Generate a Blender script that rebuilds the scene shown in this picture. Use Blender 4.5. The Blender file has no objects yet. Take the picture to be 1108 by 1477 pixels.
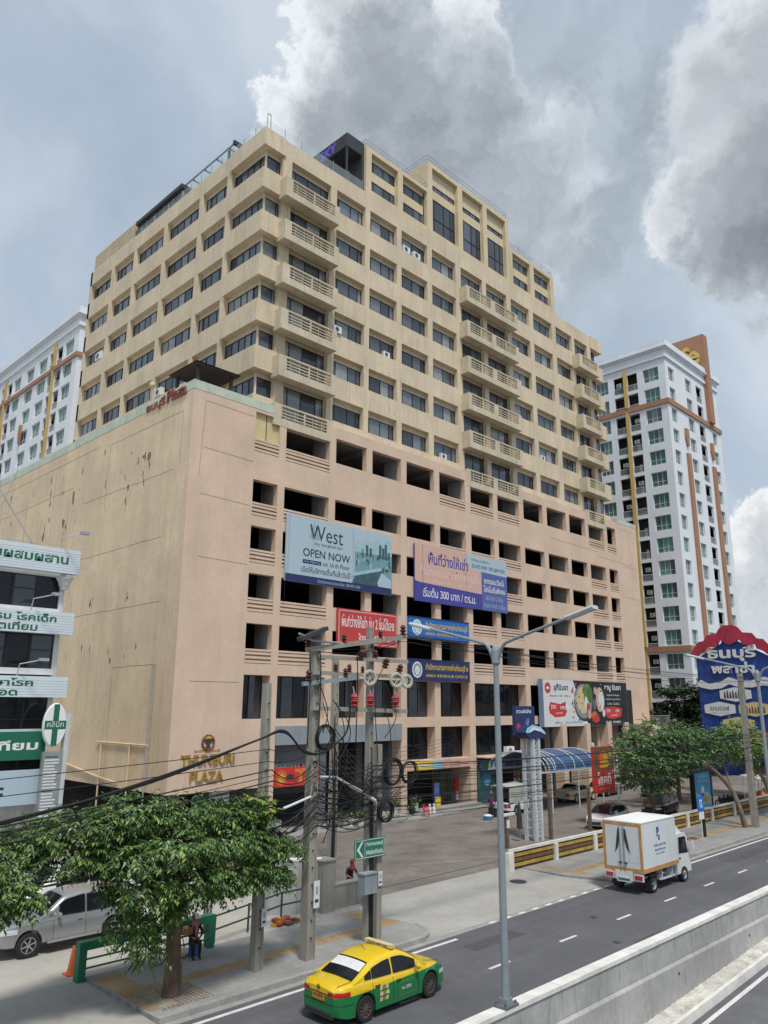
import bpy, math, random
from mathutils import Vector, Matrix
random.seed(7)
C = bpy.context.scene.collection
V = Vector
# ------------------------------------------------------------------ camera
CAM_H = 8.5
cam_d = bpy.data.cameras.new("camera"); cam = bpy.data.objects.new("camera", cam_d); C.objects.link(cam)
cam_d.sensor_fit = 'VERTICAL'; cam_d.sensor_height = 36.0; cam_d.lens = 36.0 * 1108.49 / 1477
cam_d.clip_start = 0.1; cam_d.clip_end = 5000
pit, yaw, rol = math.radians(14.0712), math.radians(45.3764), math.radians(0.29698)
Fw = V((math.sin(yaw) * math.cos(pit), math.cos(yaw) * math.cos(pit), math.sin(pit)))
Rt = V((math.cos(yaw), -math.sin(yaw), 0)); Up = Rt.cross(Fw)
R2 = Rt * math.cos(rol) + Up * math.sin(rol); U2 = Up * math.cos(rol) - Rt * math.sin(rol)
mw = Matrix((R2, U2, -Fw)).transposed().to_4x4(); mw.translation = V((0, 0, CAM_H))
cam.matrix_world = mw
bpy.context.scene.camera = cam
# ------------------------------------------------------------------ light and sky
SUN_EL, SUN_AZ = 62.0, 208.0          # elevation, compass-like azimuth from +Y towards +X
EXPOSURE = 0.34
vs = bpy.context.scene.view_settings
vs.view_transform = 'Standard'; vs.look = 'None'; vs.exposure = EXPOSURE; vs.gamma = 1.0; vs.use_curve_mapping = False
sun_d = bpy.data.lights.new("sun", 'SUN'); sun = bpy.data.objects.new("sun", sun_d); C.objects.link(sun)
sun_d.energy = 2.35; sun_d.angle = math.radians(10); sun_d.color = (1.0, 0.955, 0.89)
se, sa = math.radians(SUN_EL), math.radians(SUN_AZ)
sdir = V((math.sin(sa) * math.cos(se), math.cos(sa) * math.cos(se), math.sin(se)))
sun.rotation_euler = sdir.to_track_quat('Z', 'Y').to_euler()
W = bpy.data.worlds.new("World"); bpy.context.scene.world = W; W.use_nodes = True
nt = W.node_tree; nt.nodes.clear()
def wn(t, **k):
    n = nt.nodes.new(t)
    for a, b in k.items(): setattr(n, a, b)
    return n
def wl(a, b): nt.links.new(a, b)
def wmath(op, a, b=None, c=None, clamp=False):
    n = wn('ShaderNodeMath', operation=op, use_clamp=clamp)
    for i, s in enumerate((a, b, c)):
        if s is None: continue
        if isinstance(s, (int, float)): n.inputs[i].default_value = s
        else: wl(s, n.inputs[i])
    return n.outputs[0]
def wramp(val, stops):
    r = wn('ShaderNodeValToRGB'); e = r.color_ramp.elements
    while len(e) < len(stops): e.new(0.5)
    for k, (p, c) in enumerate(stops):
        e[k].position = p; e[k].color = (*c, 1) if len(c) == 3 else c
    wl(val, r.inputs[0]); return r.outputs[0]
def wmix(f, a, b, mode='MIX'):
    n = wn('ShaderNodeMix', data_type='RGBA', blend_type=mode)
    for s, i in ((f, 0), (a, 6), (b, 7)):
        if isinstance(s, (int, float)): n.inputs[i].default_value = s
        elif isinstance(s, tuple): n.inputs[i].default_value = (*s, 1)
        else: wl(s, n.inputs[i])
    return n.outputs[2]
out = wn('ShaderNodeOutputWorld'); bg = wn('ShaderNodeBackground'); wl(bg.outputs[0], out.inputs[0])
bg.inputs[1].default_value = 0.1
sky = wn('ShaderNodeTexSky', sky_type='NISHITA', sun_disc=False)
sky.sun_elevation = se; sky.sun_rotation = sa; sky.dust_density = 2.5; sky.air_density = 1.2
tc = wn('ShaderNodeTexCoord')
def wnoise(scale, detail, rough, vec, dist=0.0):
    n = wn('ShaderNodeTexNoise'); n.inputs['Scale'].default_value = scale; n.inputs['Detail'].default_value = detail
    n.inputs['Roughness'].default_value = rough; n.inputs['Distortion'].default_value = dist; wl(vec, n.inputs['Vector']); return n
d0 = tc.outputs['Generated']
n1 = wnoise(4.0, 5, 0.6, d0)
n2 = wnoise(15.0, 10, 0.7, d0)
def wvec(op, a, b):
    n = wn('ShaderNodeVectorMath', operation=op)
    for i, s in enumerate((a, b)):
        if isinstance(s, (tuple, Vector)): n.inputs[i].default_value = s
        else: wl(s, n.inputs[i])
    return n
def wscale(a, k):
    n = wn('ShaderNodeVectorMath', operation='SCALE'); wl(a, n.inputs[0])
    if isinstance(k, (int, float)): n.inputs['Scale'].default_value = k
    else: wl(k, n.inputs['Scale'])
    return n.outputs[0]
off = wvec('ADD', wscale(wvec('SUBTRACT', n1.outputs['Color'], (0.5, 0.5, 0.5)).outputs[0], 0.16),
           wscale(wvec('SUBTRACT', n2.outputs['Color'], (0.5, 0.5, 0.5)).outputs[0], 0.115)).outputs[0]
dw = wvec('NORMALIZE', wvec('ADD', d0, off).outputs[0], (0, 0, 0)).outputs[0]
def skydir(u, v):                      # a bearing and height in the sky
    return (Fw + R2 * ((u - 554) / 1108.49) + U2 * ((738.5 - v) / 1108.49)).normalized()
LV = (U2 * 0.75 - R2 * 0.62).normalized()          # up and to the left: the lit side of the clouds
def cloud(blobs, vec):
    acc = None
    for (u, v, r0, r1, w) in blobs:
        dt = wvec('DOT_PRODUCT', vec, skydir(u, v)).outputs['Value']
        m = wn('ShaderNodeMapRange', interpolation_type='SMOOTHSTEP')
        wl(dt, m.inputs[0]); m.inputs[1].default_value = math.cos(r1 / 1108.49); m.inputs[2].default_value = math.cos(r0 / 1108.49); m.inputs[4].default_value = w
        acc = m.outputs[0] if acc is None else wmath('MAXIMUM', acc, m.outputs[0])
    return acc
ra = wnoise(5.5, 9, 0.58, dw, 0.2); rb = wnoise(5.5, 9, 0.58, wvec('ADD', dw, LV * 0.03).outputs[0], 0.2)
relief = wmath('SUBTRACT', ra.outputs['Fac'], rb.outputs['Fac'])
rel = wmath('ADD', wmath('MULTIPLY', relief, 1.9), 1.0)
# thin overcast veil
veil = wnoise(2.4, 8, 0.55, d0, 0.35)
base = wramp(veil.outputs['Fac'], [(0.34, (3.1, 3.8, 4.6)), (0.5, (4.0, 4.7, 5.5)), (0.66, (5.4, 5.95, 6.6))])
skyc = wmix(0.84, sky.outputs[0], base)
dw2 = wvec('NORMALIZE', wvec('ADD', dw, LV * 0.028).outputs[0], (0, 0, 0)).outputs[0]
def lay(base_, blobs, ramp, a0, a1, k=1.0, rim=0.0, rimc=(6.6, 7.0, 7.4)):
    dens = cloud(blobs, dw)
    m = wn('ShaderNodeMapRange', interpolation_type='SMOOTHSTEP'); wl(dens, m.inputs[0]); m.inputs[1].default_value = a0; m.inputs[2].default_value = a1; m.inputs[4].default_value = k
    tone = wmath('ADD', dens, wmath('MULTIPLY', wmath('SUBTRACT', ra.outputs['Fac'], 0.5), 0.55), clamp=True)
    col = wscale(wramp(tone, ramp), rel)
    if rim:
        lit = wmath('MULTIPLY', wmath('SUBTRACT', dens, cloud(blobs, dw2)), rim, clamp=True)
        lit = wmath('MULTIPLY', lit, wmath('SUBTRACT', 1.15, dens, clamp=True))
        col = wmix(lit, col, rimc)
    return wmix(m.outputs[0], base_, col)
# soft grey shoulder, then the cumulus heads, then the dark bank on the right and the bright heap low down
skyc = lay(skyc, [(760, 240, 20, 320, .8), (620, 330, 20, 220, .9)], [(0.0, (4.0, 4.6, 5.2)), (1.0, (3.3, 3.75, 4.2))], 0.0, 0.9, 0.7)
skyc = lay(skyc, [(552, 140, 6, 130, 1.), (520, 50, 4, 85, .85), (645, 120, 8, 120, .9), (478, 205, 6, 105, .85), (590, 235, 16, 175, 1.), (690, 300, 12, 190, .8)],
           [(0.0, (4.3, 4.8, 5.35)), (0.35, (4.2, 4.65, 5.15)), (0.65, (3.55, 3.95, 4.4)), (1.0, (2.85, 3.2, 3.6))], 0.05, 0.30, 1.0, 3.2, (7.4, 7.7, 8.0))
skyc = lay(skyc, [(1125, 150, 10, 170, .62), (1095, 265, 16, 140, .9), (1045, 330, 10, 95, .85), (1125, 320, 26, 135, 1.), (1135, 50, 8, 120, .55), (1250, 220, 60, 240, .9)],
           [(0.0, (4.5, 5.0, 5.55)), (0.35, (4.1, 4.5, 4.95)), (0.7, (3.0, 3.3, 3.65)), (1.0, (2.15, 2.4, 2.7))], 0.04, 0.5, 0.95, 3.6, (7.2, 7.5, 7.8))
skyc = lay(skyc, [(1105, 830, 30, 84, 1.), (1075, 895, 26, 80, 1.), (1150, 800, 40, 100, 1.), (1230, 860, 60, 150, 1.)],
           [(0.0, (5.2, 5.7, 6.2)), (0.5, (5.9, 6.2, 6.5)), (1.0, (4.6, 4.95, 5.3))], 0.02, 0.3, 1.0, 3.0, (7.6, 7.7, 7.8))
wl(skyc, bg.inputs[0])
# ------------------------------------------------------------------ materials
MATS = {}
def M(name, col, rough=0.75, var=0.10, scale=1.5, streak=0.0, patch=0.0, patchcol=(0.08, 0.07, 0.06), bump=0.0, metal=0.0, spec=0.5, wave=None, coat=0.0, emit=0.0, patchscale=0.9, alpha=1.0, tile=None, rain=0.0, lanes=0.0):
    m = bpy.data.materials.new(name); m.use_nodes = True; t = m.node_tree; b = t.nodes['Principled BSDF']
    b.inputs['Roughness'].default_value = rough; b.inputs['Metallic'].default_value = metal
    b.inputs['Specular IOR Level'].default_value = spec; b.inputs['Coat Weight'].default_value = coat
    N = lambda ty: t.nodes.new(ty); L = t.links.new
    tcn = N('ShaderNodeTexCoord'); co = tcn.outputs['Object']
    def noise(sc, det=5, ro=0.6, vec=co, dis=0.0):
        n = N('ShaderNodeTexNoise'); n.inputs['Scale'].default_value = sc; n.inputs['Detail'].default_value = det
        n.inputs['Roughness'].default_value = ro; n.inputs['Distortion'].default_value = dis; L(vec, n.inputs['Vector']); return n.outputs['Fac']
    def mr(v, a, b_, c, d):
        n = N('ShaderNodeMapRange'); L(v, n.inputs[0])
        for i, x in enumerate((a, b_, c, d)): n.inputs[i + 1].default_value = x
        return n.outputs[0]
    def mul(a, b_):
        n = N('ShaderNodeMath'); n.operation = 'MULTIPLY'; L(a, n.inputs[0]); L(b_, n.inputs[1]); return n.outputs[0]
    f = mul(mr(noise(scale), 0.3, 0.7, 1 - var, 1 + var), mr(noise(scale * 9, 3), 0.3, 0.7, 1 - var * 0.45, 1 + var * 0.45))
    if streak:
        mp = N('ShaderNodeMapping'); mp.inputs['Scale'].default_value = (1, 1, 0.055); L(co, mp.inputs[0])
        f = mul(f, mr(noise(2.6, 7, 0.72, mp.outputs[0]), 0.52, 0.80, 1.0, 1 - streak * 1.5))
        mp2 = N('ShaderNodeMapping'); mp2.inputs['Scale'].default_value = (1, 1, 0.12); L(co, mp2.inputs[0])
        f = mul(f, mr(noise(0.6, 4, 0.6, mp2.outputs[0]), 0.35, 0.75, 1.04, 1 - streak * 0.6))
    if rain:                                     # fine dark runs below sills and copings
        mp3 = N('ShaderNodeMapping'); mp3.inputs['Scale'].default_value = (1, 1, 0.09); L(co, mp3.inputs[0])
        k_ = mr(noise(5.5, 4, 0.75, mp3.outputs[0]), 0.54, 0.72, 0.0, rain)
        k2 = mul(k_, mr(noise(0.8, 3, 0.6), 0.42, 0.62, 0.15, 1.0))
        su = N('ShaderNodeMath'); su.operation = 'SUBTRACT'; su.inputs[0].default_value = 1.0; L(k2, su.inputs[1]); f = mul(f, su.outputs[0])
    if lanes:                                    # worn and oily bands along the driving direction
        mp4 = N('ShaderNodeMapping'); mp4.inputs['Scale'].default_value = (0.02, 0.9, 1); L(co, mp4.inputs[0])
        f = mul(f, mr(noise(1.0, 5, 0.6, mp4.outputs[0]), 0.3, 0.7, 1 - lanes, 1 + lanes))
        mp5 = N('ShaderNodeMapping'); mp5.inputs['Scale'].default_value = (0.35, 1, 1); L(co, mp5.inputs[0])
        f = mul(f, mr(noise(1.6, 8, 0.75, mp5.outputs[0]), 0.66, 0.74, 1.0, 0.72))
    sc = N('ShaderNodeVectorMath'); sc.operation = 'SCALE'; sc.inputs[0].default_value = col[:3]; L(f, sc.inputs['Scale'])
    colout = sc.outputs[0]
    if patch:
        mp = N('ShaderNodeMapping'); mp.inputs['Scale'].default_value = (1, 1, 0.45); L(co, mp.inputs[0])
        a = noise(patchscale, 9, 0.72, mp.outputs[0], 0.25)
        k = mr(a, 0.76 - patch, 0.80 - patch, 0.0, 0.85)
        mx = N('ShaderNodeMix'); mx.data_type = 'RGBA'; L(k, mx.inputs[0]); L(colout, mx.inputs[6]); mx.inputs[7].default_value = (*patchcol, 1)
        colout = mx.outputs[2]
    if tile:                                     # paving joints
        bk = N('ShaderNodeTexBrick'); L(co, bk.inputs['Vector']); bk.inputs['Scale'].default_value = 1.0; bk.inputs['Brick Width'].default_value = tile[0]; bk.inputs['Row Height'].default_value = tile[1]
        bk.inputs['Mortar Size'].default_value = 0.012; bk.inputs['Color1'].default_value = (1, 1, 1, 1); bk.inputs['Color2'].default_value = (.93, .93, .93, 1); bk.inputs['Mortar'].default_value = (.76, .76, .76, 1)
        mx = N('ShaderNodeMix'); mx.data_type = 'RGBA'; mx.blend_type = 'MULTIPLY'; mx.inputs[0].default_value = 1.0; L(colout, mx.inputs[6]); L(bk.outputs['Color'], mx.inputs[7]); colout = mx.outputs[2]
    b.inputs['Alpha'].default_value = alpha
    L(colout, b.inputs['Base Color'])
    if emit:
        L(colout, b.inputs['Emission Color']); b.inputs['Emission Strength'].default_value = emit
    if bump:
        bn = N('ShaderNodeBump'); bn.inputs['Strength'].default_value = bump; bn.inputs['Distance'].default_value = 0.02
        L(noise(scale * 22, 4), bn.inputs['Height']); L(bn.outputs[0], b.inputs['Normal'])
    if wave:                                     # corrugation or slats: (axis, scale)
        w = N('ShaderNodeTexWave'); w.bands_direction = wave[0]; w.inputs['Scale'].default_value = wave[1]; L(co, w.inputs[0])
        bn = N('ShaderNodeBump'); bn.inputs['Strength'].default_value = 0.8; bn.inputs['Distance'].default_value = 0.03
        L(w.outputs['Fac'], bn.inputs['Height']); L(bn.outputs[0], b.inputs['Normal'])
    MATS[name] = m; return m
M('podium_paint', (0.64, 0.48, 0.365), 0.85, 0.09, 0.35, streak=0.10, rain=0.10, bump=0.05)
M('side_paint', (0.66, 0.525, 0.36), 0.85, 0.12, 0.3, streak=0.16, rain=0.16, patch=0.07, patchcol=(0.2, 0.155, 0.11), patchscale=0.9, bump=0.05)
M('tower_paint', (0.655, 0.55, 0.395), 0.85, 0.10, 0.4, streak=0.18, rain=0.42, bump=0.05)
M('penthouse_paint', (0.65, 0.545, 0.365), 0.85, 0.06, 0.5, streak=0.15, rain=0.2)
M('balcony_paint', (0.60, 0.525, 0.385), 0.85, 0.12, 0.8, streak=0.25, rain=0.45)
M('pale_green_paint', (0.52, 0.58, 0.48), 0.85, 0.12, 0.8, streak=0.3, patch=0.06, patchcol=(0.2, 0.19, 0.14))
M('crack', (0.20, 0.15, 0.10), 0.9, 0.3, 2)
M('interior_shade', (0.055, 0.053, 0.05), 0.95, 0.2, 0.8)  # concrete coloured near black to put the indoor shade into it
M('parking_concrete', (0.20, 0.20, 0.195), 0.95, 0.2, 0.8, streak=0.2)
M('column_concrete', (0.34, 0.35, 0.35), 0.9, 0.1, 1, streak=0.25)
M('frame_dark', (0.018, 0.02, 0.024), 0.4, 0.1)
M('glass_dark', (0.03, 0.04, 0.052), 0.05, 0.25, 0.5, spec=0.8)
M('glass_black', (0.012, 0.014, 0.018), 0.06, 0.2, 0.5, spec=0.35)
M('glass_mid', (0.08, 0.10, 0.125), 0.07, 0.2, 0.5, spec=0.8)
M('glass_curtain', (0.16, 0.19, 0.215), 0.12, 0.15, 3, spec=0.8)
M('glass_teal', (0.05, 0.16, 0.14), 0.07, 0.25, 0.25, spec=0.8)
M('glass_teal_pale', (0.12, 0.27, 0.23), 0.1, 0.2, 0.25, spec=0.8)
M('glass_grey', (0.16, 0.19, 0.2), 0.1, 0.2, 0.25, spec=0.8)
M('glass_clear', (0.5, 0.62, 0.64), 0.08, 0.05, 1, spec=0.6, alpha=0.28)
M('condo_white', (0.72, 0.755, 0.80), 0.8, 0.04, 0.3, streak=0.06)
M('condo_grey', (0.50, 0.55, 0.60), 0.8, 0.04, 0.3, streak=0.06)
M('condo_brown', (0.36, 0.19, 0.115), 0.8, 0.08, 0.6, streak=0.1)
M('condo_yellow', (0.55, 0.38, 0.13), 0.8, 0.08, 0.6, streak=0.1)
M('gold_letter', (0.62, 0.44, 0.13), 0.45, 0.1, metal=0.3)
M('brass_letter', (0.36, 0.24, 0.05), 0.5, 0.2, metal=0.2)
M('condo_frame', (0.62, 0.66, 0.66), 0.5, 0.05)
M('rail_grey', (0.33, 0.36, 0.38), 0.6, 0.15)
M('asphalt', (0.098, 0.099, 0.108), 0.85, 0.14, 0.25, lanes=0.16, bump=0.25)
M('asphalt_patch', (0.075, 0.075, 0.08), 0.85, 0.2, 0.6, bump=0.2)
M('plaza_patch', (0.165, 0.148, 0.133), 0.9, 0.32, 0.3, patch=0.07, patchcol=(0.11, 0.1, 0.09), patchscale=0.25, bump=0.2)
M('glass_blind', (0.27, 0.29, 0.30), 0.2, 0.15, 4, spec=0.6)
M('asphalt_near', (0.115, 0.115, 0.122), 0.85, 0.2, 0.4, lanes=0.2, bump=0.25)
M('plaza_asphalt', (0.175, 0.154, 0.137), 0.9, 0.30, 0.22, patch=0.06, patchcol=(0.09, 0.085, 0.08), patchscale=0.18, bump=0.2)
M('sidewalk', (0.28, 0.277, 0.265), 0.9, 0.16, 0.6, tile=(0.6, 0.3), patch=0.03, patchcol=(0.15, 0.145, 0.135), patchscale=0.7, bump=0.15)
M('driveway', (0.34, 0.33, 0.305), 0.9, 0.14, 0.35, patch=0.04, patchcol=(0.2, 0.19, 0.17), patchscale=0.35, bump=0.15)
M('lot_concrete', (0.40, 0.38, 0.34), 0.9, 0.12, 0.4, patch=0.04, patchcol=(0.25, 0.22, 0.19), patchscale=0.3, bump=0.15)
M('tactile', (0.33, 0.23, 0.12), 0.9, 0.3, 0.8, patch=0.10, patchcol=(0.24, 0.225, 0.2), patchscale=1.0, bump=0.2)
M('kerb', (0.30, 0.30, 0.285), 0.9, 0.2, 1.2, bump=0.15)
M('line_white', (0.62, 0.62, 0.6), 0.8, 0.15, 3, patch=0.14, patchcol=(0.2, 0.2, 0.2), patchscale=2.5)
M('barrier_concrete', (0.37, 0.37, 0.36), 0.9, 0.2, 0.5, streak=0.2, rain=0.4, bump=0.12)
M('barrier_cap', (0.66, 0.655, 0.61), 0.85, 0.16, 1.5, patch=0.05, patchcol=(0.35, 0.33, 0.3))
M('ledge', (0.50, 0.48, 0.43), 0.9, 0.35, 1.4, patch=0.09, patchcol=(0.22, 0.2, 0.18), patchscale=1.6)
M('stained_wall', (0.43, 0.45, 0.44), 0.9, 0.12, 0.8, streak=0.6, bump=0.1)
M('old_concrete', (0.30, 0.29, 0.255), 0.9, 0.2, 0.9, streak=0.45, bump=0.2)
M('pole_concrete', (0.30, 0.285, 0.245), 0.9, 0.14, 1.0, streak=0.3, bump=0.15)
M('steel', (0.30, 0.32, 0.325), 0.5, 0.12, 2, metal=0.3)
M('lamp_steel', (0.26, 0.30, 0.33), 0.5, 0.1, 1.5, metal=0.2)
M('pale_steel', (0.50, 0.54, 0.56), 0.5, 0.12, 2)
M('rust_steel', (0.15, 0.10, 0.07), 0.8, 0.3, 3)
M('black', (0.012, 0.012, 0.013), 0.6, 0.2)
M('cable', (0.012, 0.012, 0.014), 0.7, 0.1)
M('rubber', (0.018, 0.018, 0.019), 0.85, 0.2, 4)
M('insulator', (0.09, 0.03, 0.025), 0.3, 0.2)
M('insulator_red', (0.34, 0.045, 0.05), 0.35, 0.2)
M('coil_pale', (0.42, 0.42, 0.36), 0.8, 0.2, 4)
M('white', (0.74, 0.75, 0.75), 0.6, 0.05)
M('paper', (0.66, 0.67, 0.67), 0.7, 0.1, 4)
M('red', (0.58, 0.035, 0.03), 0.55, 0.08)
M('sign_red', (0.52, 0.05, 0.045), 0.6, 0.08)
M('rust_red', (0.23, 0.06, 0.045), 0.8, 0.25, 2)
M('orange', (0.65, 0.13, 0.03), 0.6, 0.1)
M('yellow', (0.70, 0.50, 0.03), 0.6, 0.08)
M('gold', (0.62, 0.40, 0.04), 0.6, 0.1)
M('green_paint', (0.015, 0.16, 0.085), 0.55, 0.15, 2)
M('sign_green', (0.012, 0.17, 0.10), 0.5, 0.06)
M('dark_green_steel', (0.02, 0.055, 0.04), 0.6, 0.3, 3)
M('banner_blue', (0.40, 0.51, 0.58), 0.6, 0.03)
M('banner_teal', (0.16, 0.31, 0.35), 0.6, 0.12, 1)
M('teal_dark', (0.045, 0.10, 0.125), 0.6, 0.3, 1.5)
M('teal_pale', (0.34, 0.50, 0.53), 0.6, 0.12, 1.5)
M('navy', (0.018, 0.03, 0.115), 0.55, 0.05)
M('ink', (0.02, 0.035, 0.06), 0.6, 0.05)
M('indigo', (0.055, 0.055, 0.30), 0.6, 0.05)
M('slate_blue', (0.085, 0.12, 0.34), 0.6, 0.05)
M('peach', (0.62, 0.40, 0.33), 0.6, 0.04)
M('peach_text', (0.72, 0.55, 0.48), 0.6, 0.04)
M('sky_sign_blue', (0.01, 0.14, 0.47), 0.55, 0.06)
M('hoarding_blue', (0.015, 0.06, 0.30), 0.6, 0.35, 1.2, streak=0.5, wave=('Y', 2.2))
M('hoarding_red', (0.42, 0.03, 0.07), 0.7, 0.2, 1.2, streak=0.35)
M('lilac_steel', (0.20, 0.27, 0.42), 0.6, 0.1)
M('cream_sign', (0.60, 0.50, 0.26), 0.6, 0.08)
M('ad_blue', (0.03, 0.28, 0.55), 0.4, 0.08, 1)
M('ad_pale', (0.30, 0.55, 0.68), 0.4, 0.08, 1)
M('poly_blue', (0.03, 0.085, 0.19), 0.35, 0.2, 0.6)
M('violet_light', (0.12, 0.08, 0.75), 0.4, 0.1, emit=0.12)
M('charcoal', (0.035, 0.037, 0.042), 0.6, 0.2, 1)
M('slate', (0.12, 0.135, 0.15), 0.7, 0.15, 1, streak=0.1)
M('blue_grey', (0.25, 0.29, 0.32), 0.7, 0.12, 1, streak=0.2)
M('brown_roof', (0.055, 0.038, 0.033), 0.8, 0.25, 2)
M('bark', (0.155, 0.105, 0.07), 0.95, 0.35, 3, streak=0.4, bump=0.6)
M('bark_pale', (0.20, 0.15, 0.11), 0.95, 0.3, 3, streak=0.3, bump=0.5)
M('leaf', (0.07, 0.145, 0.036), 0.45, 0.35, 1.2)
M('leaf_light', (0.14, 0.235, 0.05), 0.45, 0.3, 1.2)
M('leaf_dark', (0.036, 0.085, 0.026), 0.5, 0.35, 1.2)
M('leaf_yellow', (0.20, 0.26, 0.04), 0.45, 0.3, 1.2)
M('pine', (0.014, 0.032, 0.016), 0.6, 0.4, 1.2)
M('silver_paint', (0.36, 0.37, 0.38), 0.28, 0.03, metal=0.55, coat=0.5)
M('white_paint', (0.72, 0.73, 0.73), 0.3, 0.03, coat=0.5)
M('cream_paint', (0.60, 0.55, 0.36), 0.35, 0.04, coat=0.4)
M('black_paint', (0.015, 0.016, 0.018), 0.25, 0.05, coat=0.6)
M('car_glass', (0.010, 0.012, 0.014), 0.08, 0.1, spec=0.32)
M('chrome', (0.55, 0.56, 0.57), 0.25, 0.05, metal=0.9)
M('alloy_dark', (0.20, 0.16, 0.145), 0.4, 0.1, metal=0.6)
M('lamp_red', (0.42, 0.015, 0.02), 0.25, 0.1, coat=0.5)
M('lamp_clear', (0.55, 0.57, 0.58), 0.15, 0.1, coat=0.5)
M('plate_yellow', (0.55, 0.22, 0.02), 0.5, 0.1)
M('truck_box', (0.62, 0.655, 0.66), 0.5, 0.05, 1, streak=0.08)
M('truck_roof', (0.76, 0.77, 0.76), 0.6, 0.06, 1)
M('trim_orange', (0.50, 0.26, 0.085), 0.6, 0.2, 2, streak=0.2)
M('skin', (0.30, 0.155, 0.095), 0.6, 0.05)
M('cloth_dark', (0.025, 0.022, 0.026), 0.9, 0.2, 6)
M('cloth_purple', (0.075, 0.02, 0.09), 0.9, 0.15, 6)
M('cloth_pink', (0.50, 0.15, 0.2), 0.9, 0.2, 6)
M('cloth_red', (0.22, 0.03, 0.045), 0.9, 0.2, 6)
M('cloth_white', (0.62, 0.6, 0.58), 0.9, 0.1, 6)
M('hair', (0.012, 0.01, 0.009), 0.6, 0.2)
M('terracotta', (0.33, 0.12, 0.06), 0.8, 0.2)
M('tub_blue', (0.10, 0.34, 0.55), 0.4, 0.1)
M('corrugated', (0.42, 0.50, 0.52), 0.6, 0.12, 1, wave=('X', 6))
M('clinic_panel', (0.60, 0.67, 0.72), 0.6, 0.04, 1, streak=0.06)
M('clinic_white', (0.62, 0.63, 0.63), 0.8, 0.08, 1, streak=0.15)
M('clinic_green', (0.008, 0.13, 0.075), 0.6, 0.06)
M('fence_yellow', (0.42, 0.27, 0.055), 0.8, 0.3, 2, streak=0.2)
M('rust_brown', (0.14, 0.085, 0.045), 0.9, 0.3, 2)
M('tarp', (0.40, 0.41, 0.38), 0.8, 0.15, 2, streak=0.2)
M('ground', (0.16, 0.155, 0.14), 0.95, 0.2, 0.05)
# the taxi is painted in two colours: yellow above the waistline, green below it
def two_tone(name, hi, lo):
    m = M(name, hi, 0.28, 0.03, coat=0.6); t = m.node_tree; b = t.nodes['Principled BSDF']
    src = b.inputs['Base Color'].links[0].from_socket
    co = t.nodes.new('ShaderNodeTexCoord'); sp = t.nodes.new('ShaderNodeSeparateXYZ'); t.links.new(co.outputs['Object'], sp.inputs[0])
    mx = t.nodes.new('ShaderNodeMath'); mx.operation = 'MULTIPLY_ADD'; t.links.new(sp.outputs['X'], mx.inputs[0]); mx.inputs[1].default_value = -0.02; t.links.new(sp.outputs['Z'], mx.inputs[2])
    st = t.nodes.new('ShaderNodeMapRange'); t.links.new(mx.outputs[0], st.inputs[0]); st.inputs[1].default_value = 0.788; st.inputs[2].default_value = 0.796
    mix = t.nodes.new('ShaderNodeMix'); mix.data_type = 'RGBA'; t.links.new(st.outputs[0], mix.inputs[0]); mix.inputs[6].default_value = (*lo, 1); t.links.new(src, mix.inputs[7])
    t.links.new(mix.outputs[2], b.inputs['Base Color'])
two_tone('taxi_paint', (0.72, 0.50, 0.012), (0.008, 0.17, 0.05))
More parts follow.
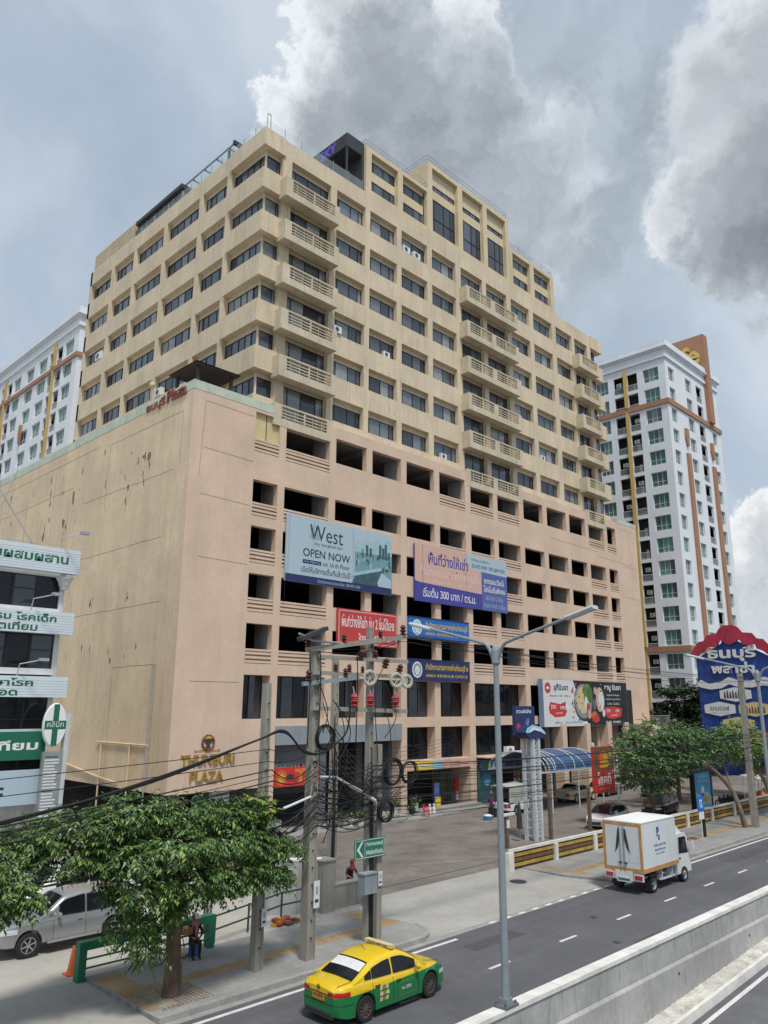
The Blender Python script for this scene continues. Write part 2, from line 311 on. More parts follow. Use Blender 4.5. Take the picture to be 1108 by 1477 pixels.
# ------------------------------------------------------------------ helpers
X, Y, Z = V((1, 0, 0)), V((0, 1, 0)), V((0, 0, 1))
TEXT = {}
def text_mesh(body, bold=0.0, ext=0.0):
    k = (body, bold, ext)
    if k not in TEXT:
        cu = bpy.data.curves.new('lettering', 'FONT'); cu.body = body; cu.offset = bold; cu.extrude = ext; cu.resolution_u = 3
        cu.space_line = 1.0
        ob = bpy.data.objects.new('lettering', cu); C.objects.link(ob)
        dg = bpy.context.evaluated_depsgraph_get(); me = bpy.data.meshes.new_from_object(ob.evaluated_get(dg))
        vv = [tuple(v.co) for v in me.vertices]; ff = [tuple(p.vertices) for p in me.polygons]
        bpy.data.objects.remove(ob); bpy.data.curves.remove(cu); bpy.data.meshes.remove(me)
        TEXT[k] = (vv, ff)
    return TEXT[k]
class MB:
    """collects faces, then links them as ONE mesh object"""
    def __init__(s): s.v = []; s.f = []; s.m = []; s.mats = []
    def mi(s, m):
        if m not in s.mats: s.mats.append(m)
        return s.mats.index(m)
    def face(s, pts, m):
        n = len(s.v); s.v += [tuple(p) for p in pts]; s.f.append(tuple(range(n, n + len(pts)))); s.m.append(s.mi(m)); return s
    def raw(s, vs_, fs, m):
        n = len(s.v); s.v += [tuple(p) for p in vs_]; i = s.mi(m)
        for f in fs: s.f.append(tuple(n + k for k in f)); s.m.append(i)
        return s
    def obox(s, o, u, v, w, a0, a1, b0, b1, c0, c1, m):
        P = [o + u * a + v * b + w * c for c in (c0, c1) for b in (b0, b1) for a in (a0, a1)]
        return s.raw(P, [(0, 2, 3, 1), (4, 5, 7, 6), (0, 1, 5, 4), (2, 6, 7, 3), (0, 4, 6, 2), (1, 3, 7, 5)], m)
    def box(s, x0, x1, y0, y1, z0, z1, m): return s.obox(V((0, 0, 0)), X, Y, Z, x0, x1, y0, y1, z0, z1, m)
    def prism(s, poly, o, u, v, n, d0, d1, m):
        a = [o + u * p[0] + v * p[1] + n * d0 for p in poly]; b = [o + u * p[0] + v * p[1] + n * d1 for p in poly]; k = len(poly)
        return s.raw(a + b, [tuple(range(k - 1, -1, -1)), tuple(range(k, 2 * k))] + [(i, (i + 1) % k, k + (i + 1) % k, k + i) for i in range(k)], m)
    def tube(s, pts, r, m, n=8, caps=True, r1=None):
        pts = [V(p) for p in pts]; rings = []; K = len(pts); t0 = None; a = None
        for i, p in enumerate(pts):
            t = (pts[min(i + 1, K - 1)] - pts[max(i - 1, 0)]).normalized()
            if a is None: a = t.orthogonal().normalized()
            else: a = (a - t * a.dot(t)).normalized()
            b = t.cross(a); rr = r if r1 is None else r + (r1 - r) * i / max(1, K - 1)
            if isinstance(r, (list, tuple)): rr = r[i]
            rings.append([p + (a * math.cos(2 * math.pi * j / n) + b * math.sin(2 * math.pi * j / n)) * rr for j in range(n)])
        vs_ = [q for R in rings for q in R]; fs = []
        for i in range(K - 1):
            for j in range(n): fs.append((i * n + j, i * n + (j + 1) % n, (i + 1) * n + (j + 1) % n, (i + 1) * n + j))
        if caps: fs += [tuple(range(n - 1, -1, -1)), tuple(range((K - 1) * n, K * n))]
        return s.raw(vs_, fs, m)
    def lathe(s, prof, o, m, n=16, ax=Z):
        a = ax.orthogonal().normalized(); b = ax.cross(a); vs_ = []; fs = []
        for (r, h) in prof:
            for j in range(n): vs_.append(o + ax * h + (a * math.cos(2 * math.pi * j / n) + b * math.sin(2 * math.pi * j / n)) * r)
        for i in range(len(prof) - 1):
            for j in range(n): fs.append((i * n + j, i * n + (j + 1) % n, (i + 1) * n + (j + 1) % n, (i + 1) * n + j))
        fs += [tuple(range(n - 1, -1, -1)), tuple(range((len(prof) - 1) * n, len(prof) * n))]
        return s.raw(vs_, fs, m)
    def ellipsoid(s, o, rx, ry, rz, m, n=10, k=7):
        vs_ = [o + V((0, 0, -rz))]; fs = []
        for i in range(1, k):
            th = math.pi * i / k
            for j in range(n): vs_.append(o + V((rx * math.sin(th) * math.cos(2 * math.pi * j / n), ry * math.sin(th) * math.sin(2 * math.pi * j / n), -rz * math.cos(th))))
        vs_.append(o + V((0, 0, rz))); L_ = len(vs_) - 1
        for j in range(n):
            fs.append((0, 1 + (j + 1) % n, 1 + j)); fs.append((L_, 1 + (k - 2) * n + j, 1 + (k - 2) * n + (j + 1) % n))
            for i in range(k - 2): fs.append((1 + i * n + j, 1 + i * n + (j + 1) % n, 1 + (i + 1) * n + (j + 1) % n, 1 + (i + 1) * n + j))
        return s.raw(vs_, fs, m)
    def torus(s, o, ax, R, r, m, n=24, k=8):
        a = ax.orthogonal().normalized(); b = ax.cross(a); vs_ = []; fs = []
        for i in range(n):
            d = a * math.cos(2 * math.pi * i / n) + b * math.sin(2 * math.pi * i / n)
            for j in range(k): vs_.append(o + d * (R + r * math.cos(2 * math.pi * j / k)) + ax * (r * math.sin(2 * math.pi * j / k)))
        for i in range(n):
            for j in range(k): fs.append((i * k + j, ((i + 1) % n) * k + j, ((i + 1) % n) * k + (j + 1) % k, i * k + (j + 1) % k))
        return s.raw(vs_, fs, m)
    def text(s, body, o, u, v, n, m, w=None, h=None, align='l', bold=0.0, ext=0.0, d=0.004, skew=0.0):
        """lettering on a face: o = lower left (or lower centre / right) of the line, u along it, v up; w, h = size of its box"""
        vv, ff = text_mesh(body, bold, ext)
        if not vv: return s
        x0 = min(p[0] for p in vv); x1 = max(p[0] for p in vv); y0 = min(p[1] for p in vv); y1 = max(p[1] for p in vv)
        sx = w / (x1 - x0) if w else None; sy = h / (y1 - y0) if h else None
        sx = sx or sy; sy = sy or sx
        ox = {'l': x0, 'c': (x0 + x1) / 2, 'r': x1}[align]
        return s.raw([o + u * ((p[0] - ox) * sx + skew * (p[1] - y0) * sy) + v * ((p[1] - y0) * sy) + n * (d + p[2] * sy + ext * sy) for p in vv], ff, m)
    def build(s, name, parent=None, origin=None, smooth=None, kind=None):
        o = V(origin) if origin is not None else (V(parent['_o']) if parent is not None and '_o' in parent else None)
        vs_ = [V(p) - o for p in s.v] if o is not None else s.v
        me = bpy.data.meshes.new(name); me.from_pydata([tuple(p) for p in vs_], [], s.f)
        for k in s.mats: me.materials.append(MATS[k])
        me.polygons.foreach_set('material_index', s.m)
        if smooth is not None:
            me.polygons.foreach_set('use_smooth', [True] * len(s.f))
            if smooth < 180: me.set_sharp_from_angle(angle=math.radians(smooth))
        me.update()
        ob = bpy.data.objects.new(name, me); C.objects.link(ob)
        if parent is not None:
            ob.parent = parent
            if '_o' in parent: ob['_o'] = parent['_o']
        elif o is not None: ob.location = o; ob['_o'] = tuple(o)
        if kind: ob['kind'] = kind
        return ob
def thing(name, label, cat, loc=(0, 0, 0), group=None, rz=0.0):
    o = bpy.data.objects.new(name, None); C.objects.link(o); o.location = loc; o.rotation_euler = (0, 0, rz); o['_o'] = tuple(loc)
    o['label'] = label; o['category'] = cat; o.empty_display_size = 0.2
    if group: o['group'] = group
    return o
def tag(o, label, cat, group=None):
    o['label'] = label; o['category'] = cat
    if group: o['group'] = group
    return o
def struct(name, mb, smooth=None):
    o = mb.build(name, smooth=smooth); o['kind'] = 'structure'; return o
def copy_thing(root, loc, rz=None, label=None):
    r = root.copy(); C.objects.link(r); r.location = loc
    if rz is not None: r.rotation_euler = (0, 0, rz)
    if label: r['label'] = label
    for ch in [o for o in bpy.data.objects if o.parent == root]:
        c = ch.copy(); C.objects.link(c); c.parent = r
        for g in [o for o in bpy.data.objects if o.parent == ch]:
            e = g.copy(); C.objects.link(e); e.parent = c
    return r
def local(o):            # builders in own coordinates: child meshes are not shifted by the thing's place
    if '_o' in o: del o['_o']
    return o
def grid_wall(mb, o, u, v, n, us, vs_, holes, t, m, reveal=None, back=True):
    """a wall of thickness t with rectangular holes; outer face at o, facing n"""
    reveal = reveal or m
    cu = sorted(set([us[0], us[1]] + [c for h in holes for c in h[:2] if us[0] < c < us[1]]))
    cv = sorted(set([vs_[0], vs_[1]] + [c for h in holes for c in h[2:4] if vs_[0] < c < vs_[1]]))
    nu, nv = len(cu) - 1, len(cv) - 1
    sol = [[not any(h[0] - 1e-6 <= (cu[i] + cu[i + 1]) / 2 <= h[1] + 1e-6 and h[2] - 1e-6 <= (cv[j] + cv[j + 1]) / 2 <= h[3] + 1e-6 for h in holes) for j in range(nv)] for i in range(nu)]
    P = lambda a, b, c: o + u * a + v * b - n * c
    S = lambda i, j: 0 <= i < nu and 0 <= j < nv and sol[i][j]
    for i in range(nu):
        j = 0
        while j < nv:
            if not sol[i][j]: j += 1; continue
            j2 = j
            while j2 + 1 < nv and sol[i][j2 + 1]: j2 += 1
            mb.face([P(cu[i], cv[j], 0), P(cu[i + 1], cv[j], 0), P(cu[i + 1], cv[j2 + 1], 0), P(cu[i], cv[j2 + 1], 0)], m)
            if back: mb.face([P(cu[i], cv[j], t), P(cu[i], cv[j2 + 1], t), P(cu[i + 1], cv[j2 + 1], t), P(cu[i + 1], cv[j], t)], m)
            j = j2 + 1
        for j in range(nv):
            if not sol[i][j]: continue
            a0, a1, b0, b1 = cu[i], cu[i + 1], cv[j], cv[j + 1]
            if not S(i - 1, j): mb.face([P(a0, b0, t), P(a0, b0, 0), P(a0, b1, 0), P(a0, b1, t)], reveal)
            if not S(i + 1, j): mb.face([P(a1, b0, 0), P(a1, b0, t), P(a1, b1, t), P(a1, b1, 0)], reveal)
            if not S(i, j - 1): mb.face([P(a0, b0, t), P(a1, b0, t), P(a1, b0, 0), P(a0, b0, 0)], reveal)
            if not S(i, j + 1): mb.face([P(a0, b1, 0), P(a1, b1, 0), P(a1, b1, t), P(a0, b1, t)], reveal)
    return mb
CAMP = V((0, 0, CAM_H))
def window_set(root, specs, cap=100, frame='frame_dark'):
    """specs: (o lower-left on the glass plane, u, n, w, h, mullion fractions, transom fractions, glass names). The largest ones in view are parts, the rest one mass"""
    specs = sorted(specs, key=lambda q: -(q[3] * q[4]) / max(1, (q[0] - CAMP).length_squared))
    rest_f, rest_p = MB(), MB()
    for i, (o, u, n, w, h, mull, trans, gl) in enumerate(specs):
        f = MB() if i < cap else rest_f; p = MB() if i < cap else rest_p
        fw = min(0.06, 0.045 + w * 0.004)
        cols = [0.0] + list(mull) + [1.0]
        for c in cols:
            x = c * w; f.obox(o, u, Z, n, min(max(x - fw / 2, 0), w - fw), max(min(x + fw / 2, w), fw), 0, h, -0.03, 0.05, frame)
        for c in [0.0] + list(trans) + [1.0]:
            x = c * h; f.obox(o, u, Z, n, 0, w, min(max(x - fw / 2, 0), h - fw), max(min(x + fw / 2, h), fw), -0.028, 0.048, frame)
        for a, b in zip(cols[:-1], cols[1:]):
            tl = random.uniform(-0.012, 0.012); tv = random.uniform(-0.008, 0.008); g = random.choice(gl)
            p.face([o + u * (a * w) + n * (tl), o + u * (b * w) + n * (-tl + tv), o + u * (b * w) + Z * h + n * (-tl), o + u * (a * w) + Z * h + n * (tl - tv)], g)
        if i < cap:
            fo = f.build('window', root); p.build('pane', fo)
    if rest_f.v:
        fo = rest_f.build('window', root, kind='stuff'); po = rest_p.build('pane', fo); po['kind'] = 'stuff'
def sag(p, q, d, n=14):
    p, q = V(p), V(q)
    return [p.lerp(q, i / n) - Z * (d * 4 * (i / n) * (1 - i / n)) for i in range(n + 1)]
# ================================================================== ground, road, pavements
g = MB()
g.face([(-1500, -1500, -1.6), (1500, -1500, -1.6), (1500, 3000, -1.6), (-1500, 3000, -1.6)], 'ground'); struct('ground', g)
g = MB(); g.box(-120, 24.3, 25.62, 140, -1.5, 0.10, 'lot_concrete'); struct('parking_lot', g)
g = MB(); g.box(24.3, 420, 26.6, 44.0, -1.5, 0.145, 'plaza_asphalt'); g.box(24.3, 420, 44.0, 140, -1.5, 0.14, 'plaza_asphalt'); struct('plaza', g)
g = MB(); g.box(-120, 420, 13.3, 20.95, -1.5, 0.0, 'asphalt'); struct('road', g)
g = MB()
g.box(-120, 24.6, 20.25, 20.40, 0, 0.004, 'line_white'); g.box(37.2, 420, 20.25, 20.40, 0, 0.004, 'line_white')
g.box(-120, 420, 13.62, 13.75, 0, 0.004, 'line_white')
x = -119.8
while x < 400:
    g.box(x, x + 1.15, 17.38, 17.50, 0, 0.004, 'line_white'); x += 4.32
x = 27.2
while x < 37: g.box(x, x + 0.42, 20.70, 20.86, 0, 0.0105, 'line_white'); x += 1.02
struct('road_markings', g)
g = MB()
for x0, x1, ya, yb_ in ((2, 9.5, 18.2, 19.6), (29, 31.2, 14.4, 15.5), (47, 58, 18.6, 19.5), (24, 27, 18.9, 19.6)): g.box(x0, x1, ya, yb_, -.1, 0.003, 'asphalt_patch')
for x, y in ((28.5, 15.9), (31.0, 18.3), (45.0, 15.2)): g.lathe([(.16, 0), (.15, .0045)], V((x, y, 0)), 'charcoal', 12)
struct('road_patches', g)
g = MB()
for x0, x1, ya, yb_ in ((28, 39, 28, 33), (40, 48, 33, 38.5), (26.5, 33, 34, 40), (50, 56, 32.5, 36)): g.box(x0, x1, ya, yb_, 0.1, 0.149, 'plaza_patch')
for x0, x1, yy_ in ((33, 36, 30.2), (36.5, 39.5, 29.2)): g.raw([(x0, yy_, .1495), (x1, yy_ - 1.2, .1495), (x1, yy_ - 1.05, .1495), (x0, yy_ + .15, .1495)], [(0, 1, 2, 3)], 'tactile')
g.box(24.3, 80, 27.6, 27.72, .1, .150, 'asphalt_patch')
struct('plaza_patches', g)
def arc(cx, cy, r, a0, a1, n=8): return [(cx + r * math.cos(math.radians(a0 + (a1 - a0) * i / n)), cy + r * math.sin(math.radians(a0 + (a1 - a0) * i / n))) for i in range(n + 1)]
O0 = V((0, 0, 0))
g = MB()
g.prism([(12.6, 21.1)] + arc(23.2, 22.4, 1.3, -90, 0) + [(24.5, 25.6), (12.6, 25.6)], O0, X, Y, Z, -1.4, 0.15, 'sidewalk')
g.prism([(37.4, 21.1), (420, 21.1), (420, 26.6), (36.6, 26.6), (36.6, 23.2)], O0, X, Y, Z, -1.4, 0.15, 'sidewalk')
struct('sidewalk', g)
g = MB(); g.raw([(22.6, 20.95, 0.01), (38.0, 20.95, 0.01), (38.0, 26.6, 0.142), (22.6, 26.6, 0.142), (22.6, 20.95, -1), (38.0, 20.95, -1), (38.0, 26.6, -1), (22.6, 26.6, -1)],
                [(0, 1, 2, 3), (0, 4, 5, 1), (1, 5, 6, 2), (2, 6, 7, 3), (3, 7, 4, 0)], 'driveway')
g.raw([(-120, 20.95, 0.008), (12.6, 20.95, 0.008), (12.6, 25.62, 0.10), (-120, 25.62, 0.10), (-120, 20.95, -1), (12.6, 20.95, -1), (12.6, 25.62, -1), (-120, 25.62, -1)], [(0, 1, 2, 3), (0, 4, 5, 1), (1, 5, 6, 2)], 'driveway')
struct('driveway', g)
g = MB()
def kerb_run(x0, x1, y):
    x = x0
    while x < x1 - 0.01:
        e = min(x + 1.0, x1); g.box(x + 0.006, e - 0.006, y - 0.16, y, -0.5, 0.162, 'kerb'); x = e
kerb_run(12.6, 23.2, 21.1); kerb_run(37.4, 130, 21.1)
ar = arc(23.2, 22.4, 1.46, -90, 0, 7); ai = arc(23.2, 22.4, 1.30, -90, 0, 7)
for i in range(7): g.prism([ar[i], ar[i + 1], ai[i + 1], ai[i]], O0, X, Y, Z, -0.5, 0.162, 'kerb')
g.box(-120, 420, 20.66, 20.93, -0.4, 0.006, 'kerb')
struct('kerb', g)
g = MB()
def tact(x0, x1, y0, y1):
    x = x0
    while x < x1 - 0.05:
        yy = y0
        while yy < y1 - 0.05:
            g.box(x + 0.005, x + 0.295, yy + 0.005, yy + 0.295, 0.14, 0.154 + random.uniform(0, 0.001), 'tactile'); yy += 0.3
        x += 0.3
tact(12.7, 13.6, 21.6, 25.2); tact(13.6, 24.3, 22.95, 23.55); tact(23.4, 24.3, 23.55, 25.2); tact(37.4, 38.0, 22.4, 25.2); tact(38.0, 70, 23.0, 23.6)
struct('tactile_paving', g)
g = MB()                                           # frame of an inspection pit, tree pit grates, manhole, patches
for a in ((19.4, 21.9, 24.02, 24.14), (19.4, 21.9, 24.95, 25.07), (19.4, 19.52, 24.14, 24.95), (21.78, 21.9, 24.14, 24.95)): g.box(*a, 0.14, 0.156, 'kerb')
struct('pit_frame', g)
g = MB(); g.lathe([(0.42, 0), (0.42, 0.008), (0.36, 0.010), (0.36, 0.006)], V((33.95, 24.1, 0.095)), 'charcoal', 24); mh = g.build('manhole_cover'); tag(mh, 'round dark iron manhole cover set in the concrete driveway', 'manhole cover')
def grate(xc, yc, label):
    g = MB(); s = 0.85
    for i in range(13):
        a = -s + i * (2 * s / 12)
        g.box(xc + a - 0.022, xc + a + 0.022, yc - s, yc + s, 0.151, 0.163, 'old_concrete'); g.box(xc - s, xc + s, yc + a - 0.022, yc + a + 0.022, 0.151, 0.161, 'old_concrete')
    g.box(xc - s, xc + s, yc - s, yc + s, 0.1, 0.153, 'rust_brown')
    tag(g.build('tree_grate'), label, 'tree grate')
grate(13.85, 22.25, 'square lattice grate around the foot of the leafy tree by the left driveway')
# median barrier between the two carriageways; the near one dips below it
g = MB(); y0, y1 = 12.92, 13.28
g.prism([(y0 - .05, -2.5), (y1, -2.5), (y1, .30), (y0 + .02, .30), (y0 - .05, .22)], O0 + X * -60, Y, Z, X, 0, 360, 'barrier_concrete')
g.box(-60, 300, y0 + 0.03, y1 - 0.03, 0.31, 1.03, 'barrier_concrete'); g.box(-60, 300, y0 + 0.05, y1 - 0.05, 0.299, 0.311, 'charcoal')
x = -60
while x < 300: g.box(x + 0.01, x + 3.99, y0 - 0.01, y1 + 0.01, 1.03, 1.14, 'barrier_cap'); x += 4
for x in (27.0, 33.2, 39, 45): g.lathe([(0.05, 0), (0.05, 0.012), (0.035, 0.013)], V((x, y0 - .05, -0.05)), 'charcoal', 10, ax=-Y)
wl_ = g.build('barrier_wall'); tag(wl_, 'long stained concrete median wall with pale cap between the two carriageways', 'barrier')
zl = lambda x: -0.885 + 0.040 * (x - 25.2)
g = MB(); xa, xb = -20, 90
def slope(m, yA, yB, dA, dB, zt=0.0):
    g.raw([(xa, yA, zl(xa) + dA), (xb, yA, zl(xb) + dA), (xb, yB, zl(xb) + dB), (xa, yB, zl(xa) + dB), (xa, yA, zl(xa) - 2), (xb, yA, zl(xb) - 2), (xb, yB, zl(xb) - 2), (xa, yB, zl(xa) - 2)], [(0, 1, 2, 3), (0, 4, 5, 1), (3, 2, 6, 7)], m)
slope('ledge', 12.30, 12.93, 0, 0.03); slope('barrier_cap', 12.17, 12.30, 0.02, 0.02)
struct('median_ledge', g)
g = MB(); x = 18.0
while x < 60:
    w = random.uniform(0.2, 0.42); a = random.uniform(0, .2); z = zl(x)
    tl_ = random.uniform(0.005, 0.035); g.raw([(x, 12.33 + a, z + 0.012), (x + w, 12.33 + a * 0.5, z + 0.012 + tl_ + 0.04 * w), (x + w, 12.90, z + 0.05 + tl_ + 0.04 * w), (x, 12.90, z + 0.03), (x, 12.33 + a, z - .1), (x + w, 12.33 + a * .5, z - .1), (x + w, 12.9, z - .1), (x, 12.9, z - .1)], [(0, 1, 2, 3), (0, 4, 5, 1), (1, 5, 6, 2), (3, 7, 4, 0)], 'ledge'); x += w + random.uniform(0.02, 0.09)
rb = struct('broken_paving', g)
g = MB(); g.raw([(xa, -40, zl(xa) - 0.27), (xb, -40, zl(xb) - 0.27), (xb, 12.17, zl(xb) - 0.27), (xa, 12.17, zl(xa) - 0.27)], [(0, 1, 2, 3)], 'asphalt_near')
struct('near_road', g)
g = MB(); e = 0.005
g.raw([(xa, 11.78, zl(xa) - 0.27 + e), (xb, 11.78, zl(xb) - 0.27 + e), (xb, 11.94, zl(xb) - 0.27 + e), (xa, 11.94, zl(xa) - 0.27 + e)], [(0, 1, 2, 3)], 'line_white'); struct('near_edge_line', g)
# ================================================================== the plaza building
PB = thing('plaza_building', 'huge beige tower block with many balconies above a windowless parking podium', 'building', (25.9, 44.0, 0))
COL = dict(A=(31.17, 33.39), B=(34.02, 38.41), C=(39.08, 42.48), D=(43.17, 46.66), E=(47.37, 51.05), F=(51.79, 55.51), G=(56.34, 59.96), H=(60.66, 64.38), I=(65.17, 68.77), J=(69.56, 73.44), K=(74.09, 77.51), L=(78.22, 81.70), M=(82.52, 84.56))
ROW = [(27.25, 29.32), (22.55, 24.22), (19.14, 20.82), (15.69, 17.40), (12.18, 13.92)]
XL_, XR_, YF, YT = 25.9, 89.92, 44.0, 44.6
mb = MB(); holes = []; lou = []
for r, (b, t) in enumerate(ROW):
    for k, (a0, a1) in COL.items():
        if r == 0 and k == 'A': lou.append((a0, a1, b + .1)); continue
        holes.append((a0, a1, b, t))
        if k in 'ABFGHLM': lou.append((a0, a1, b))
holes.append((31.17, 33.39, 27.35, 29.40))
holes += [(a0, a1, 29.5, 30.24) for a0, a1 in ((33.45, 38.0), (56.5, 60.1), (60.85, 64.4), (78.6, 82.0))]
holes += [(a, b_, z - 0.98, z - 0.14) for a, b_, z in lou]
ZB = 11.0
grid_wall(mb, V((0, YF, 0)), X, Z, -Y, (XL_, XR_), (ZB, 30.24), holes, 0.5, 'podium_paint')
low = [(31.17, 33.39, 7.5, 10.43), (34.02, 38.41, 7.5, 10.43), (39.08, 42.48, 7.5, 10.43), (43.17, 46.66, 7.5, 10.43), (47.37, 50.85, 7.5, 10.43), (51.6, 55.51, 7.5, 10.43), (56.34, 64.38, 7.5, 10.43), (65.17, 73.44, 7.5, 10.43), (74.09, 81.7, 7.5, 10.43),
       (47.37, 50.85, 4.1, 6.72), (51.6, 55.51, 4.1, 6.72), (56.34, 64.38, 4.1, 6.72), (65.17, 68.77, 0.14, 6.72), (69.56, 73.44, 0.14, 6.72), (74.09, 77.5, 0.14, 6.72), (78.22, 81.7, 0.14, 6.72), (82.4, 85.3, 0.14, 6.72),
       (34.02, 46.66, 0.14, 5.75), (47.37, 55.51, 0.14, 3.3), (56.34, 64.38, 0.14, 3.35), (25.9, 33.4, 0.14, 3.08)]
grid_wall(mb, V((0, YF, 0)), X, Z, -Y, (XL_, XR_), (0.14, ZB), low, 1.0, 'podium_paint')
mb.box(XR_ - 0.5, XR_, YF + 1.0, 110, 0.14, 30.24, 'podium_paint')
mb.build('podium_wall', PB)
mb = MB(); mb.box(XL_, XL_ + 0.5, YF + 1.0, 112, 3.08, 29.62, 'side_paint'); mb.box(XL_, XL_ + 0.5, YF + 0.5, YF + 1.0, ZB, 29.62, 'side_paint')
mb.box(XL_ + .5, 33.4, YF + 1.0, 52, 3.08, 3.3, 'interior_shade'); mb.box(33.4, 33.8, YF + 1.0, 49, 0.14, 5.7, 'old_concrete')
mb.build('side_wall', PB)
mb = MB()          # undercroft, its shade put into the dark wall colour
mb.box(XL_ + .5, 33.3, 51.6, 52, 0.14, 3.1, 'interior_shade'); mb.box(27.2, 27.7, 45.5, 46, 0.14, 3.08, 'old_concrete'); mb.box(30.7, 31.2, 45.5, 46, 0.14, 3.08, 'old_concrete')
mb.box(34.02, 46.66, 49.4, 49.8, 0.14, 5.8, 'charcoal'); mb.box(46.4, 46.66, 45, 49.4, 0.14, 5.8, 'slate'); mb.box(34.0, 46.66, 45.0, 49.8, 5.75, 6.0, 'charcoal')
mb.box(47.37, 55.6, 48.6, 49, 0.14, 3.5, 'interior_shade'); mb.box(47.3, 55.6, 45, 49, 3.3, 3.5, 'interior_shade'); mb.box(56.3, 64.4, 46.0, 46.3, 0.14, 3.5, 'charcoal')
mb.box(56.3, 64.4, 45.0, 46.3, 3.36, 3.5, 'interior_shade'); mb.box(65.0, 86, 47.4, 47.8, 0.14, 6.9, 'interior_shade'); mb.box(65.0, 86, 45.0, 47.8, 6.72, 6.95, 'interior_shade')
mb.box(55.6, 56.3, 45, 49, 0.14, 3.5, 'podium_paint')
mb.build('undercroft', PB)
mb = MB(); mb.box(34.02, 46.66, YF - 0.12, YF + 0.9, 5.752, 7.02, 'blue_grey'); mb.box(34.05, 38.38, YF + 0.55, YF + 0.7, 3.5, 5.752, 'slate'); mb.box(38.41, 39.0, YF + 0.3, YF + 1.3, 0.14, 5.752, 'slate'); mb.box(42.5, 43.1, YF + 0.8, YF + 1.4, 0.14, 5.752, 'charcoal')
mb.box(34.05, 38.38, YF + 0.6, YF + 0.72, 2.45, 3.1, 'charcoal')
mb.build('entrance_beam', PB)
mb = MB()
for i in range(11): mb.text('OOSLAMAN'[i % 8], V((34.25 + i * 0.37, YF + 0.55, 3.62)), X, Z, -Y, 'blue_grey', h=0.8)
mb.build('entrance_lettering', PB)
# floor slabs, back wall coloured dark for shade and the columns you see through the openings
mb = MB()
for b, t in ROW: mb.box(XL_ + 0.5, XR_ - 0.5, YF + 0.5, 62, b - 1.25, b - 0.98, 'interior_shade')
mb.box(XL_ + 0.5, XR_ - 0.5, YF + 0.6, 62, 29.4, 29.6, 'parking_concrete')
mb.box(XL_ + 0.5, XR_ - 0.5, 56, 56.3, ZB, 29.4, 'interior_shade')
for a in (42.8, 51.4, 60.3, 69.2, 77.9): mb.box(a - .15, a + .15, YF + 0.6, 56, 26.9, 27.0, 'interior_shade'); mb.box(a - .15, a + .15, YF + .6, 56, 29.0, 29.4, 'parking_concrete')
mb.build('parking_deck', PB)
for k in ('A', 'B', 'D', 'F', 'H', 'J', 'L'):
    a = COL[k][1] + 0.06; mb = MB(); mb.box(a, a + 0.55, YF + 0.5, YF + 2.15, ZB, 29.4, 'column_concrete'); mb.build('column', PB)
for a0, a1, b in lou:
    mb = MB(); mb.box(a0, a1, YF + 0.2, YF + 0.3, b - 0.98, b - 0.14, 'podium_paint')
    for i in range(3): z = b - 0.95 + i * 0.285; mb.raw([(a0, YF - .02, z), (a1, YF - .02, z), (a1, YF + .2, z + .09), (a0, YF + .2, z + .09), (a0, YF - .02, z + .17), (a1, YF - .02, z + .17), (a1, YF + .2, z + .19), (a0, YF + .2, z + .19)], [(0, 3, 2, 1), (0, 1, 5, 4), (4, 5, 6, 7), (0, 4, 7, 3), (1, 2, 6, 5)], 'podium_paint')
    mb.build('louver', PB)
mb = MB(); mb.box(31.17, 32.24, YF + 0.22, YF + 0.3, 27.35, 29.4, 'cream_sign'); mb.box(32.32, 33.39, YF + 0.22, YF + 0.3, 27.35, 29.4, 'cream_sign'); mb.box(32.24, 32.32, YF + 0.24, YF + 0.3, 27.35, 29.4, 'frame_dark')
mb.build('blind_panel', PB)
# parapet cap of the podium (old pale green paint) and the roofs
mb = MB(); mb.box(XL_ - 0.02, 32.7, YF - 0.02, YF + 0.5, 29.64, 30.3, 'pale_green_paint'); mb.box(XL_ - 0.02, XL_ + 0.5, YF + 0.5, 112, 29.62, 30.3, 'pale_green_paint')
mb.build('parapet', PB); mb = MB()
mb.box(85.2, XR_ + 0.02, YF - 0.02, YF + 0.5, 30.24, 30.75, 'pale_green_paint'); mb.box(XR_ - .48, XR_ + 0.02, YF + 0.5, 110, 30.24, 30.75, 'pale_green_paint')
mb.build('parapet', PB)
mb = MB(); mb.box(XL_ + 0.5, XR_ - 0.5, YF + 0.5, 112, 29.6, 29.9, 'old_concrete'); mb.box(31.3, 84.7, YT + 0.3, 76, 53.0, 53.4, 'old_concrete')
mb.build('roof', PB)
# cracks, mortar joints and pipes on the blank side wall and the corner panel
mb = MB(); cr = random.Random(3)
def crack(pts, w=0.035):
    for p, q in zip(pts[:-1], pts[1:]): mb.tube([p, q], w, 'crack', 5)
def sline(y0, z0, y1, z1, w=0.03, jag=0.05):
    n = max(2, int(math.hypot(y1 - y0, z1 - z0) / 0.8)); P = []
    for i in range(n + 1):
        f = i / n; P.append((XL_ - 0.0, y0 + (y1 - y0) * f + (cr.uniform(-jag, jag) if abs(z1 - z0) > abs(y1 - y0) else 0), z0 + (z1 - z0) * f + (cr.uniform(-jag, jag) if abs(z1 - z0) < abs(y1 - y0) else 0)))
    crack(P, w)
for y0, z0, y1, z1 in ((45.2, 28.3, 56, 28.3), (45.2, 28.3, 45.2, 24.4), (46, 24.2, 60, 24.2), (47, 19.6, 62, 19.5), (46.5, 15.1, 63, 15.0), (46.4, 11.0, 52.5, 10.9), (46.4, 11.0, 46.4, 3.1), (52.3, 10.3, 52.3, 3.1), (62, 26.0, 80, 25.9), (58, 28.6, 84, 28.5), (56, 28.2, 56, 23.0), (66, 28, 66, 19), (72, 27, 72, 20)): sline(y0, z0, y1, z1, 0.012, 0.03)
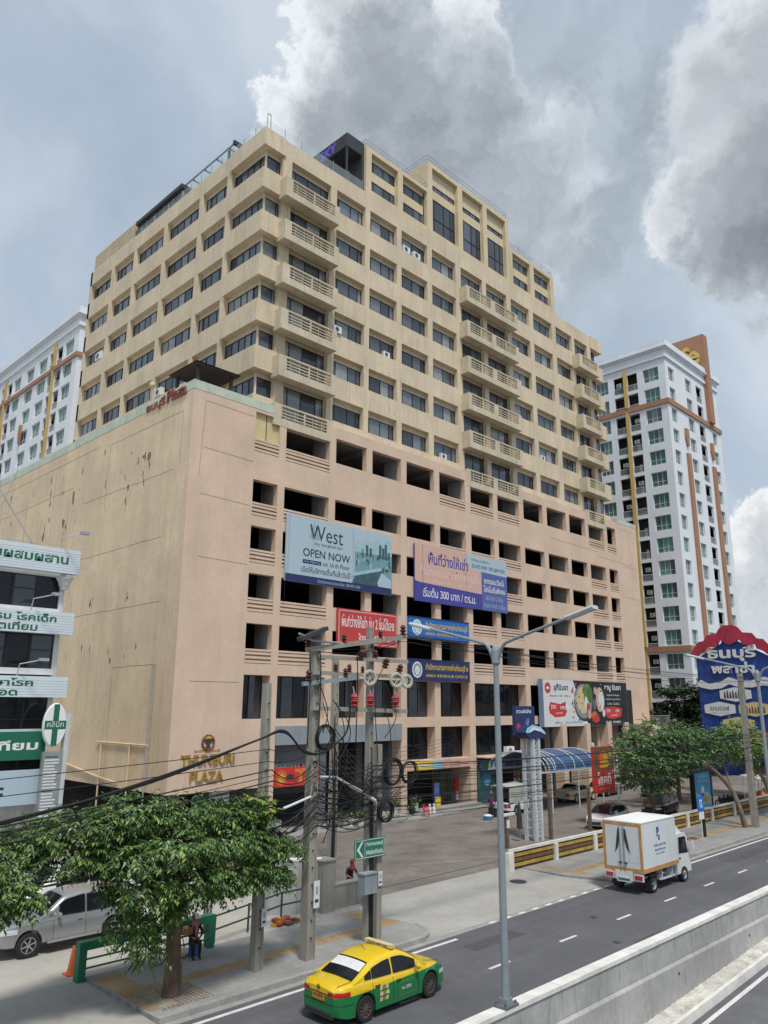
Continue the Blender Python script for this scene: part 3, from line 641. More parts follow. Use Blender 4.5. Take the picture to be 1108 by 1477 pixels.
for i in range(70):
    y0 = cr.choice([49.5, 50.8, 53, 57, 61, 62.5, 65, 67, 71, 76]) + cr.uniform(-0.8, 0.8); z0 = cr.choice([27.3, 26.2, 25.5, 24.6, 22.5, 18.6, 16.2, 11.9]) + cr.uniform(-0.7, 0.7)
    l = cr.uniform(0.25, 1.0); h_ = cr.uniform(0.04, 0.16)
    pl = [(cr.uniform(-h_, h_), -l / 2), (cr.uniform(0.0, h_), -l / 4), (h_ * cr.random() * 1.6, 0.1 * l), (cr.uniform(-.02, h_), l / 2), (-h_ * cr.random(), l / 4), (-h_ * cr.random() * 1.3, -l / 6)]
    mb.prism(pl, V((XL_, y0, z0)), Y, Z, -X, -0.002, 0.006, 'crack')
for y0, z0, w_, h_ in ((49.6, 25.9, 0.9, 0.9), (50.4, 26.1, 0.8, 0.35), (63.5, 23.2, 0.7, 1.3), (67.5, 22.6, 0.6, 1.1), (76, 22.8, 3.0, 0.35), (62, 25.2, 0.5, 1.8)):
    P = [(w_ * math.cos(a) * cr.uniform(.45, 1) / 2, h_ * math.sin(a) * cr.uniform(.45, 1) / 2) for a in [i * 0.52 for i in range(12)]]
    mb.prism(P, V((XL_, y0, z0)), Y, Z, -X, -0.002, 0.005, 'crack')
for a in [((26.9, 29.0), (26.7, 23.5)), ((26.9, 29.0), (31, 28.95)), ((26.9, 22.3), (31, 22.2)), ((27.0, 18.0), (31, 17.95)), ((27, 25.6), (31.1, 25.5)), ((85.5, 29.6), (88.6, 29.5)), ((80, 25.4), (88, 25.2)), ((86, 25.0), (89.4, 24.9)), ((86.3, 21.2), (89.4, 21.1)), ((70, 26.0), (80, 25.9)), ((27, 9.9), (30.8, 9.9))]:
    crack([(a[0][0], YF, a[0][1]), (a[1][0], YF, a[1][1])], 0.014)
mb.build('wall_cracks', PB)
mb = MB(); t_ = lambda P: mb.tube(P, 0.06, 'side_paint', 8)
t_([(XL_ - .1, 52.8, 5.8), (XL_ - .1, 52.8, 1.0)]); t_([(XL_ - .1, 48.8, 5.9), (XL_ - .1, 48.8, 1.0)]); t_([(XL_ - .1, 58, 4.2), (XL_ - .1, 52.8, 3.6), (XL_ - .1, 50.2, 3.4)]); t_([(XL_ - .1, 53.5, 5.9), (XL_ - .1, 46.5, 5.9)]); mb.tube([(XL_ - .1, 46.6, 11), (XL_ - .1, 46.6, 1)], .05, 'rail_grey', 8)
mb.build('wall_pipes', PB)
# ---------------- tower
TOP = [52.75, 48.78, 44.83, 40.9, 37.0, 33.1]; BOT = [50.62, 46.66, 42.74, 38.86, 34.96, 31.06]
TC = dict(A=(31.2, 33.1), B=(34.02, 38.4), C=(39.08, 42.6), D=(43.2, 46.75), E=(47.4, 51.1), F=(51.8, 55.5), G=(56.34, 60.0), H=(60.68, 64.4), I=(65.2, 68.8), J=(69.6, 73.5), K=(74.38, 77.95), L=(78.6, 81.64), N=(82.5, 84.85))
LC = dict(W1=(44.6, 49.35), W2=(49.95, 53.75), W3=(54.33, 59.9), W4=(60.5, 65.85), W5=(66.36, 70.5), W6=(71.15, 76.25))
XT, XTR, YTB = 31.2, 84.85, 76.25
TH = 0.47
mb = MB(); fh = []
for k, (a0, a1) in TC.items():
    for b, t in zip(BOT, TOP): fh.append((a0, a1, b - (1.15 if k in 'BGHL' else 0), t))
grid_wall(mb, V((0, YT, 0)), X, Z, -Y, (XT, XTR), (29.9, 54.4), fh, TH, 'tower_paint')
lh = [(a0, a1, b, t) for a0, a1 in LC.values() for b, t in zip(BOT, TOP)]
grid_wall(mb, V((XT, 0, 0)), Y, Z, -X, (YT + TH, YTB), (29.9, 54.4), [(max(a, YT + TH), b_, c, d) for a, b_, c, d in lh], TH, 'tower_paint')
rh = [(YT + TH, 47.0, b, t) for b, t in zip(BOT, TOP)]
grid_wall(mb, V((XTR, 0, 0)), Y, Z, X, (YT + TH, YTB), (29.9, 54.4), rh, TH, 'tower_paint')
mb.box(XT, XTR, YTB - 0.4, YTB, 29.9, 54.4, 'tower_paint')
# protruding corner and end bands (the parapets stand a hand's breadth proud at the corners)
zs = [(t, b) for t, b in zip(TOP[1:], BOT[:-1])]
for z0, z1 in [(TOP[0], 54.4)] + zs:
    mb.prism([(XT - 0.14, YT - 0.14), (33.25, YT - 0.14), (33.25, YT - .003), (XT - .003, YT - .003), (XT - .003, 49.45), (XT - 0.14, 49.45)], O0, X, Y, Z, z0 + 0.002, z1 - 0.002, 'tower_paint')
    mb.prism([(82.4, YT - 0.14), (XTR + 0.3, YT - 0.14), (XTR + 0.3, 47.6), (XTR + .003, 47.6), (XTR + .003, YT - .003), (82.4, YT - .003)], O0, X, Y, Z, z0 + 0.002, z1 - 0.002, 'tower_paint')
mb.build('tower_wall', PB)
mb = MB(); mb.box(XT + 1.2, XTR - 1.2, YT + 1.3, YTB - 1, 29.9, 53.0, 'interior_shade'); mb.build('interior_fill', PB)  # solid dark box added inside the tower to block light
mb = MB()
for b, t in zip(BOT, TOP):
    mb.box(XT + TH, XTR - TH, YT + TH + .02, YT + 1.3, b - 1.25, b - 1.15, 'interior_shade')
    mb.box(XT + 0.38, XT + 0.52, YT + 0.38, YT + 0.52, b, t, 'tower_paint'); mb.box(XTR - 2.3, XTR - 2.05, YT + 0.3, YT + 0.55, b, t, 'tower_paint')
    LH = 0.42
    for k, (a0, a1) in TC.items():
        if k == 'N': continue
        x0_ = a0 if k != 'A' else XT + TH - .02
        mb.box(x0_, a1, YT + TH - .02, YT + TH + .12, t - LH, t - .002, 'tower_paint')
    for k, (a0, a1) in LC.items():
        mb.box(XT + TH - .02, XT + TH + .12, a0 if k != 'W1' else YT + TH + .121, a1, t - LH, t - .002, 'tower_paint')
mb.build('recess_lintel', PB)
SP = []; GL = ['glass_dark', 'glass_mid', 'glass_mid', 'glass_dark', 'glass_curtain', 'glass_mid', 'glass_blind']
for r, (b, t) in enumerate(zip(BOT, TOP)):
    gg = GL if r < 5 else ['glass_dark', 'glass_curtain', 'glass_mid']
    for k, (a0, a1) in TC.items():
        if k == 'A': SP.append((V((XT + 0.52, YT + TH, b)), X, -Y, a1 - XT - 0.52, t - b - 0.43, (0.78,), (), gg)); continue
        if k == 'N': SP.append((V((a0 + .2, YT + TH + .3, b)), X, -Y, a1 - a0 - .4, t - b - 0.1, (0.5,), (), gg)); continue
        zb = b - (1.15 if k in 'BGHL' else 0); top = t - 0.43
        mu = (0.17, 0.58, 0.86) if k == 'C' else ((0.16, 0.47, 0.82) if k == 'B' else (0.14, 0.52, 0.84))
        SP.append((V((a0 + .02, YT + TH, zb)), X, -Y, a1 - a0 - .04, top - zb, mu, (), gg))
    for k, (a0, a1) in LC.items():
        y0 = a0 + .02 if k != 'W1' else YT + 0.52
        SP.append((V((XT + TH, a1 - .02, b)), -Y, -X, a1 - .02 - y0, t - b - 0.43, (0.16, 0.4, 0.72) if a1 - a0 < 4.5 else (0.2, 0.42, 0.62, 0.82), (), gg))
for a0, a1, z0, z1 in low[:9]: SP.append((V((a0, YF + 0.95, z0)), X, -Y, a1 - a0, z1 - z0, [i / max(2, round((a1 - a0) / 1.15)) for i in range(1, max(2, round((a1 - a0) / 1.15)))], (), ['glass_black', 'glass_dark', 'glass_black']))
for a0, a1, z0, z1 in low[9:12]: SP.append((V((a0, YF + 0.95, z0)), X, -Y, a1 - a0, z1 - z0, [i / max(2, round((a1 - a0) / 1.6)) for i in range(1, max(2, round((a1 - a0) / 1.6)))], (), ['glass_black']))
# ---------------- penthouse blocks
def block(name, x0, x1, ztop, cells, back=57.0):
    mb = MB(); hs = [(c[0], c[1], 54.95, c[2]) for c in cells]
    grid_wall(mb, V((0, YT - 0.003, 0)), X, Z, -Y, (x0, x1), (54.4, ztop), hs, 0.42, 'penthouse_paint')
    for a0, a1, zt, wins in cells:
        grid_wall(mb, V((0, YT + 0.42, 0)), X, Z, -Y, (a0 - .1, a1 + .1), (54.9, zt + .05), [(a0 + .05, a1 - .05, w0, w1) for w0, w1, tr in wins], 0.15, 'penthouse_paint')
        for w0, w1, tr in wins: SP.append((V((a0 + .05, YT + 0.47, w0)), X, -Y, a1 - a0 - .1, w1 - w0, (0.17, 0.55, 0.82) if w1 - w0 > .9 else (0.15, 0.5, 0.8), tr, ['glass_dark', 'glass_mid']))
    mb.box(x0, x0 + .3, YT + 0.42, back, 54.4, ztop, 'penthouse_paint'); mb.box(x1 - .3, x1, YT + 0.42, back, 54.4, ztop, 'penthouse_paint'); mb.box(x0 + .3, x1 - .3, back - .3, back, 54.4, ztop, 'penthouse_paint')
    mb.box(x0 + .3, x1 - .3, YT + 0.9, back - .3, ztop - .5, ztop - .2, 'old_concrete'); mb.box(x0 + .3, x1 - .3, YT + 1.4, YT + 1.5, 54.4, ztop - .5, 'interior_shade')
    mb.build(name, PB)
    rl = MB()
    for i, z in enumerate((0.45, 0.85)):
        rl.tube([(x0 + .1, back, ztop + z), (x0 + .1, YT + .15, ztop + z), (x1 - .1, YT + .15, ztop + z), (x1 - .1, back, ztop + z)], 0.03, 'rail_grey', 6)
    x = x0 + .1
    while x <= x1: rl.tube([(x, YT + .15, ztop), (x, YT + .15, ztop + .85)], 0.025, 'rail_grey', 5); x += (x1 - x0 - .2) / max(1, round((x1 - x0) / 2.1))
    for y in (48, 51, 54): rl.tube([(x0 + .1, y, ztop), (x0 + .1, y, ztop + .85)], 0.025, 'rail_grey', 5)
    rl.build('roof_railing', PB)
dw_ = ((57.4, 58.5, ()), (55.05, 56.4, ()))
block('penthouse', 42.6, 51.32, 59.4, [(43.3, 46.9, 59.0, dw_), (47.6, 51.15, 59.0, dw_)])
fw_ = ((60.12, 60.72, ()), (55.0, 59.1, (0.46,)))
block('penthouse', 51.34, 65.3, 62.75, [(52.0, 56.1, 62.3, fw_), (56.9, 60.5, 62.3, fw_), (61.2, 64.7, 62.3, fw_)], 58.0)
block('penthouse', 65.32, 74.4, 59.25, [(65.9, 69.4, 58.85, dw_), (70.2, 73.7, 58.85, dw_)])
window_set(PB, SP, 100)
# ---------------- balconies
def balcony(x0, x1, z0, proud, slots):
    """solid tray with slotted front; slots = x ranges of the openwork"""
    mb = MB(); yf = YT - proud; m = 'balcony_paint'
    hs = [(a, b_, z0 + 0.62, z0 + 1.62) for a, b_ in slots]
    grid_wall(mb, V((0, yf, 0)), X, Z, -Y, (x0, x1), (z0, z0 + 1.74), hs, 0.14, m)
    if proud > 0.3:
        mb.box(x0, x0 + .14, yf + .14, YT - .004, z0, z0 + 1.74, m); mb.box(x1 - .14, x1, yf + .14, YT - .004, z0, z0 + 1.74, m)
        mb.box(x0 + .14, x1 - .14, yf + .14, YT - .004, z0 + .02, z0 + .2, m)
    bo = mb.build('balcony', PB)
    rl = MB()
    for a, b_ in slots:
        for i in range(3): rl.box(a, b_, yf + .02, yf + .11, z0 + 0.79 + i * 0.26, z0 + 0.86 + i * 0.26, m)
        rl.box(a, b_, yf - .03, yf + .16, z0 + 1.60, z0 + 1.66, 'balcony_paint')
        c = (a + b_) / 2; rl.box(c - .06, c + .06, yf - .01, yf + .12, z0 + .62, z0 + 1.60, m)
        for i in range(int((b_ - a) / .9)): x = a + .45 + i * .9; rl.box(x - .025, x + .025, yf + .05, yf + .09, z0 + .62, z0 + 1.6, m)
    rl.build('balcony_grille', bo)
for i in range(6):
    z = 48.43 - 3.925 * i; p = 1.0 if i < 5 else 0.62
    if i == 5: z = 28.87
    balcony(32.75, 38.55, z, p, [(33.45, 38.0)])
    balcony(56.0, 64.95, z, p, [(56.5, 60.1), (60.85, 64.4)])
    balcony(77.9, 82.5, z, p, [(78.6, 82.0)])
# roof terrace: glass balustrade, pergola, bar canopy, louvred screen, dark canopy with lettering
mb = MB()
def balus(p, q, n):
    p, q = V(p), V(q)
    for i in range(n + 1):
        a = p.lerp(q, i / n); mb.tube([a, a + Z * 1.25], 0.035, 'steel', 6)
        if i < n:
            b_ = p.lerp(q, (i + 1) / n); e = (b_ - a).normalized() * .06
            mb.face([a + e + Z * .12, b_ - e + Z * .12, b_ - e + Z * 1.15, a + e + Z * 1.15], 'glass_clear')
balus((31.5, 44.85, 54.4), (31.5, 66.5, 54.4), 13); balus((31.5, 44.85, 54.4), (42.4, 44.85, 54.4), 6)
mb.tube([(31.4, 44.75, 54.4), (31.4, 44.75, 56.0), (31.75, 44.75, 56.05), (31.75, 44.75, 54.4)], 0.05, 'pale_steel', 8)
mb.build('glass_balustrade', PB)
mb = MB()
for y in (51.0, 53.0, 55.0, 57.0, 58.8): mb.box(31.9, 35.2, y - .06, y + .06, 56.35, 56.5, 'steel')
for x in (31.9, 33.4, 35.2): mb.box(x - .05, x + .05, 50.2, 59, 56.5, 56.65, 'steel')
for y in (51.2, 58.5): mb.box(31.9, 32.1, y - .1, y + .1, 53.4, 56.35, 'charcoal'); mb.box(35, 35.2, y - .1, y + .1, 53.4, 56.35, 'charcoal')
mb.box(31.7, 35.4, 50.0, 50.25, 56.3, 56.7, 'charcoal'); mb.build('pergola', PB)
mb = MB(); mb.box(31.3, 38, 58.0, 66.8, 55.9, 56.3, 'charcoal'); mb.box(31.9, 37.5, 58.6, 66.5, 53.4, 55.9, 'glass_mid')
for y in (58.5, 61.2, 63.9, 66.5): mb.box(31.8, 31.92, y - .06, y + .06, 53.4, 55.9, 'white')
mb.build('bar_canopy', PB)
mb = MB()
for i in range(7): mb.box(31.45, 31.55, 67.1, 76.2, 54.45 + i * .32, 54.66 + i * .32, 'tower_paint')
for y in (67.1, 70.1, 73.1, 76.1): mb.box(31.56, 31.68, y, y + .1, 54.4, 56.7, 'tower_paint')
mb.box(31.56, 36, 67.1, 76.2, 56.66, 56.75, 'charcoal'); mb.build('louver_screen', PB)
mb = MB(); mb.box(40.4, 42.58, 44.9, 52, 58.35, 59.75, 'charcoal'); mb.box(42.3, 42.58, 44.9, 52, 54.4, 58.35, 'charcoal'); mb.box(40.45, 40.6, 44.95, 45.1, 54.4, 58.35, 'charcoal')
mb.text('SKY', V((40.4, 48.6, 58.55)), -Y, Z, -X, 'violet_light', w=2.2, h=0.95, bold=0.02)
mb.build('sky_canopy', PB)
# pavilion on the terrace at the corner, a globe lamp and air conditioners
mb = MB(); mb.box(26.3, 29.9, 44.55, 48.2, 31.85, 31.98, 'brown_roof'); mb.raw([(26.2, 44.45, 31.98), (30, 44.45, 31.98), (30, 48.3, 31.98), (26.2, 48.3, 31.98), (28.1, 46.4, 32.35)], [(0, 1, 4), (1, 2, 4), (2, 3, 4), (3, 0, 4)], 'brown_roof')
for x, y in ((26.7, 45), (29.5, 45), (26.7, 47.8), (29.5, 47.8)): mb.box(x - .1, x + .1, y - .1, y + .1, 29.9, 31.85, 'brown_roof')
mb.box(26.8, 27, 48.6, 50.4, 29.9, 31.2, 'cream_sign')
tag(mb.build('terrace_pavilion', origin=(28, 46, 29.9)), 'small brown roofed pavilion on the corner terrace of the podium', 'pavilion')
mb = MB(); mb.tube([(26.2, 50.6, 29.9), (26.2, 50.6, 31.7)], 0.04, 'steel'); mb.ellipsoid(V((26.2, 50.6, 31.9)), .24, .24, .24, 'cream_sign')
tag(mb.build('globe_lamp', origin=(26.2, 50.6, 29.9)), 'globe lamp on a thin post at the podium edge left of the pavilion', 'lamp')
def ac_unit(o, u, n, label, s=1.0):
    t = thing('air_conditioner', label, 'air conditioner', o, 'outdoor air conditioning units'); o = V(o)
    mb = MB(); mb.obox(o, u, Z, n, 0, .85 * s, 0, .6 * s, -.32 * s, 0, 'white'); mb.build('casing', t)
    mb = MB(); c = o + u * .36 * s + Z * .3 * s; mb.lathe([(.24 * s, 0), (.24 * s, .015), (.2 * s, .018), (.2 * s, .005)], c, 'rail_grey', 18, ax=n)
    for k in range(6): a = k * math.pi / 3; mb.obox(c, (u * math.cos(a) + Z * math.sin(a)), (Z * math.cos(a) - u * math.sin(a)), n, 0, .19 * s, -.03, .03, .01, .02, 'charcoal')
    mb.build('fan_grille', t); return t
ac_unit((38.95, 44.45, 38.95), X, -Y, 'white air conditioner in the left corner of a window beside the left balconies')
ac_unit((61.0, 44.0, 4.0), X, -Y, 'white air conditioner on the dark ground floor window ledge left of the food billboard', 1.3)
ac_unit((75.2, 43.8, 3.9), X, -Y, 'white air conditioner on a beige column above the blue arched canopy', 1.3)
ac_unit((47.7, 44.65, 50.7), X, -Y, 'air conditioner in the top row window under the low penthouse', 1.1)
ac_unit((49.2, 44.65, 50.7), X, -Y, 'second air conditioner in the top row window under the low penthouse', 1.1)
for k, (x, z, lb) in enumerate(((66.0, 42.76, 'air conditioner on a front window sill right of the middle balconies, third row down'), (45.2, 38.88, 'air conditioner on a front window sill between two balcony stacks, fourth row down'), (70.2, 34.98, 'air conditioner on the sill of a low front window right of the middle balconies'), (53.0, 31.08, 'air conditioner on a lowest row front window left of the middle balconies'))): ac_unit((x, 44.72, z), X, -Y, lb, .9)
ac_unit((31.15, 72.9, 42.8), -Y, -X, 'air conditioner in the far left column of side windows, third row up', 1.4)
ac_unit((31.15, 59.6, 34.99), -Y, -X, 'air conditioner on a side window sill above the podium sign', 1.2)
# ================================================================== signs on the plaza building
def rect(mb, o, u, v, n, a0, a1, b0, b1, m, d): return mb.face([o + u * a0 + v * b0 + n * d, o + u * a1 + v * b0 + n * d, o + u * a1 + v * b1 + n * d, o + u * a0 + v * b1 + n * d], m)
def disc(mb, o, u, v, n, a, b, ra, rb, m, d, k=24): return mb.face([o + u * (a + ra * math.cos(2 * math.pi * i / k)) + v * (b + rb * math.sin(2 * math.pi * i / k)) + n * d for i in range(k)], m)
def poly(mb, o, u, v, n, pts, m, d): return mb.face([o + u * p[0] + v * p[1] + n * d for p in pts], m)
yb = 43.78
# 1 sky bar banner
t = thing('banner', 'pale blue roof bar banner with a city view, OPEN NOW in dark letters', 'banner', (34.2, yb, 17.2))
o = V((34.2, yb, 17.2)); u, v, n = X, Z, -Y; Wd, Hd = 11.1, 5.0
mb = MB(); mb.obox(o, u, v, n, 0, Wd, 0, Hd, -0.12, 0, 'banner_blue'); mb.build('panel', t)
mb = MB(); rect(mb, o, u, v, n, 0, Wd, 0, 0.55, 'navy', .004)
mb.text('ติดต่อสอบถามรายละเอียด  090-991-2454', o + u * 5.3 + v * .17, u, v, n, 'banner_blue', w=4.4, h=.26, align='c', d=.009)
mb.build('footer', t)
mb = MB()
mb.text('West', o + u * 2.2 + v * 3.35, u, v, n, 'ink', w=3.4, h=1.2, bold=0.0)
for i in range(6): rect(mb, o, u, v, n, 2.3 + i * .16, 2.34 + i * .16, 3.4, 4.55 - .1 * (i % 3), 'ink', .006)
mb.text('sky bangkok bar', o + u * 2.7 + v * 2.92, u, v, n, 'ink', w=2.9, h=.32)
mb.text('OPEN NOW', o + u * 1.6 + v * 2.02, u, v, n, 'ink', w=4.8, h=.62, bold=.015)
rect(mb, o, u, v, n, 1.6, 3.4, 1.48, 1.78, 'navy', .004); mb.text('Soft Opening', o + u * 2.5 + v * 1.55, u, v, n, 'banner_blue', w=1.5, h=.16, align='c', d=.009)
mb.text('on 16 th Floor', o + u * 3.6 + v * 1.48, u, v, n, 'ink', w=2.75, h=.36, bold=.01)
mb.text('เปิดให้บริการเต็มที่แล้ววันนี้', o + u * 1.5 + v * .82, u, v, n, 'ink', w=4.9, h=.48, bold=.012)
mb.build('lettering', t)
mb = MB(); r_ = random.Random(5)
poly(mb, o, u, v, n, [(6.9, .56), (Wd, .56), (Wd, 4.3), (9.4, 3.95), (6.9, 3.6)], 'banner_teal', .004)
poly(mb, o, u, v, n, [(6.9, 3.1), (Wd, 3.2), (Wd, 4.6), (9.4, 4.3), (6.9, 3.8)], 'teal_pale', .005)
for i in range(46):
    a = 7.0 + r_.random() * 3.9; b = 1.7 + r_.random() * 1.3; w_ = .08 + .16 * r_.random(); h_ = .12 + .35 * r_.random()
    rect(mb, o, u, v, n, a, min(a + w_, Wd - .05), b, b + h_, r_.choice(['teal_dark', 'teal_pale', 'banner_teal', 'teal_dark']), .006 + i * .0002)
for a, b, h_ in ((8.1, 2.9, .9), (8.5, 2.9, .7), (9.6, 2.9, 1.1), (9.95, 2.9, .9), (10.25, 2.9, 1.25), (10.6, 2.9, .6)): rect(mb, o, u, v, n, a, a + .26, b, b + h_, 'teal_dark', .018 + a * .0003)
poly(mb, o, u, v, n, [(6.6, .56), (10.0, .56), (10.2, 2.1), (9.9, 2.15), (7.0, 1.35)], 'teal_dark', .026)
poly(mb, o, u, v, n, [(6.5, 1.05), (9.9, 1.9), (9.9, 2.15), (6.6, 1.35)], 'teal_pale', .028)
poly(mb, o, u, v, n, [(9.5, .56), (Wd - .1, .56), (Wd - .1, 1.2), (9.9, 1.75), (9.4, .9)], 'banner_blue', .030)
mb.build('city_picture', t)
mb = MB()
for a, b in ((0.2, 5), (2.6, 5), (6.7, 5)): rect(mb, o, u, v, n, a, a + .03, .55, Hd, 'rail_grey', .034)
mb.tube([o, o - v * 1.6 + u * .0], .012, 'cable'); mb.tube([o + u * Wd, o + u * Wd - v * 1.2], .012, 'cable'); mb.build('seam', t)
# 2 purple letting banner
t = thing('banner', 'peach and indigo letting banner with white price line', 'banner', (48.15, yb, 17.1))
o = V((48.15, yb, 17.1)); Wd, Hd = 13.35, 5.0
mb = MB(); mb.obox(o, u, v, n, 0, Wd, 0, Hd, -0.12, 0, 'indigo'); mb.build('panel', t)
mb = MB(); poly(mb, o, u, v, n, [(0, 1.75), (.6, 1.65), (9.3, 1.45), (9.3, Hd), (0, Hd)], 'peach', .004); rect(mb, o, u, v, n, 9.3, Wd, 0, Hd, 'slate_blue', .003)
poly(mb, o, u, v, n, [(7.0, Hd), (7.15, 4.4), (7.6, 3.9), (8.4, 3.6), (Wd, 3.5), (Wd, Hd)], 'banner_blue', .006); mb.build('colour_field', t)
mb = MB()
mb.text('พื้นที่ว่างให้เช่า', o + u * 1.7 + v * 3.35, u, v, n, 'indigo', w=5.6, h=1.15, bold=.02, d=.010)
mb.text('สำนักงาน และ พื้นที่การค้า', o + u * .6 + v * 2.35, u, v, n, 'peach_text', w=8.2, h=.85, bold=.01, d=.010)
mb.text('เช่าพื้นที่วันนี้  รับส่วนลด', o + u * 2.2 + v * 1.75, u, v, n, 'peach_text', w=6, h=.42, d=.010)
mb.text('เริ่มต้น 300 บาท / ตร.ม.', o + u * 1.0 + v * .45, u, v, n, 'white', w=7.4, h=.85, bold=.01, d=.010)
mb.text('ติดต่อสอบถามเพิ่มเติม', o + u * 7.8 + v * 4.45, u, v, n, 'navy', w=2.7, h=.3, d=.010)
mb.text('02-472-5959  092-289-9559', o + u * 7.9 + v * 3.82, u, v, n, 'navy', w=5.1, h=.36, bold=.012, d=.010)
mb.text('ยกรอบวันนี้', o + u * 9.7 + v * 2.55, u, v, n, 'white', w=3.1, h=.6, bold=.012, d=.010)
mb.text('โปรโมชั่นพิเศษ', o + u * 9.6 + v * 1.75, u, v, n, 'white', w=3.4, h=.62, bold=.012, d=.010)
mb.text('ฟรี ค่าเช่า 2 เดือน', o + u * 9.9 + v * 1.0, u, v, n, 'banner_blue', w=2.7, h=.5, d=.010)
mb.text('ส่วนลด ค่าเช่า 3 เดือน', o + u * 9.5 + v * .3, u, v, n, 'banner_blue', w=3.5, h=.5, d=.010)
mb.build('lettering', t)
mb = MB()
for a in (1.0, 7.05): rect(mb, o, u, v, n, a, a + .03, 0, Hd, 'charcoal', .012)
mb.build('seam', t)
# 3 red letting board, 4 and 5 office boards
t = thing('sign_board', 'red letting board with white lettering and rim behind the power poles', 'sign', (39.4, yb, 12.95)); o = V((39.4, yb, 12.95))
mb = MB(); mb.obox(o, u, v, n, 0, 6.6, 0, 2.72, -.15, 0, 'sign_red'); mb.build('panel', t)
mb = MB()
for a in ((.12, 6.48, .12, .16), (.12, 6.48, 2.56, 2.6), (.12, .16, .12, 2.6), (6.44, 6.48, .12, 2.6)): rect(mb, o, u, v, n, *a, 'white', .004)
mb.text('พื้นที่ว่างให้เช่า ชั้น 2 ขึ้นได้เลย', o + u * .4 + v * 1.35, u, v, n, 'white', w=5.8, h=.95, bold=.012)
mb.text('โทร 02 472 5959', o + u * 2.2 + v * .42, u, v, n, 'white', w=3.8, h=.5, bold=.02); mb.build('lettering', t)
for nm, zz, hh, bgm, lab, tx in (('sky_sign_blue', 14.0, 1.7, 'sky_sign_blue', 'bright blue office board with round white seal and gold lettering', 'สำนักงานสรรพากรพื้นที่ธนบุรี'), ('navy', 10.5, 1.68, 'navy', 'dark navy office board with round white seal and yellow lettering', 'สำนักงานสรรพากรพื้นที่ธนบุรี ๒')):
    t = thing('sign_board', lab, 'sign', (47.4, yb, zz)); o = V((47.4, yb, zz))
    mb = MB(); mb.obox(o, u, v, n, 0, 8.0, 0, hh, -.2, 0, bgm); mb.build('panel', t)
    mb = MB(); mb.obox(o, u, v, n, -.05, 8.05, -.05, .03, -.1, .03, 'navy'); mb.obox(o, u, v, n, -.05, 8.05, hh - .03, hh + .05, -.1, .03, 'navy'); mb.build('frame', t)
    mb = MB(); disc(mb, o, u, v, n, 1.0, hh / 2, .62, .66, 'white', .004); disc(mb, o, u, v, n, 1.0, hh / 2, .5, .54, 'blue_grey' if bgm == 'navy' else 'ad_pale', .006)
    disc(mb, o, u, v, n, 1.0, hh / 2 - .05, .3, .36, 'white', .008)
    for k in range(5): rect(mb, o, u, v, n, .62 + k * .18, .68 + k * .18, hh / 2 - .3, hh / 2 - .1 + .1 * (k % 3), 'rail_grey', .010)
    mb.build('seal', t)
    mb = MB(); mb.text(tx, o + u * 2.05 + v * .72, u, v, n, 'gold', w=5.7, h=.72, bold=.02); mb.text('AREA REVENUE OFFICE', o + u * 2.05 + v * .28, u, v, n, 'gold', w=5.6, h=.24, bold=.015); mb.build('lettering', t)
# 6 gilt letters and emblem on the corner wall
t = thing('wall_lettering', 'gilt THUNBURI PLAZA letters with a round red emblem on the beige corner wall', 'sign', (26.6, 43.99, 3.6)); yy = 43.995
mb = MB(); mb.text('THUNBURI', V((26.75, yy, 4.72)), X, Z, -Y, 'brass_letter', w=3.95, h=.66, bold=.012, ext=.05); mb.text('PLAZA', V((27.45, yy, 3.72)), X, Z, -Y, 'brass_letter', w=2.45, h=.64, bold=.012, ext=.05); mb.build('letter', t)
mb = MB(); mb.text('ศูนย์การค้า ธนบุรี', V((27.7, yy, 5.48)), X, Z, -Y, 'brass_letter', w=1.9, h=.2, bold=.02, ext=.03); mb.build('small_lettering', t)
mb = MB(); o = V((28.65, yy, 6.1)); mb.torus(o - Y * .04, Y, .44, .07, 'rust_red', 24, 6); mb.obox(o, X, Z, -Y, -.34, .34, .05, .17, 0, .08, 'charcoal'); mb.prism([(-.16, .05), (.16, .05), (.1, -.2), (.22, -.38), (-.22, -.38), (-.1, -.2)], o, X, Z, -Y, 0, .07, 'charcoal')
mb.prism([(-.34, .25), (-.3, .45), (-.15, .35), (0, .58), (.15, .35), (.3, .45), (.34, .25)], o, X, Z, -Y, .02, .09, 'gold'); mb.build('emblem', t)
# 7 rust red letters on the roof edge of the side wall
t = thing('roof_lettering', 'rust red letters fixed along the roof edge of the blank side wall', 'sign', (25.88, 50.4, 29.5))
mb = MB(); mb.text('ธนบุรี', V((25.88, 50.5, 29.32)), -Y, Z, -X, 'rust_red', w=2.7, h=.85, bold=.02, ext=.04); mb.text('Plaza', V((25.88, 47.5, 29.45)), -Y, Z, -X, 'rust_red', w=2.6, h=.92, bold=.015, ext=.04); mb.build('letter', t)
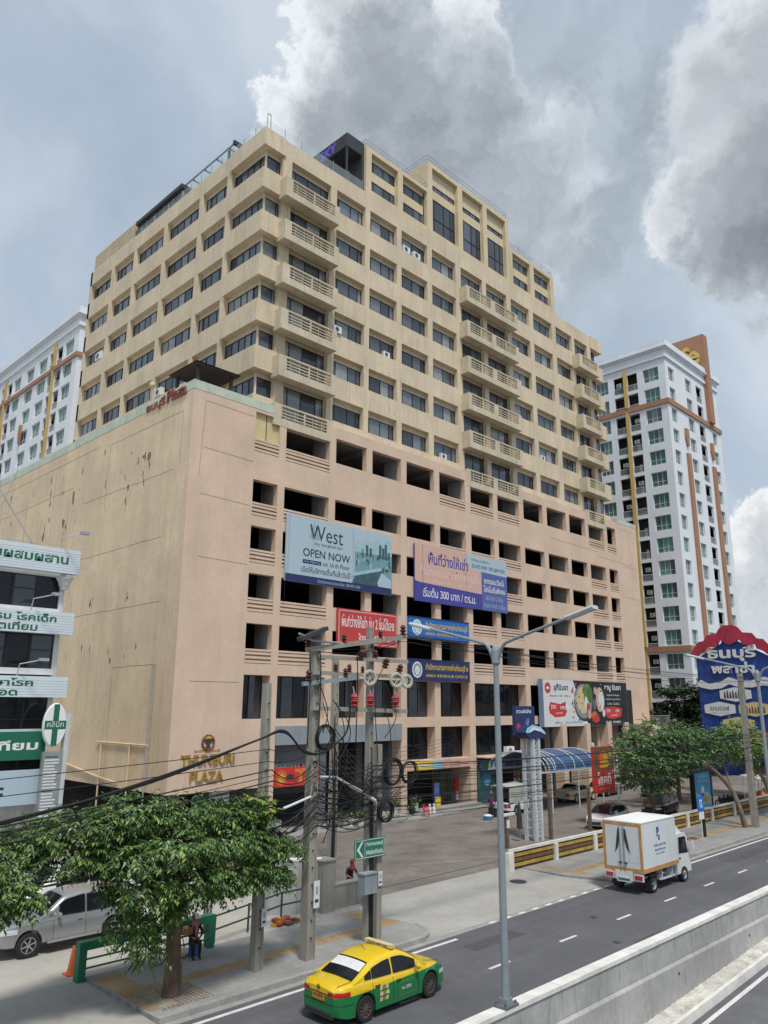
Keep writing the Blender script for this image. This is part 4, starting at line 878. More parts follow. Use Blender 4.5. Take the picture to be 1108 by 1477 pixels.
# 8 red shop sign under the entrance beam, small white sign in the undercroft, fascia signs, painted shop front
t = thing('shop_sign', 'red shop sign with an orange flame picture in the dark entrance', 'sign', (33.9, 43.9, 2.9)); o = V((34.05, 43.86, 3.0))
mb = MB(); mb.obox(o, u, v, n, 0, 3.9, 0, 1.25, -.15, 0, 'red'); mb.build('panel', t)
mb = MB(); disc(mb, o, u, v, n, .55, .6, .5, .5, 'orange', .004); disc(mb, o, u, v, n, .55, .55, .26, .3, 'gold', .007); disc(mb, o, u, v, n, 1.3, .65, .35, .16, 'charcoal', .005)
for k in range(3): disc(mb, o, u, v, n, 2.2 + k * .6, .45, .24, .3, 'orange', .005 + k * .001); disc(mb, o, u, v, n, 2.25 + k * .6, .4, .12, .18, 'gold', .010)
mb.build('picture', t); mb = MB(); mb.text('หมูกระทะ', o + u * 1.75 + v * .78, u, v, n, 'gold', w=1.9, h=.36, bold=.02, d=.012); mb.build('lettering', t)
t = thing('shop_sign', 'small pale sign hanging in the dark gap above the tree', 'sign', (29.5, 45, 2.1)); o = V((29.4, 44.6, 2.35))
mb = MB(); mb.obox(o, u, v, n, 0, 1.5, 0, .62, -.05, 0, 'paper'); mb.build('panel', t); mb = MB(); mb.text('THUNBURI', o + u * .1 + v * .34, u, v, n, 'blue_grey', w=1.3, h=.18); mb.text('PLAZA', o + u * .3 + v * .08, u, v, n, 'blue_grey', w=.9, h=.18); mb.build('lettering', t)
t = thing('fascia_sign', 'yellow and pale blue fascia sign over the shop entrance', 'sign', (47.4, 43.9, 3.35)); o = V((47.4, 43.93, 3.36))
mb = MB(); mb.obox(o, u, v, n, 0, 7.9, 0, .68, -.06, 0, 'peach'); mb.build('panel', t)
mb = MB(); rect(mb, o, u, v, n, .9, 3.0, 0, .68, 'yellow', .004); rect(mb, o, u, v, n, 3.0, 4.2, 0, .68, 'ad_pale', .004); mb.text('ร้านอาหาร', o + u * 1.1 + v * .14, u, v, n, 'white', w=1.7, h=.42, bold=.02, d=.008)
mb.text('THAI FOOD', o + u * 5.1 + v * .3, u, v, n, 'brass_letter', w=1.5, h=.24, bold=.02); mb.text('CENTER', o + u * 5.1 + v * .06, u, v, n, 'brass_letter', w=1.5, h=.16, bold=.02); mb.build('lettering', t)
t = thing('painted_shop', 'shop front painted with blue waves and green lettering behind the white pickup', 'shop front', (56.4, 43.9, .2)); o = V((56.4, 43.9, .2))
mb = MB(); mb.obox(o, u, v, n, 0, 7.9, 2.6, 3.9, -.12, 0, 'charcoal'); mb.obox(o, u, v, n, 0, 2.4, 0, 2.6, -.12, 0, 'teal_dark'); mb.obox(o, u, v, n, 5.2, 7.9, .3, 2.6, -.12, -.02, 'charcoal'); mb.build('panel', t)
mb = MB()
for a, b, ra, rb, m_ in ((1.0, 3.1, .8, .42, 'ad_blue'), (2.6, 3.2, 1.1, .45, 'ad_pale'), (2.4, 3.1, .8, .3, 'white'), (4.3, 3.2, .8, .4, 'ad_pale'), (4.4, 3.15, .5, .25, 'sign_green'), (1.1, 3.1, .5, .24, 'leaf_light'), (1.2, 1.9, .7, .5, 'ad_blue'), (1.3, 1.7, .4, .3, 'ad_pale')): disc(mb, o, u, v, n, a, b, ra, rb, m_, .004 + a * .0012)
for i in range(7): rect(mb, o, u, v, n, .05, .5, .1 + i * .36, .28 + i * .36, 'clinic_green', .004)
for i in range(16): rect(mb, o, u, v, n, 5.3 + (i % 4) * .6, 5.7 + (i % 4) * .6, .5 + (i // 4) * .5, .85 + (i // 4) * .5, r_.choice(['red', 'gold', 'leaf_light', 'orange', 'blue_grey']), .006)
mb.text('ริมคลอง', o + u * 5.4 + v * 3.0, u, v, n, 'cream_sign', w=2.2, h=.6, bold=.02, d=.006); mb.build('painting', t)
mb = MB(); mb.box(56.3, 64.5, 42.8, 43.98, 4.0, 4.1, 'podium_paint'); tag(mb.build('concrete_ledge', origin=(60, 43.5, 4)), 'beige concrete canopy ledge over the painted shop front', 'ledge')
# 9 food billboard standing in front of the right hand bays
t = thing('billboard', 'large hotpot restaurant billboard, half white and half black with a pan of food', 'billboard', (66, 43.2, .2)); o = V((66.1, 43.2, 6.45)); Wd, Hd = 17.0, 4.6
mb = MB(); mb.obox(o, u, v, n, 0, Wd, 0, Hd, -.55, 0, 'lilac_steel'); mb.build('box', t)
mb = MB(); poly(mb, o, u, v, n, [(0.03, .03), (8.3, .03), (5.6, Hd - .03), (.03, Hd - .03)], 'paper', .004); poly(mb, o, u, v, n, [(8.3, .03), (Wd - .03, .03), (Wd - .03, Hd - .03), (5.6, Hd - .03)], 'black', .0045); mb.build('panel', t)
mb = MB()
disc(mb, o, u, v, n, 7.6, 2.4, 2.0, 1.95, 'charcoal', .008); disc(mb, o, u, v, n, 7.5, 2.5, 1.75, 1.75, 'steel', .010); disc(mb, o, u, v, n, 7.4, 2.6, 1.3, 1.35, 'cream_sign', .012)
for a, b, ra, rb, m_ in ((8.3, 3.6, .9, .7, 'leaf_light'), (8.8, 3.2, .6, .9, 'leaf'), (8.2, 2.2, .5, 1.0, 'paper'), (8.4, 1.6, .4, .8, 'sign_red'), (8.6, 1.2, .35, .5, 'peach'), (7.9, 2.9, .3, .5, 'leaf_light'), (10.9, 2.7, .85, 1.3, 'peach'), (11.2, 2.6, .6, 1.0, 'paper'), (10.6, 2.2, .4, .8, 'sign_red'), (9.6, 1.0, .6, .5, 'orange'), (9.9, .7, .7, .4, 'red'), (10.0, 3.6, .35, .4, 'coil_pale'), (9.7, 2.2, .4, .6, 'slate'), (5.4, 3.5, .2, .2, 'sign_red'), (5.8, 2.8, .22, .18, 'peach'), (5.5, 2.0, .2, .2, 'coil_pale'), (6.1, 4.2, .2, .16, 'sign_red')): disc(mb, o, u, v, n, a, b, ra, rb, m_, .014 + a * .001, 14)
for i in range(60):
    a = 5.3 + r_.random() * 6; b = .5 + r_.random() * 3.8
    if abs(a - 8.2) > 1.2 or r_.random() < .3: disc(mb, o, u, v, n, a, b, .05 + .1 * r_.random(), .05 + .1 * r_.random(), r_.choice(['coil_pale', 'sign_red', 'leaf', 'charcoal', 'paper', 'orange']), .028 + i * .0002, 8)
mb.build('food_picture', t)
mb = MB(); disc(mb, o, u, v, n, .85, 3.75, .55, .55, 'sign_red', .006); disc(mb, o, u, v, n, .85, 3.75, .3, .12, 'white', .009)
poly(mb, o, u, v, n, [(.9, 1.9), (1.2, 2.4), (3.0, 2.2), (4.0, 2.45), (4.2, 1.5), (3.8, 1.0), (2.0, .9), (1.0, 1.3)], 'red', .006); poly(mb, o, u, v, n, [(11.7, 1.9), (13.9, 1.95), (15.6, 1.8), (15.4, .9), (13.5, .65), (12.3, .8)], 'red', .0065)
disc(mb, o, u, v, n, 1.3, .85, .3, .36, 'paper', .010); disc(mb, o, u, v, n, 4.3, 1.9, .35, .35, 'white', .009); disc(mb, o, u, v, n, 11.6, 1.3, .3, .4, 'paper', .010)
mb.text('สุกี้นินจา', o + u * 1.9 + v * 3.35, u, v, n, 'black', w=2.7, h=.85, bold=.03, d=.008); mb.text('เปิดทุกวัน 11.00 - 22.00 น.', o + u * 1.1 + v * 2.85, u, v, n, 'black', w=3.9, h=.26, bold=.015, d=.008)
mb.text('ราคา', o + u * 1.3 + v * 1.72, u, v, n, 'white', w=.9, h=.4, bold=.02, d=.012); mb.text('199.', o + u * 3.0 + v * 1.65, u, v, n, 'white', w=.9, h=.36, bold=.02, d=.012); mb.text('บุฟเฟต์', o + u * 2.1 + v * 1.15, u, v, n, 'white', w=1.3, h=.3, d=.012)
mb.text('สุกี้นินจา   โทร  02 472 59 59', o + u * 1.9 + v * .22, u, v, n, 'sky_sign_blue', w=5.2, h=.32, bold=.02, d=.008)
mb.text('ชาบู นินจา', o + u * 12.0 + v * 3.55, u, v, n, 'paper', w=3.6, h=.75, bold=.03, d=.012); mb.text('เมนูพิเศษสำหรับคุณ', o + u * 12.4 + v * 3.05, u, v, n, 'paper', w=2.8, h=.25, bold=.01, d=.012); mb.text('หม้อไฟ ชาบู ปิ้งย่าง', o + u * 12.2 + v * 2.62, u, v, n, 'paper', w=3.2, h=.25, bold=.01, d=.012); mb.text('11.00 - 22.00 น.', o + u * 12.5 + v * 2.15, u, v, n, 'paper', w=2.7, h=.22, bold=.01, d=.012)
mb.text('ราคา', o + u * 12.2 + v * 1.35, u, v, n, 'white', w=.8, h=.34, bold=.02, d=.014); mb.text('199.', o + u * 14.2 + v * 1.35, u, v, n, 'white', w=.8, h=.34, bold=.02, d=.014); mb.text('บุฟเฟต์', o + u * 13.1 + v * .9, u, v, n, 'white', w=1.5, h=.28, d=.014); mb.text('SUKI  SHABU', o + u * 12 + v * .22, u, v, n, 'paper', w=3.2, h=.24, bold=.02, d=.012)
mb.build('lettering', t)
mb = MB(); mb.obox(o, u, v, n, Wd + .02, Wd + 1.3, -.6, Hd - .8, -.5, -.1, 'black')
for a in (1.5, 8.0, 15.5): mb.obox(o, u, v, n, a, a + .3, -6.2, 0, -.45, -.15, 'charcoal')
mb.build('support', t)
for a in (68.95, 73.55, 78.0, 81.9): mb = MB(); mb.box(a, a + .85, 43.0, 43.95, .14, 6.72, 'podium_paint'); mb.build('column', PB)
# little annex railing right of the billboard
mb = MB()
for i in range(18): mb.box(85.4 + i * .27, 85.43 + i * .27, 41.6, 41.63, 6.3, 7.4, 'rail_grey')
mb.box(85.3, 90.2, 41.6, 43.98, 5.9, 6.3, 'podium_paint'); mb.box(85.3, 90.2, 41.58, 41.65, 7.4, 7.45, 'rail_grey'); mb.box(85.3, 90.2, 41.7, 43.98, 0.14, 5.9, 'podium_paint')
tag(mb.build('annex', origin=(87, 42, .2)), 'low beige annex with a thin railing at the right foot of the plaza building', 'annex')
# ================================================================== shops' forecourt
mb = MB(); mb.prism([(33.5, 41.0), (46.0, 40.8), (55.2, 41.9), (55.6, 43.9), (33.5, 43.9)], O0, X, Y, Z, .12, .30, 'sidewalk'); mb.prism([(47.4, 42.6), (55.2, 42.6), (55.2, 43.9), (47.4, 43.9)], O0, X, Y, Z, .25, .47, 'sidewalk')
struct('forecourt', mb)
def flower_pot(x, y, z, r, h, mat, label, plant=0.5, seed=1):
    t = thing('potted_plant', label, 'potted plant', (x, y, z), 'potted plants by the entrance'); rr = random.Random(seed)
    mb = MB(); mb.lathe([(r * .7, 0), (r, h), (r * 1.08, h), (r * 1.08, h * .92), (r * .9, h * .9)], V((x, y, z)), mat, 12); mb.build('pot', t)
    mb = MB()
    for i in range(42):
        a = rr.uniform(0, 6.28); e = rr.uniform(.2, 1.3); l = plant * rr.uniform(.5, 1); d = V((math.cos(a) * math.cos(e), math.sin(a) * math.cos(e), math.sin(e)))
        s_ = d.cross(Z).normalized() * .05; p0 = V((x, y, z + h)); p1 = p0 + d * l * .6; p2 = p0 + d * l - Z * .12 * l
        mb.raw([p0, p1 + s_, p2, p1 - s_], [(0, 1, 2, 3)], rr.choice(['leaf', 'leaf_light', 'leaf_dark']))
    mb.build('foliage', t); return t
pp = [(37.3, 41.9, .3, .22, .45, 'charcoal', 'leftmost dark potted shrub by the dark entrance', .9), (38.4, 42.0, .3, .3, .5, 'old_concrete', 'potted shrub in a stone pot left of the two white pots', .9), (39.2, 41.8, .3, .2, .55, 'white', 'tall white pot in the row before the dark entrance', .5), (39.9, 41.5, .3, .34, .42, 'paper', 'wide pale pot before the dark entrance', .7), (41.0, 42.4, .3, .24, .4, 'charcoal', 'dark pot with bushy plant near the pole', .9),
      (45.2, 43.2, .47, .2, .5, 'white', 'white pot with a palm left of the beige pillar', 1.0), (46.6, 42.8, .3, .25, .3, 'charcoal', 'low dark pot at the foot of the beige pillar', .9), (47.3, 43.0, .47, .19, .55, 'white', 'white pot with fern right of the beige pillar', .9)]
for i, a in enumerate(pp): flower_pot(*a, seed=i + 1)
mb = MB(); mb.lathe([(.32, 0), (.36, .12), (.30, .14)], V((44.0, 42.3, .3)), 'old_concrete', 20); mb.lathe([(1.9, 0), (1.9, .16), (1.86, .17)], V((43.3, 42.7, .28)), 'old_concrete', 28)
mb.lathe([(1.4, 0), (1.4, .16), (1.36, .17)], V((43.3, 42.9, .45)), 'old_concrete', 28); tag(mb.build('round_step', origin=(43.3, 42.7, .3)), 'round stepped stone plinth before the entrance', 'step')
for x, lab in ((47.9, 'left one of a pair of small pale statues by the pillar'), (48.4, 'right one of a pair of small pale statues by the pillar')):
    mb = MB(); mb.lathe([(.16, 0), (.17, .06), (.1, .1), (.13, .3), (.09, .45), (.05, .5), (.09, .56), (.09, .66), (.03, .72)], V((x, 42.1, .3)), 'paper', 12); mb.ellipsoid(V((x - .09, 42.05, .62)), .08, .04, .05, 'paper', 8, 5); tag(mb.build('statue', origin=(x, 42.1, .3), smooth=60), lab, 'statue')
def plastic_chair(x, y, z, rz, mat, label):
    t = thing('plastic_chair', label, 'chair', (x, y, z), rz=rz); L_ = local(t)
    mb = MB(); mb.box(-.22, .22, -.21, .21, .42, .46, mat); mb.build('seat', t)
    mb = MB(); mb.box(-.22, .22, .19, .23, .46, .52, mat); mb.box(-.2, .2, .21, .25, .78, .88, mat)
    for i in range(5): mb.box(-.2 + i * .09, -.15 + i * .09, .2, .235, .5, .8, mat)
    mb.build('backrest', t)
    for sx in (-1, 1):
        for sy in (-1, 1): mb = MB(); mb.tube([(sx * .2, sy * .19, .43), (sx * .24, sy * .23, 0)], .03, mat, 6, r1=.022); mb.build('leg', t)
        mb = MB(); mb.tube([(sx * .24, -.2, .43), (sx * .26, -.2, .66), (sx * .26, .18, .66)], .022, mat, 6); mb.build('armrest', t)
plastic_chair(46.5, 41.2, .3, 0.5, 'red', 'red plastic armchair standing before the shop entrance')
# entrance clutter: a draped figure stand, a green door frame, notice boards
t = thing('notice_stand', 'tall purple and yellow notice stand in the dark entrance behind the red chair', 'sign', (50.4, 43.5, .47)); mb = MB(); mb.box(50.1, 50.7, 43.5, 43.56, .55, 2.3, 'slate_blue'); mb.box(50.15, 50.75, 43.4, 43.46, .5, 1.2, 'yellow'); mb.build('panel', t)
mb = MB(); mb.box(53.6, 53.9, 45.9, 46.0, .14, 2.6, 'clinic_green'); mb.box(54.6, 55.0, 45.9, 46.0, .14, 2.6, 'clinic_green'); mb.box(53.6, 55.0, 45.9, 46, 2.6, 2.9, 'clinic_green'); tag(mb.build('door_frame', origin=(54.2, 46, .2)), 'green door frame inside the dark shop entrance', 'door frame')
t = thing('fire_cabinet', 'red cabinet with pale notice on the wall right of the green door frame', 'cabinet', (55.3, 45.5, .14)); mb = MB(); mb.box(55.1, 55.5, 45.4, 45.7, 1.2, 2.4, 'red'); mb.build('cabinet', t); mb = MB(); mb.box(55.12, 55.48, 45.36, 45.4, .5, 1.2, 'paper'); mb.build('notice', t)
# arched canopy over the entrance right of the pickup
t = thing('arched_canopy', 'blue barrel roofed canopy on white hoops beside the white lattice pylon', 'canopy', (58, 38, .15))
mb = MB(); x0, x1, yc, ry, ze, zc = 56.3, 64.6, 39.0, 2.6, 3.35, 4.75
pr = [(yc - ry * math.cos(math.pi * i / 14), ze + (zc - ze) * math.sin(math.pi * i / 14)) for i in range(15)]
for a, b in zip(pr[:-1], pr[1:]): mb.raw([(x0, a[0], a[1]), (x1, a[0], a[1]), (x1, b[0], b[1]), (x0, b[0], b[1]), (x0, a[0], a[1] - .03), (x1, a[0], a[1] - .03), (x1, b[0], b[1] - .03), (x0, b[0], b[1] - .03)], [(0, 1, 2, 3), (7, 6, 5, 4)], 'poly_blue')
mb.build('roof', t)
mb = MB()
for x in (55.0, 55.6, 56.2, 56.8): mb.tube([(x, a, b + .05) for a, b in pr], .045, 'pale_steel', 6)
for x in (57, 60, 63): mb.tube([(x + 1.6 * i / 14, a, b + .04) for i, (a, b) in enumerate(pr)], .045, 'pale_steel', 6); mb.tube([(x + 1.6 - 1.6 * i / 14, a, b + .04) for i, (a, b) in enumerate(pr)], .045, 'pale_steel', 6)
for y in (yc - ry, yc + ry): mb.box(54.9, 64.8, y - .06, y + .06, ze - .15, ze, 'pale_steel')
mb.build('hoop', t)
mb = MB()
for x in (56.4, 60.5, 64.5):
    for y in (yc - ry, yc + ry): mb.tube([(x, y, .14), (x, y, ze - .15)], .06, 'pale_steel', 8)
mb.build('post', t)
# white lattice pylon with a blue sign and a wave shaped cap
t = thing('sign_pylon', 'pale lattice pylon with a wave shaped cap and a dark blue night sky sign', 'pylon', (44.3, 30.1, .145)); xx, yy = 44.35, 30.1
mb = MB()
for dx in (-.3, .3):
    for dy in (-.35, .35): mb.box(xx + dx - .12, xx + dx + .12, yy + dy - .1, yy + dy + .1, .1, 6.4, 'pale_steel')
for i in range(13):
    z = .4 + i * .48; mb.box(xx - .3, xx + .3, yy - .38, yy - .32, z, z + .06, 'pale_steel'); mb.box(xx - .33, xx - .27, yy - .35, yy + .35, z, z + .06, 'pale_steel')
    mb.tube([(xx - .3, yy - .35, z), (xx + .3, yy - .35, z + .48)], .02, 'pale_steel', 5)
mb.build('lattice', t)
mb = MB(); mb.prism([(-1.15, -.1), (-.7, -.35), (.9, -.35), (1.0, .0), (.5, .35), (-.4, .5), (-1.0, .3), (-1.2, .05)], V((xx, yy - .5, 6.75)), X, Z, Y, 0, 1.0, 'navy'); mb.prism([(-1.15, .0), (-.9, .05), (-.3, .25), (.5, .1), (1.0, -.12), (1.0, .0), (.5, .36), (-.4, .52), (-1.0, .32), (-1.2, .07)], V((xx, yy - .52, 6.75)), X, Z, Y, 0, .05, 'ad_pale'); mb.prism([(-.9, .02), (-.3, .2), (.5, .06), (.9, -.1), (.4, .22), (-.4, .38)], V((xx, yy - .53, 6.75)), X, Z, Y, 0, .02, 'white'); mb.build('cap', t)
mb = MB(); mb.box(43.0, 45.3, 30.35, 30.55, 6.6, 8.45, 'navy'); mb.build('panel', t)
mb = MB(); o = V((43.0, 30.35, 6.6)); mb.text('สวนผีเสื้อ', o + u * .2 + v * 1.4, u, v, n, 'white', w=1.7, h=.26, bold=.02); disc(mb, o, u, v, n, .4, .5, .25, .25, 'sign_red', .004); disc(mb, o, u, v, n, 1.5, .6, .35, .5, 'slate_blue', .004); disc(mb, o, u, v, n, 1.6, .55, .2, .35, 'ad_pale', .006); disc(mb, o, u, v, n, 1.7, .6, .2, .33, 'navy', .008); mb.build('lettering', t)
# red hanging sign on a white pole
t = thing('hanging_sign', 'red and dark hanging sign reading one short word, on a white pole', 'sign', (56.15, 30.3, .145)); o = V((52.75, 30.4, 2.3)); Wd, Hd = 2.95, 3.25
mb = MB(); mb.tube([(56.15, 30.4, .1), (56.15, 30.4, 5.1)], .09, 'white', 10); mb.tube([(55.7, 30.4, 5.0), (56.15, 30.4, 5.0)], .05, 'white'); mb.tube([(55.7, 30.4, 2.8), (56.15, 30.4, 2.8)], .05, 'white'); mb.build('pole', t)
mb = MB(); mb.obox(o, u, v, n, 0, Wd, 0, Hd, -.2, 0, 'red'); mb.obox(o, u, v, n, Wd, Wd + .12, 0, Hd, -.2, .0, 'white'); mb.build('panel', t)
mb = MB(); rect(mb, o, u, v, n, .04, Wd - .04, 1.55, Hd - .04, 'rust_brown', .004); disc(mb, o, u, v, n, 1.3, 2.3, .75, .62, 'sign_red', .008); disc(mb, o, u, v, n, 1.45, 2.45, .62, .5, 'orange', .011); disc(mb, o, u, v, n, 1.7, 2.5, .35, .2, 'gold', .014); disc(mb, o, u, v, n, 1.5, 2.15, .6, .12, 'gold', .015); disc(mb, o, u, v, n, 1.4, 1.85, .65, .1, 'gold', .016)
for k in range(3): rect(mb, o, u, v, n, 2.2, 2.6, 2.3 + k * .2, 2.4 + k * .2, 'gold', .012)
mb.build('picture', t)
mb = MB(); mb.text('โชคดี', o + u * .45 + v * .55, u, v, n, 'white', w=1.95, h=.9, bold=.02, d=.006); mb.text('ร้านอาหาร', o + u * .7 + v * .2, u, v, n, 'gold', w=1.5, h=.2, d=.006); mb.build('lettering', t)
# ================================================================== clinic on the left
CL = thing('clinic_building', 'white clinic shophouse with dark glass floors and pale panelled sign bands', 'building', (12, 39, .1)); yc = 40.0
zc = lambda z: 8.5 + (z - 8.5) * yc / 38.5
mb = MB(); mb.box(-14, 16.75, yc + .3, yc + 14, -.5, zc(15.0), 'clinic_white'); mb.box(16.5, 16.76, yc - .02, yc + .31, .1, zc(14.8), 'clinic_white')
for z in (zc(7.3), zc(10.1), zc(13.0)): mb.box(-14, 16.5, yc - .3, yc + .35, z - .3, z, 'clinic_white')
mb.lathe([(.18, 0), (.2, .1), (.26, .2), (.3, .35), (.42, .55), (.42, .65)], V((16.6, yc - .25, zc(14.0))), 'clinic_white', 12)
mb.build('wall', CL)
sp = []
for z0, z1 in ((zc(4.4), zc(6.0)), (zc(6.1), zc(8.76)), (zc(9.75), zc(11.75)), (zc(12.8), zc(14.6))):
    for i in range(5): sp.append((V((10.7 + i * 1.16, yc + .05, z0)), X, -Y, 1.14, z1 - z0, (), (.62,), ['glass_black', 'glass_black', 'glass_dark']))
    for i in range(5): sp.append((V((-1 + i * 2.3, yc + .05, z0)), X, -Y, 2.26, z1 - z0, (.5,), (.62,), ['glass_dark']))
window_set(CL, sp, 100)
def band(z0, z1, x1, lines, name, m='clinic_panel', tm='clinic_green', proud=.75, x0=-13.):
    t = thing('sign_band', name, 'sign', (x1 - 3, yc - proud, z0)); o = V((x0, yc - proud, z0)); Wd = x1 - x0
    mb = MB(); mb.obox(o, X, Z, -Y, 0, Wd, 0, z1 - z0, -proud + .3, 0, m)
    if m == 'clinic_panel':
        for k in range(1, int((z1 - z0) / .13)): mb.obox(o, X, Z, -Y, 0, Wd, k * .13 - .012, k * .13, 0, .003, 'blue_grey')
    mb.build('panel', t)
    mb = MB()
    for tx, xr, zb, w_, h_ in lines: mb.text(tx, V((xr, yc - proud, z0 + zb)), X, Z, -Y, tm, w=w_, h=h_, align='r', bold=.03)
    mb.build('lettering', t)
band(zc(14.75), zc(15.95), 17.1, [('ศูนย์การแพทย์แบบผสมผสาน', 16.5, .28, 9.4, .68)], 'pale panelled sign band on the clinic top with one green line')
band(zc(11.75), zc(12.8), 17.1, [('คลินิกทันตกรรม โรคเด็ก', 16.2, .56, 6.6, .42), ('โรคปอด ไตเทียม', 15.3, .08, 4.6, .42)], 'second clinic sign band from the top with two green lines')
band(zc(8.76), zc(9.72), 17.1, [('คลินิกรักษาโรค', 15.4, .52, 4.6, .38), ('ทำคลอด', 14.7, .06, 2.6, .38)], 'third clinic sign band from the top with two green lines')
band(zc(5.95), zc(7.2), 16.3, [('ศูนย์ไตเทียม', 15.95, .32, 5.2, .62)], 'dark green clinic sign with white lettering', 'clinic_green', 'white', .8)
band(zc(4.0), zc(5.5), 16.5, [('คลินิกระ', 14.55, .4, 3.6, .72)], 'plain pale blue clinic sign above the trees', 'banner_blue', 'navy', .85)
t = thing('pharmacy_sign', 'oval white sign with a green cross on a tall grey list board', 'sign', (16.4, yc - 1.2, .1)); o = V((16.42, yc - 1.3, zc(7.5)))
mb = MB(); mb.lathe([(.54, -.16), (.58, 0), (.54, .12)], o, 'white', 28, ax=-Y); mb.v = [(p[0], p[1], o.z + (p[2] - o.z) * 1.8) for p in mb.v]; mb.build('panel', t)
mb = MB(); rect(mb, o, X, Z, -Y, -.14, .14, -.98, .98, 'clinic_green', .125); rect(mb, o, X, Z, -Y, -.52, .52, -.2, .2, 'clinic_green', .127); mb.text('คลินิก', o + Z * -.1, X, Z, -Y, 'white', w=.8, h=.26, align='c', d=.131); mb.build('cross', t)
mb = MB(); mb.box(16.0, 16.95, yc - 1.4, yc - 1.15, .1, zc(6.3), 'steel'); mb.box(16.95, 17.15, yc - 1.42, yc - 1.05, .1, zc(8.0), 'pale_steel'); mb.build('board', t)
mb = MB()
for i in range(22):
    z = 3.0 + i * .14; rect(mb, V((16.08, yc - 1.4, z)), X, Z, -Y, 0, .5 + .25 * r_.random(), 0, .07, 'clinic_green' if i in (10, 21) else 'paper', .004)
mb.build('list', t)
# roof floodlights on arms, antenna
for x, z, lab in ((16.0, zc(15.95), 'floodlight on a bent arm on top of the clinic'), (14.9, zc(12.8), 'floodlight arm on the second clinic sign band'), (14.6, zc(9.72), 'floodlight arm on the third clinic sign band')):
    t = thing('floodlight', lab, 'floodlight', (x, yc - .75, z)); mb = MB(); mb.tube([(x, yc - .7, z), (x, yc - .9, z + .55), (x + .7, yc - 1.7, z + .75)], .03, 'pale_steel', 6); mb.build('arm', t); mb = MB(); mb.obox(V((x + .75, yc - 1.8, z + .75)), X, Y, Z, -.22, .22, -.14, .14, -.06, .08, 'rail_grey'); mb.build('lamp_head', t)
mb = MB()
for z in (.3, .5, .7): mb.tube([(9, yc + 2, zc(15.9) + z), (16.0, yc + 2, zc(15.9) + z)], .02, 'rail_grey', 5)
for x in (9.5, 11.5, 13.5, 15.5): mb.tube([(x, yc + 2, zc(15.5)), (x, yc + 2, zc(15.9) + .8)], .03, 'rail_grey', 5)
mb.tube([(13, yc + 2, zc(15.5)), (14.4, yc + 2, zc(15.5) + 5)], .03, 'rail_grey', 5); mb.tube([(16.4, yc + 2, zc(15.5)), (12.6, yc + 2, zc(15.5) + 5)], .03, 'rail_grey', 5)
tag(mb.build('roof_frame', origin=(12, yc + 2, zc(15.5))), 'thin metal rails and crossed struts on the clinic roof', 'roof frame')
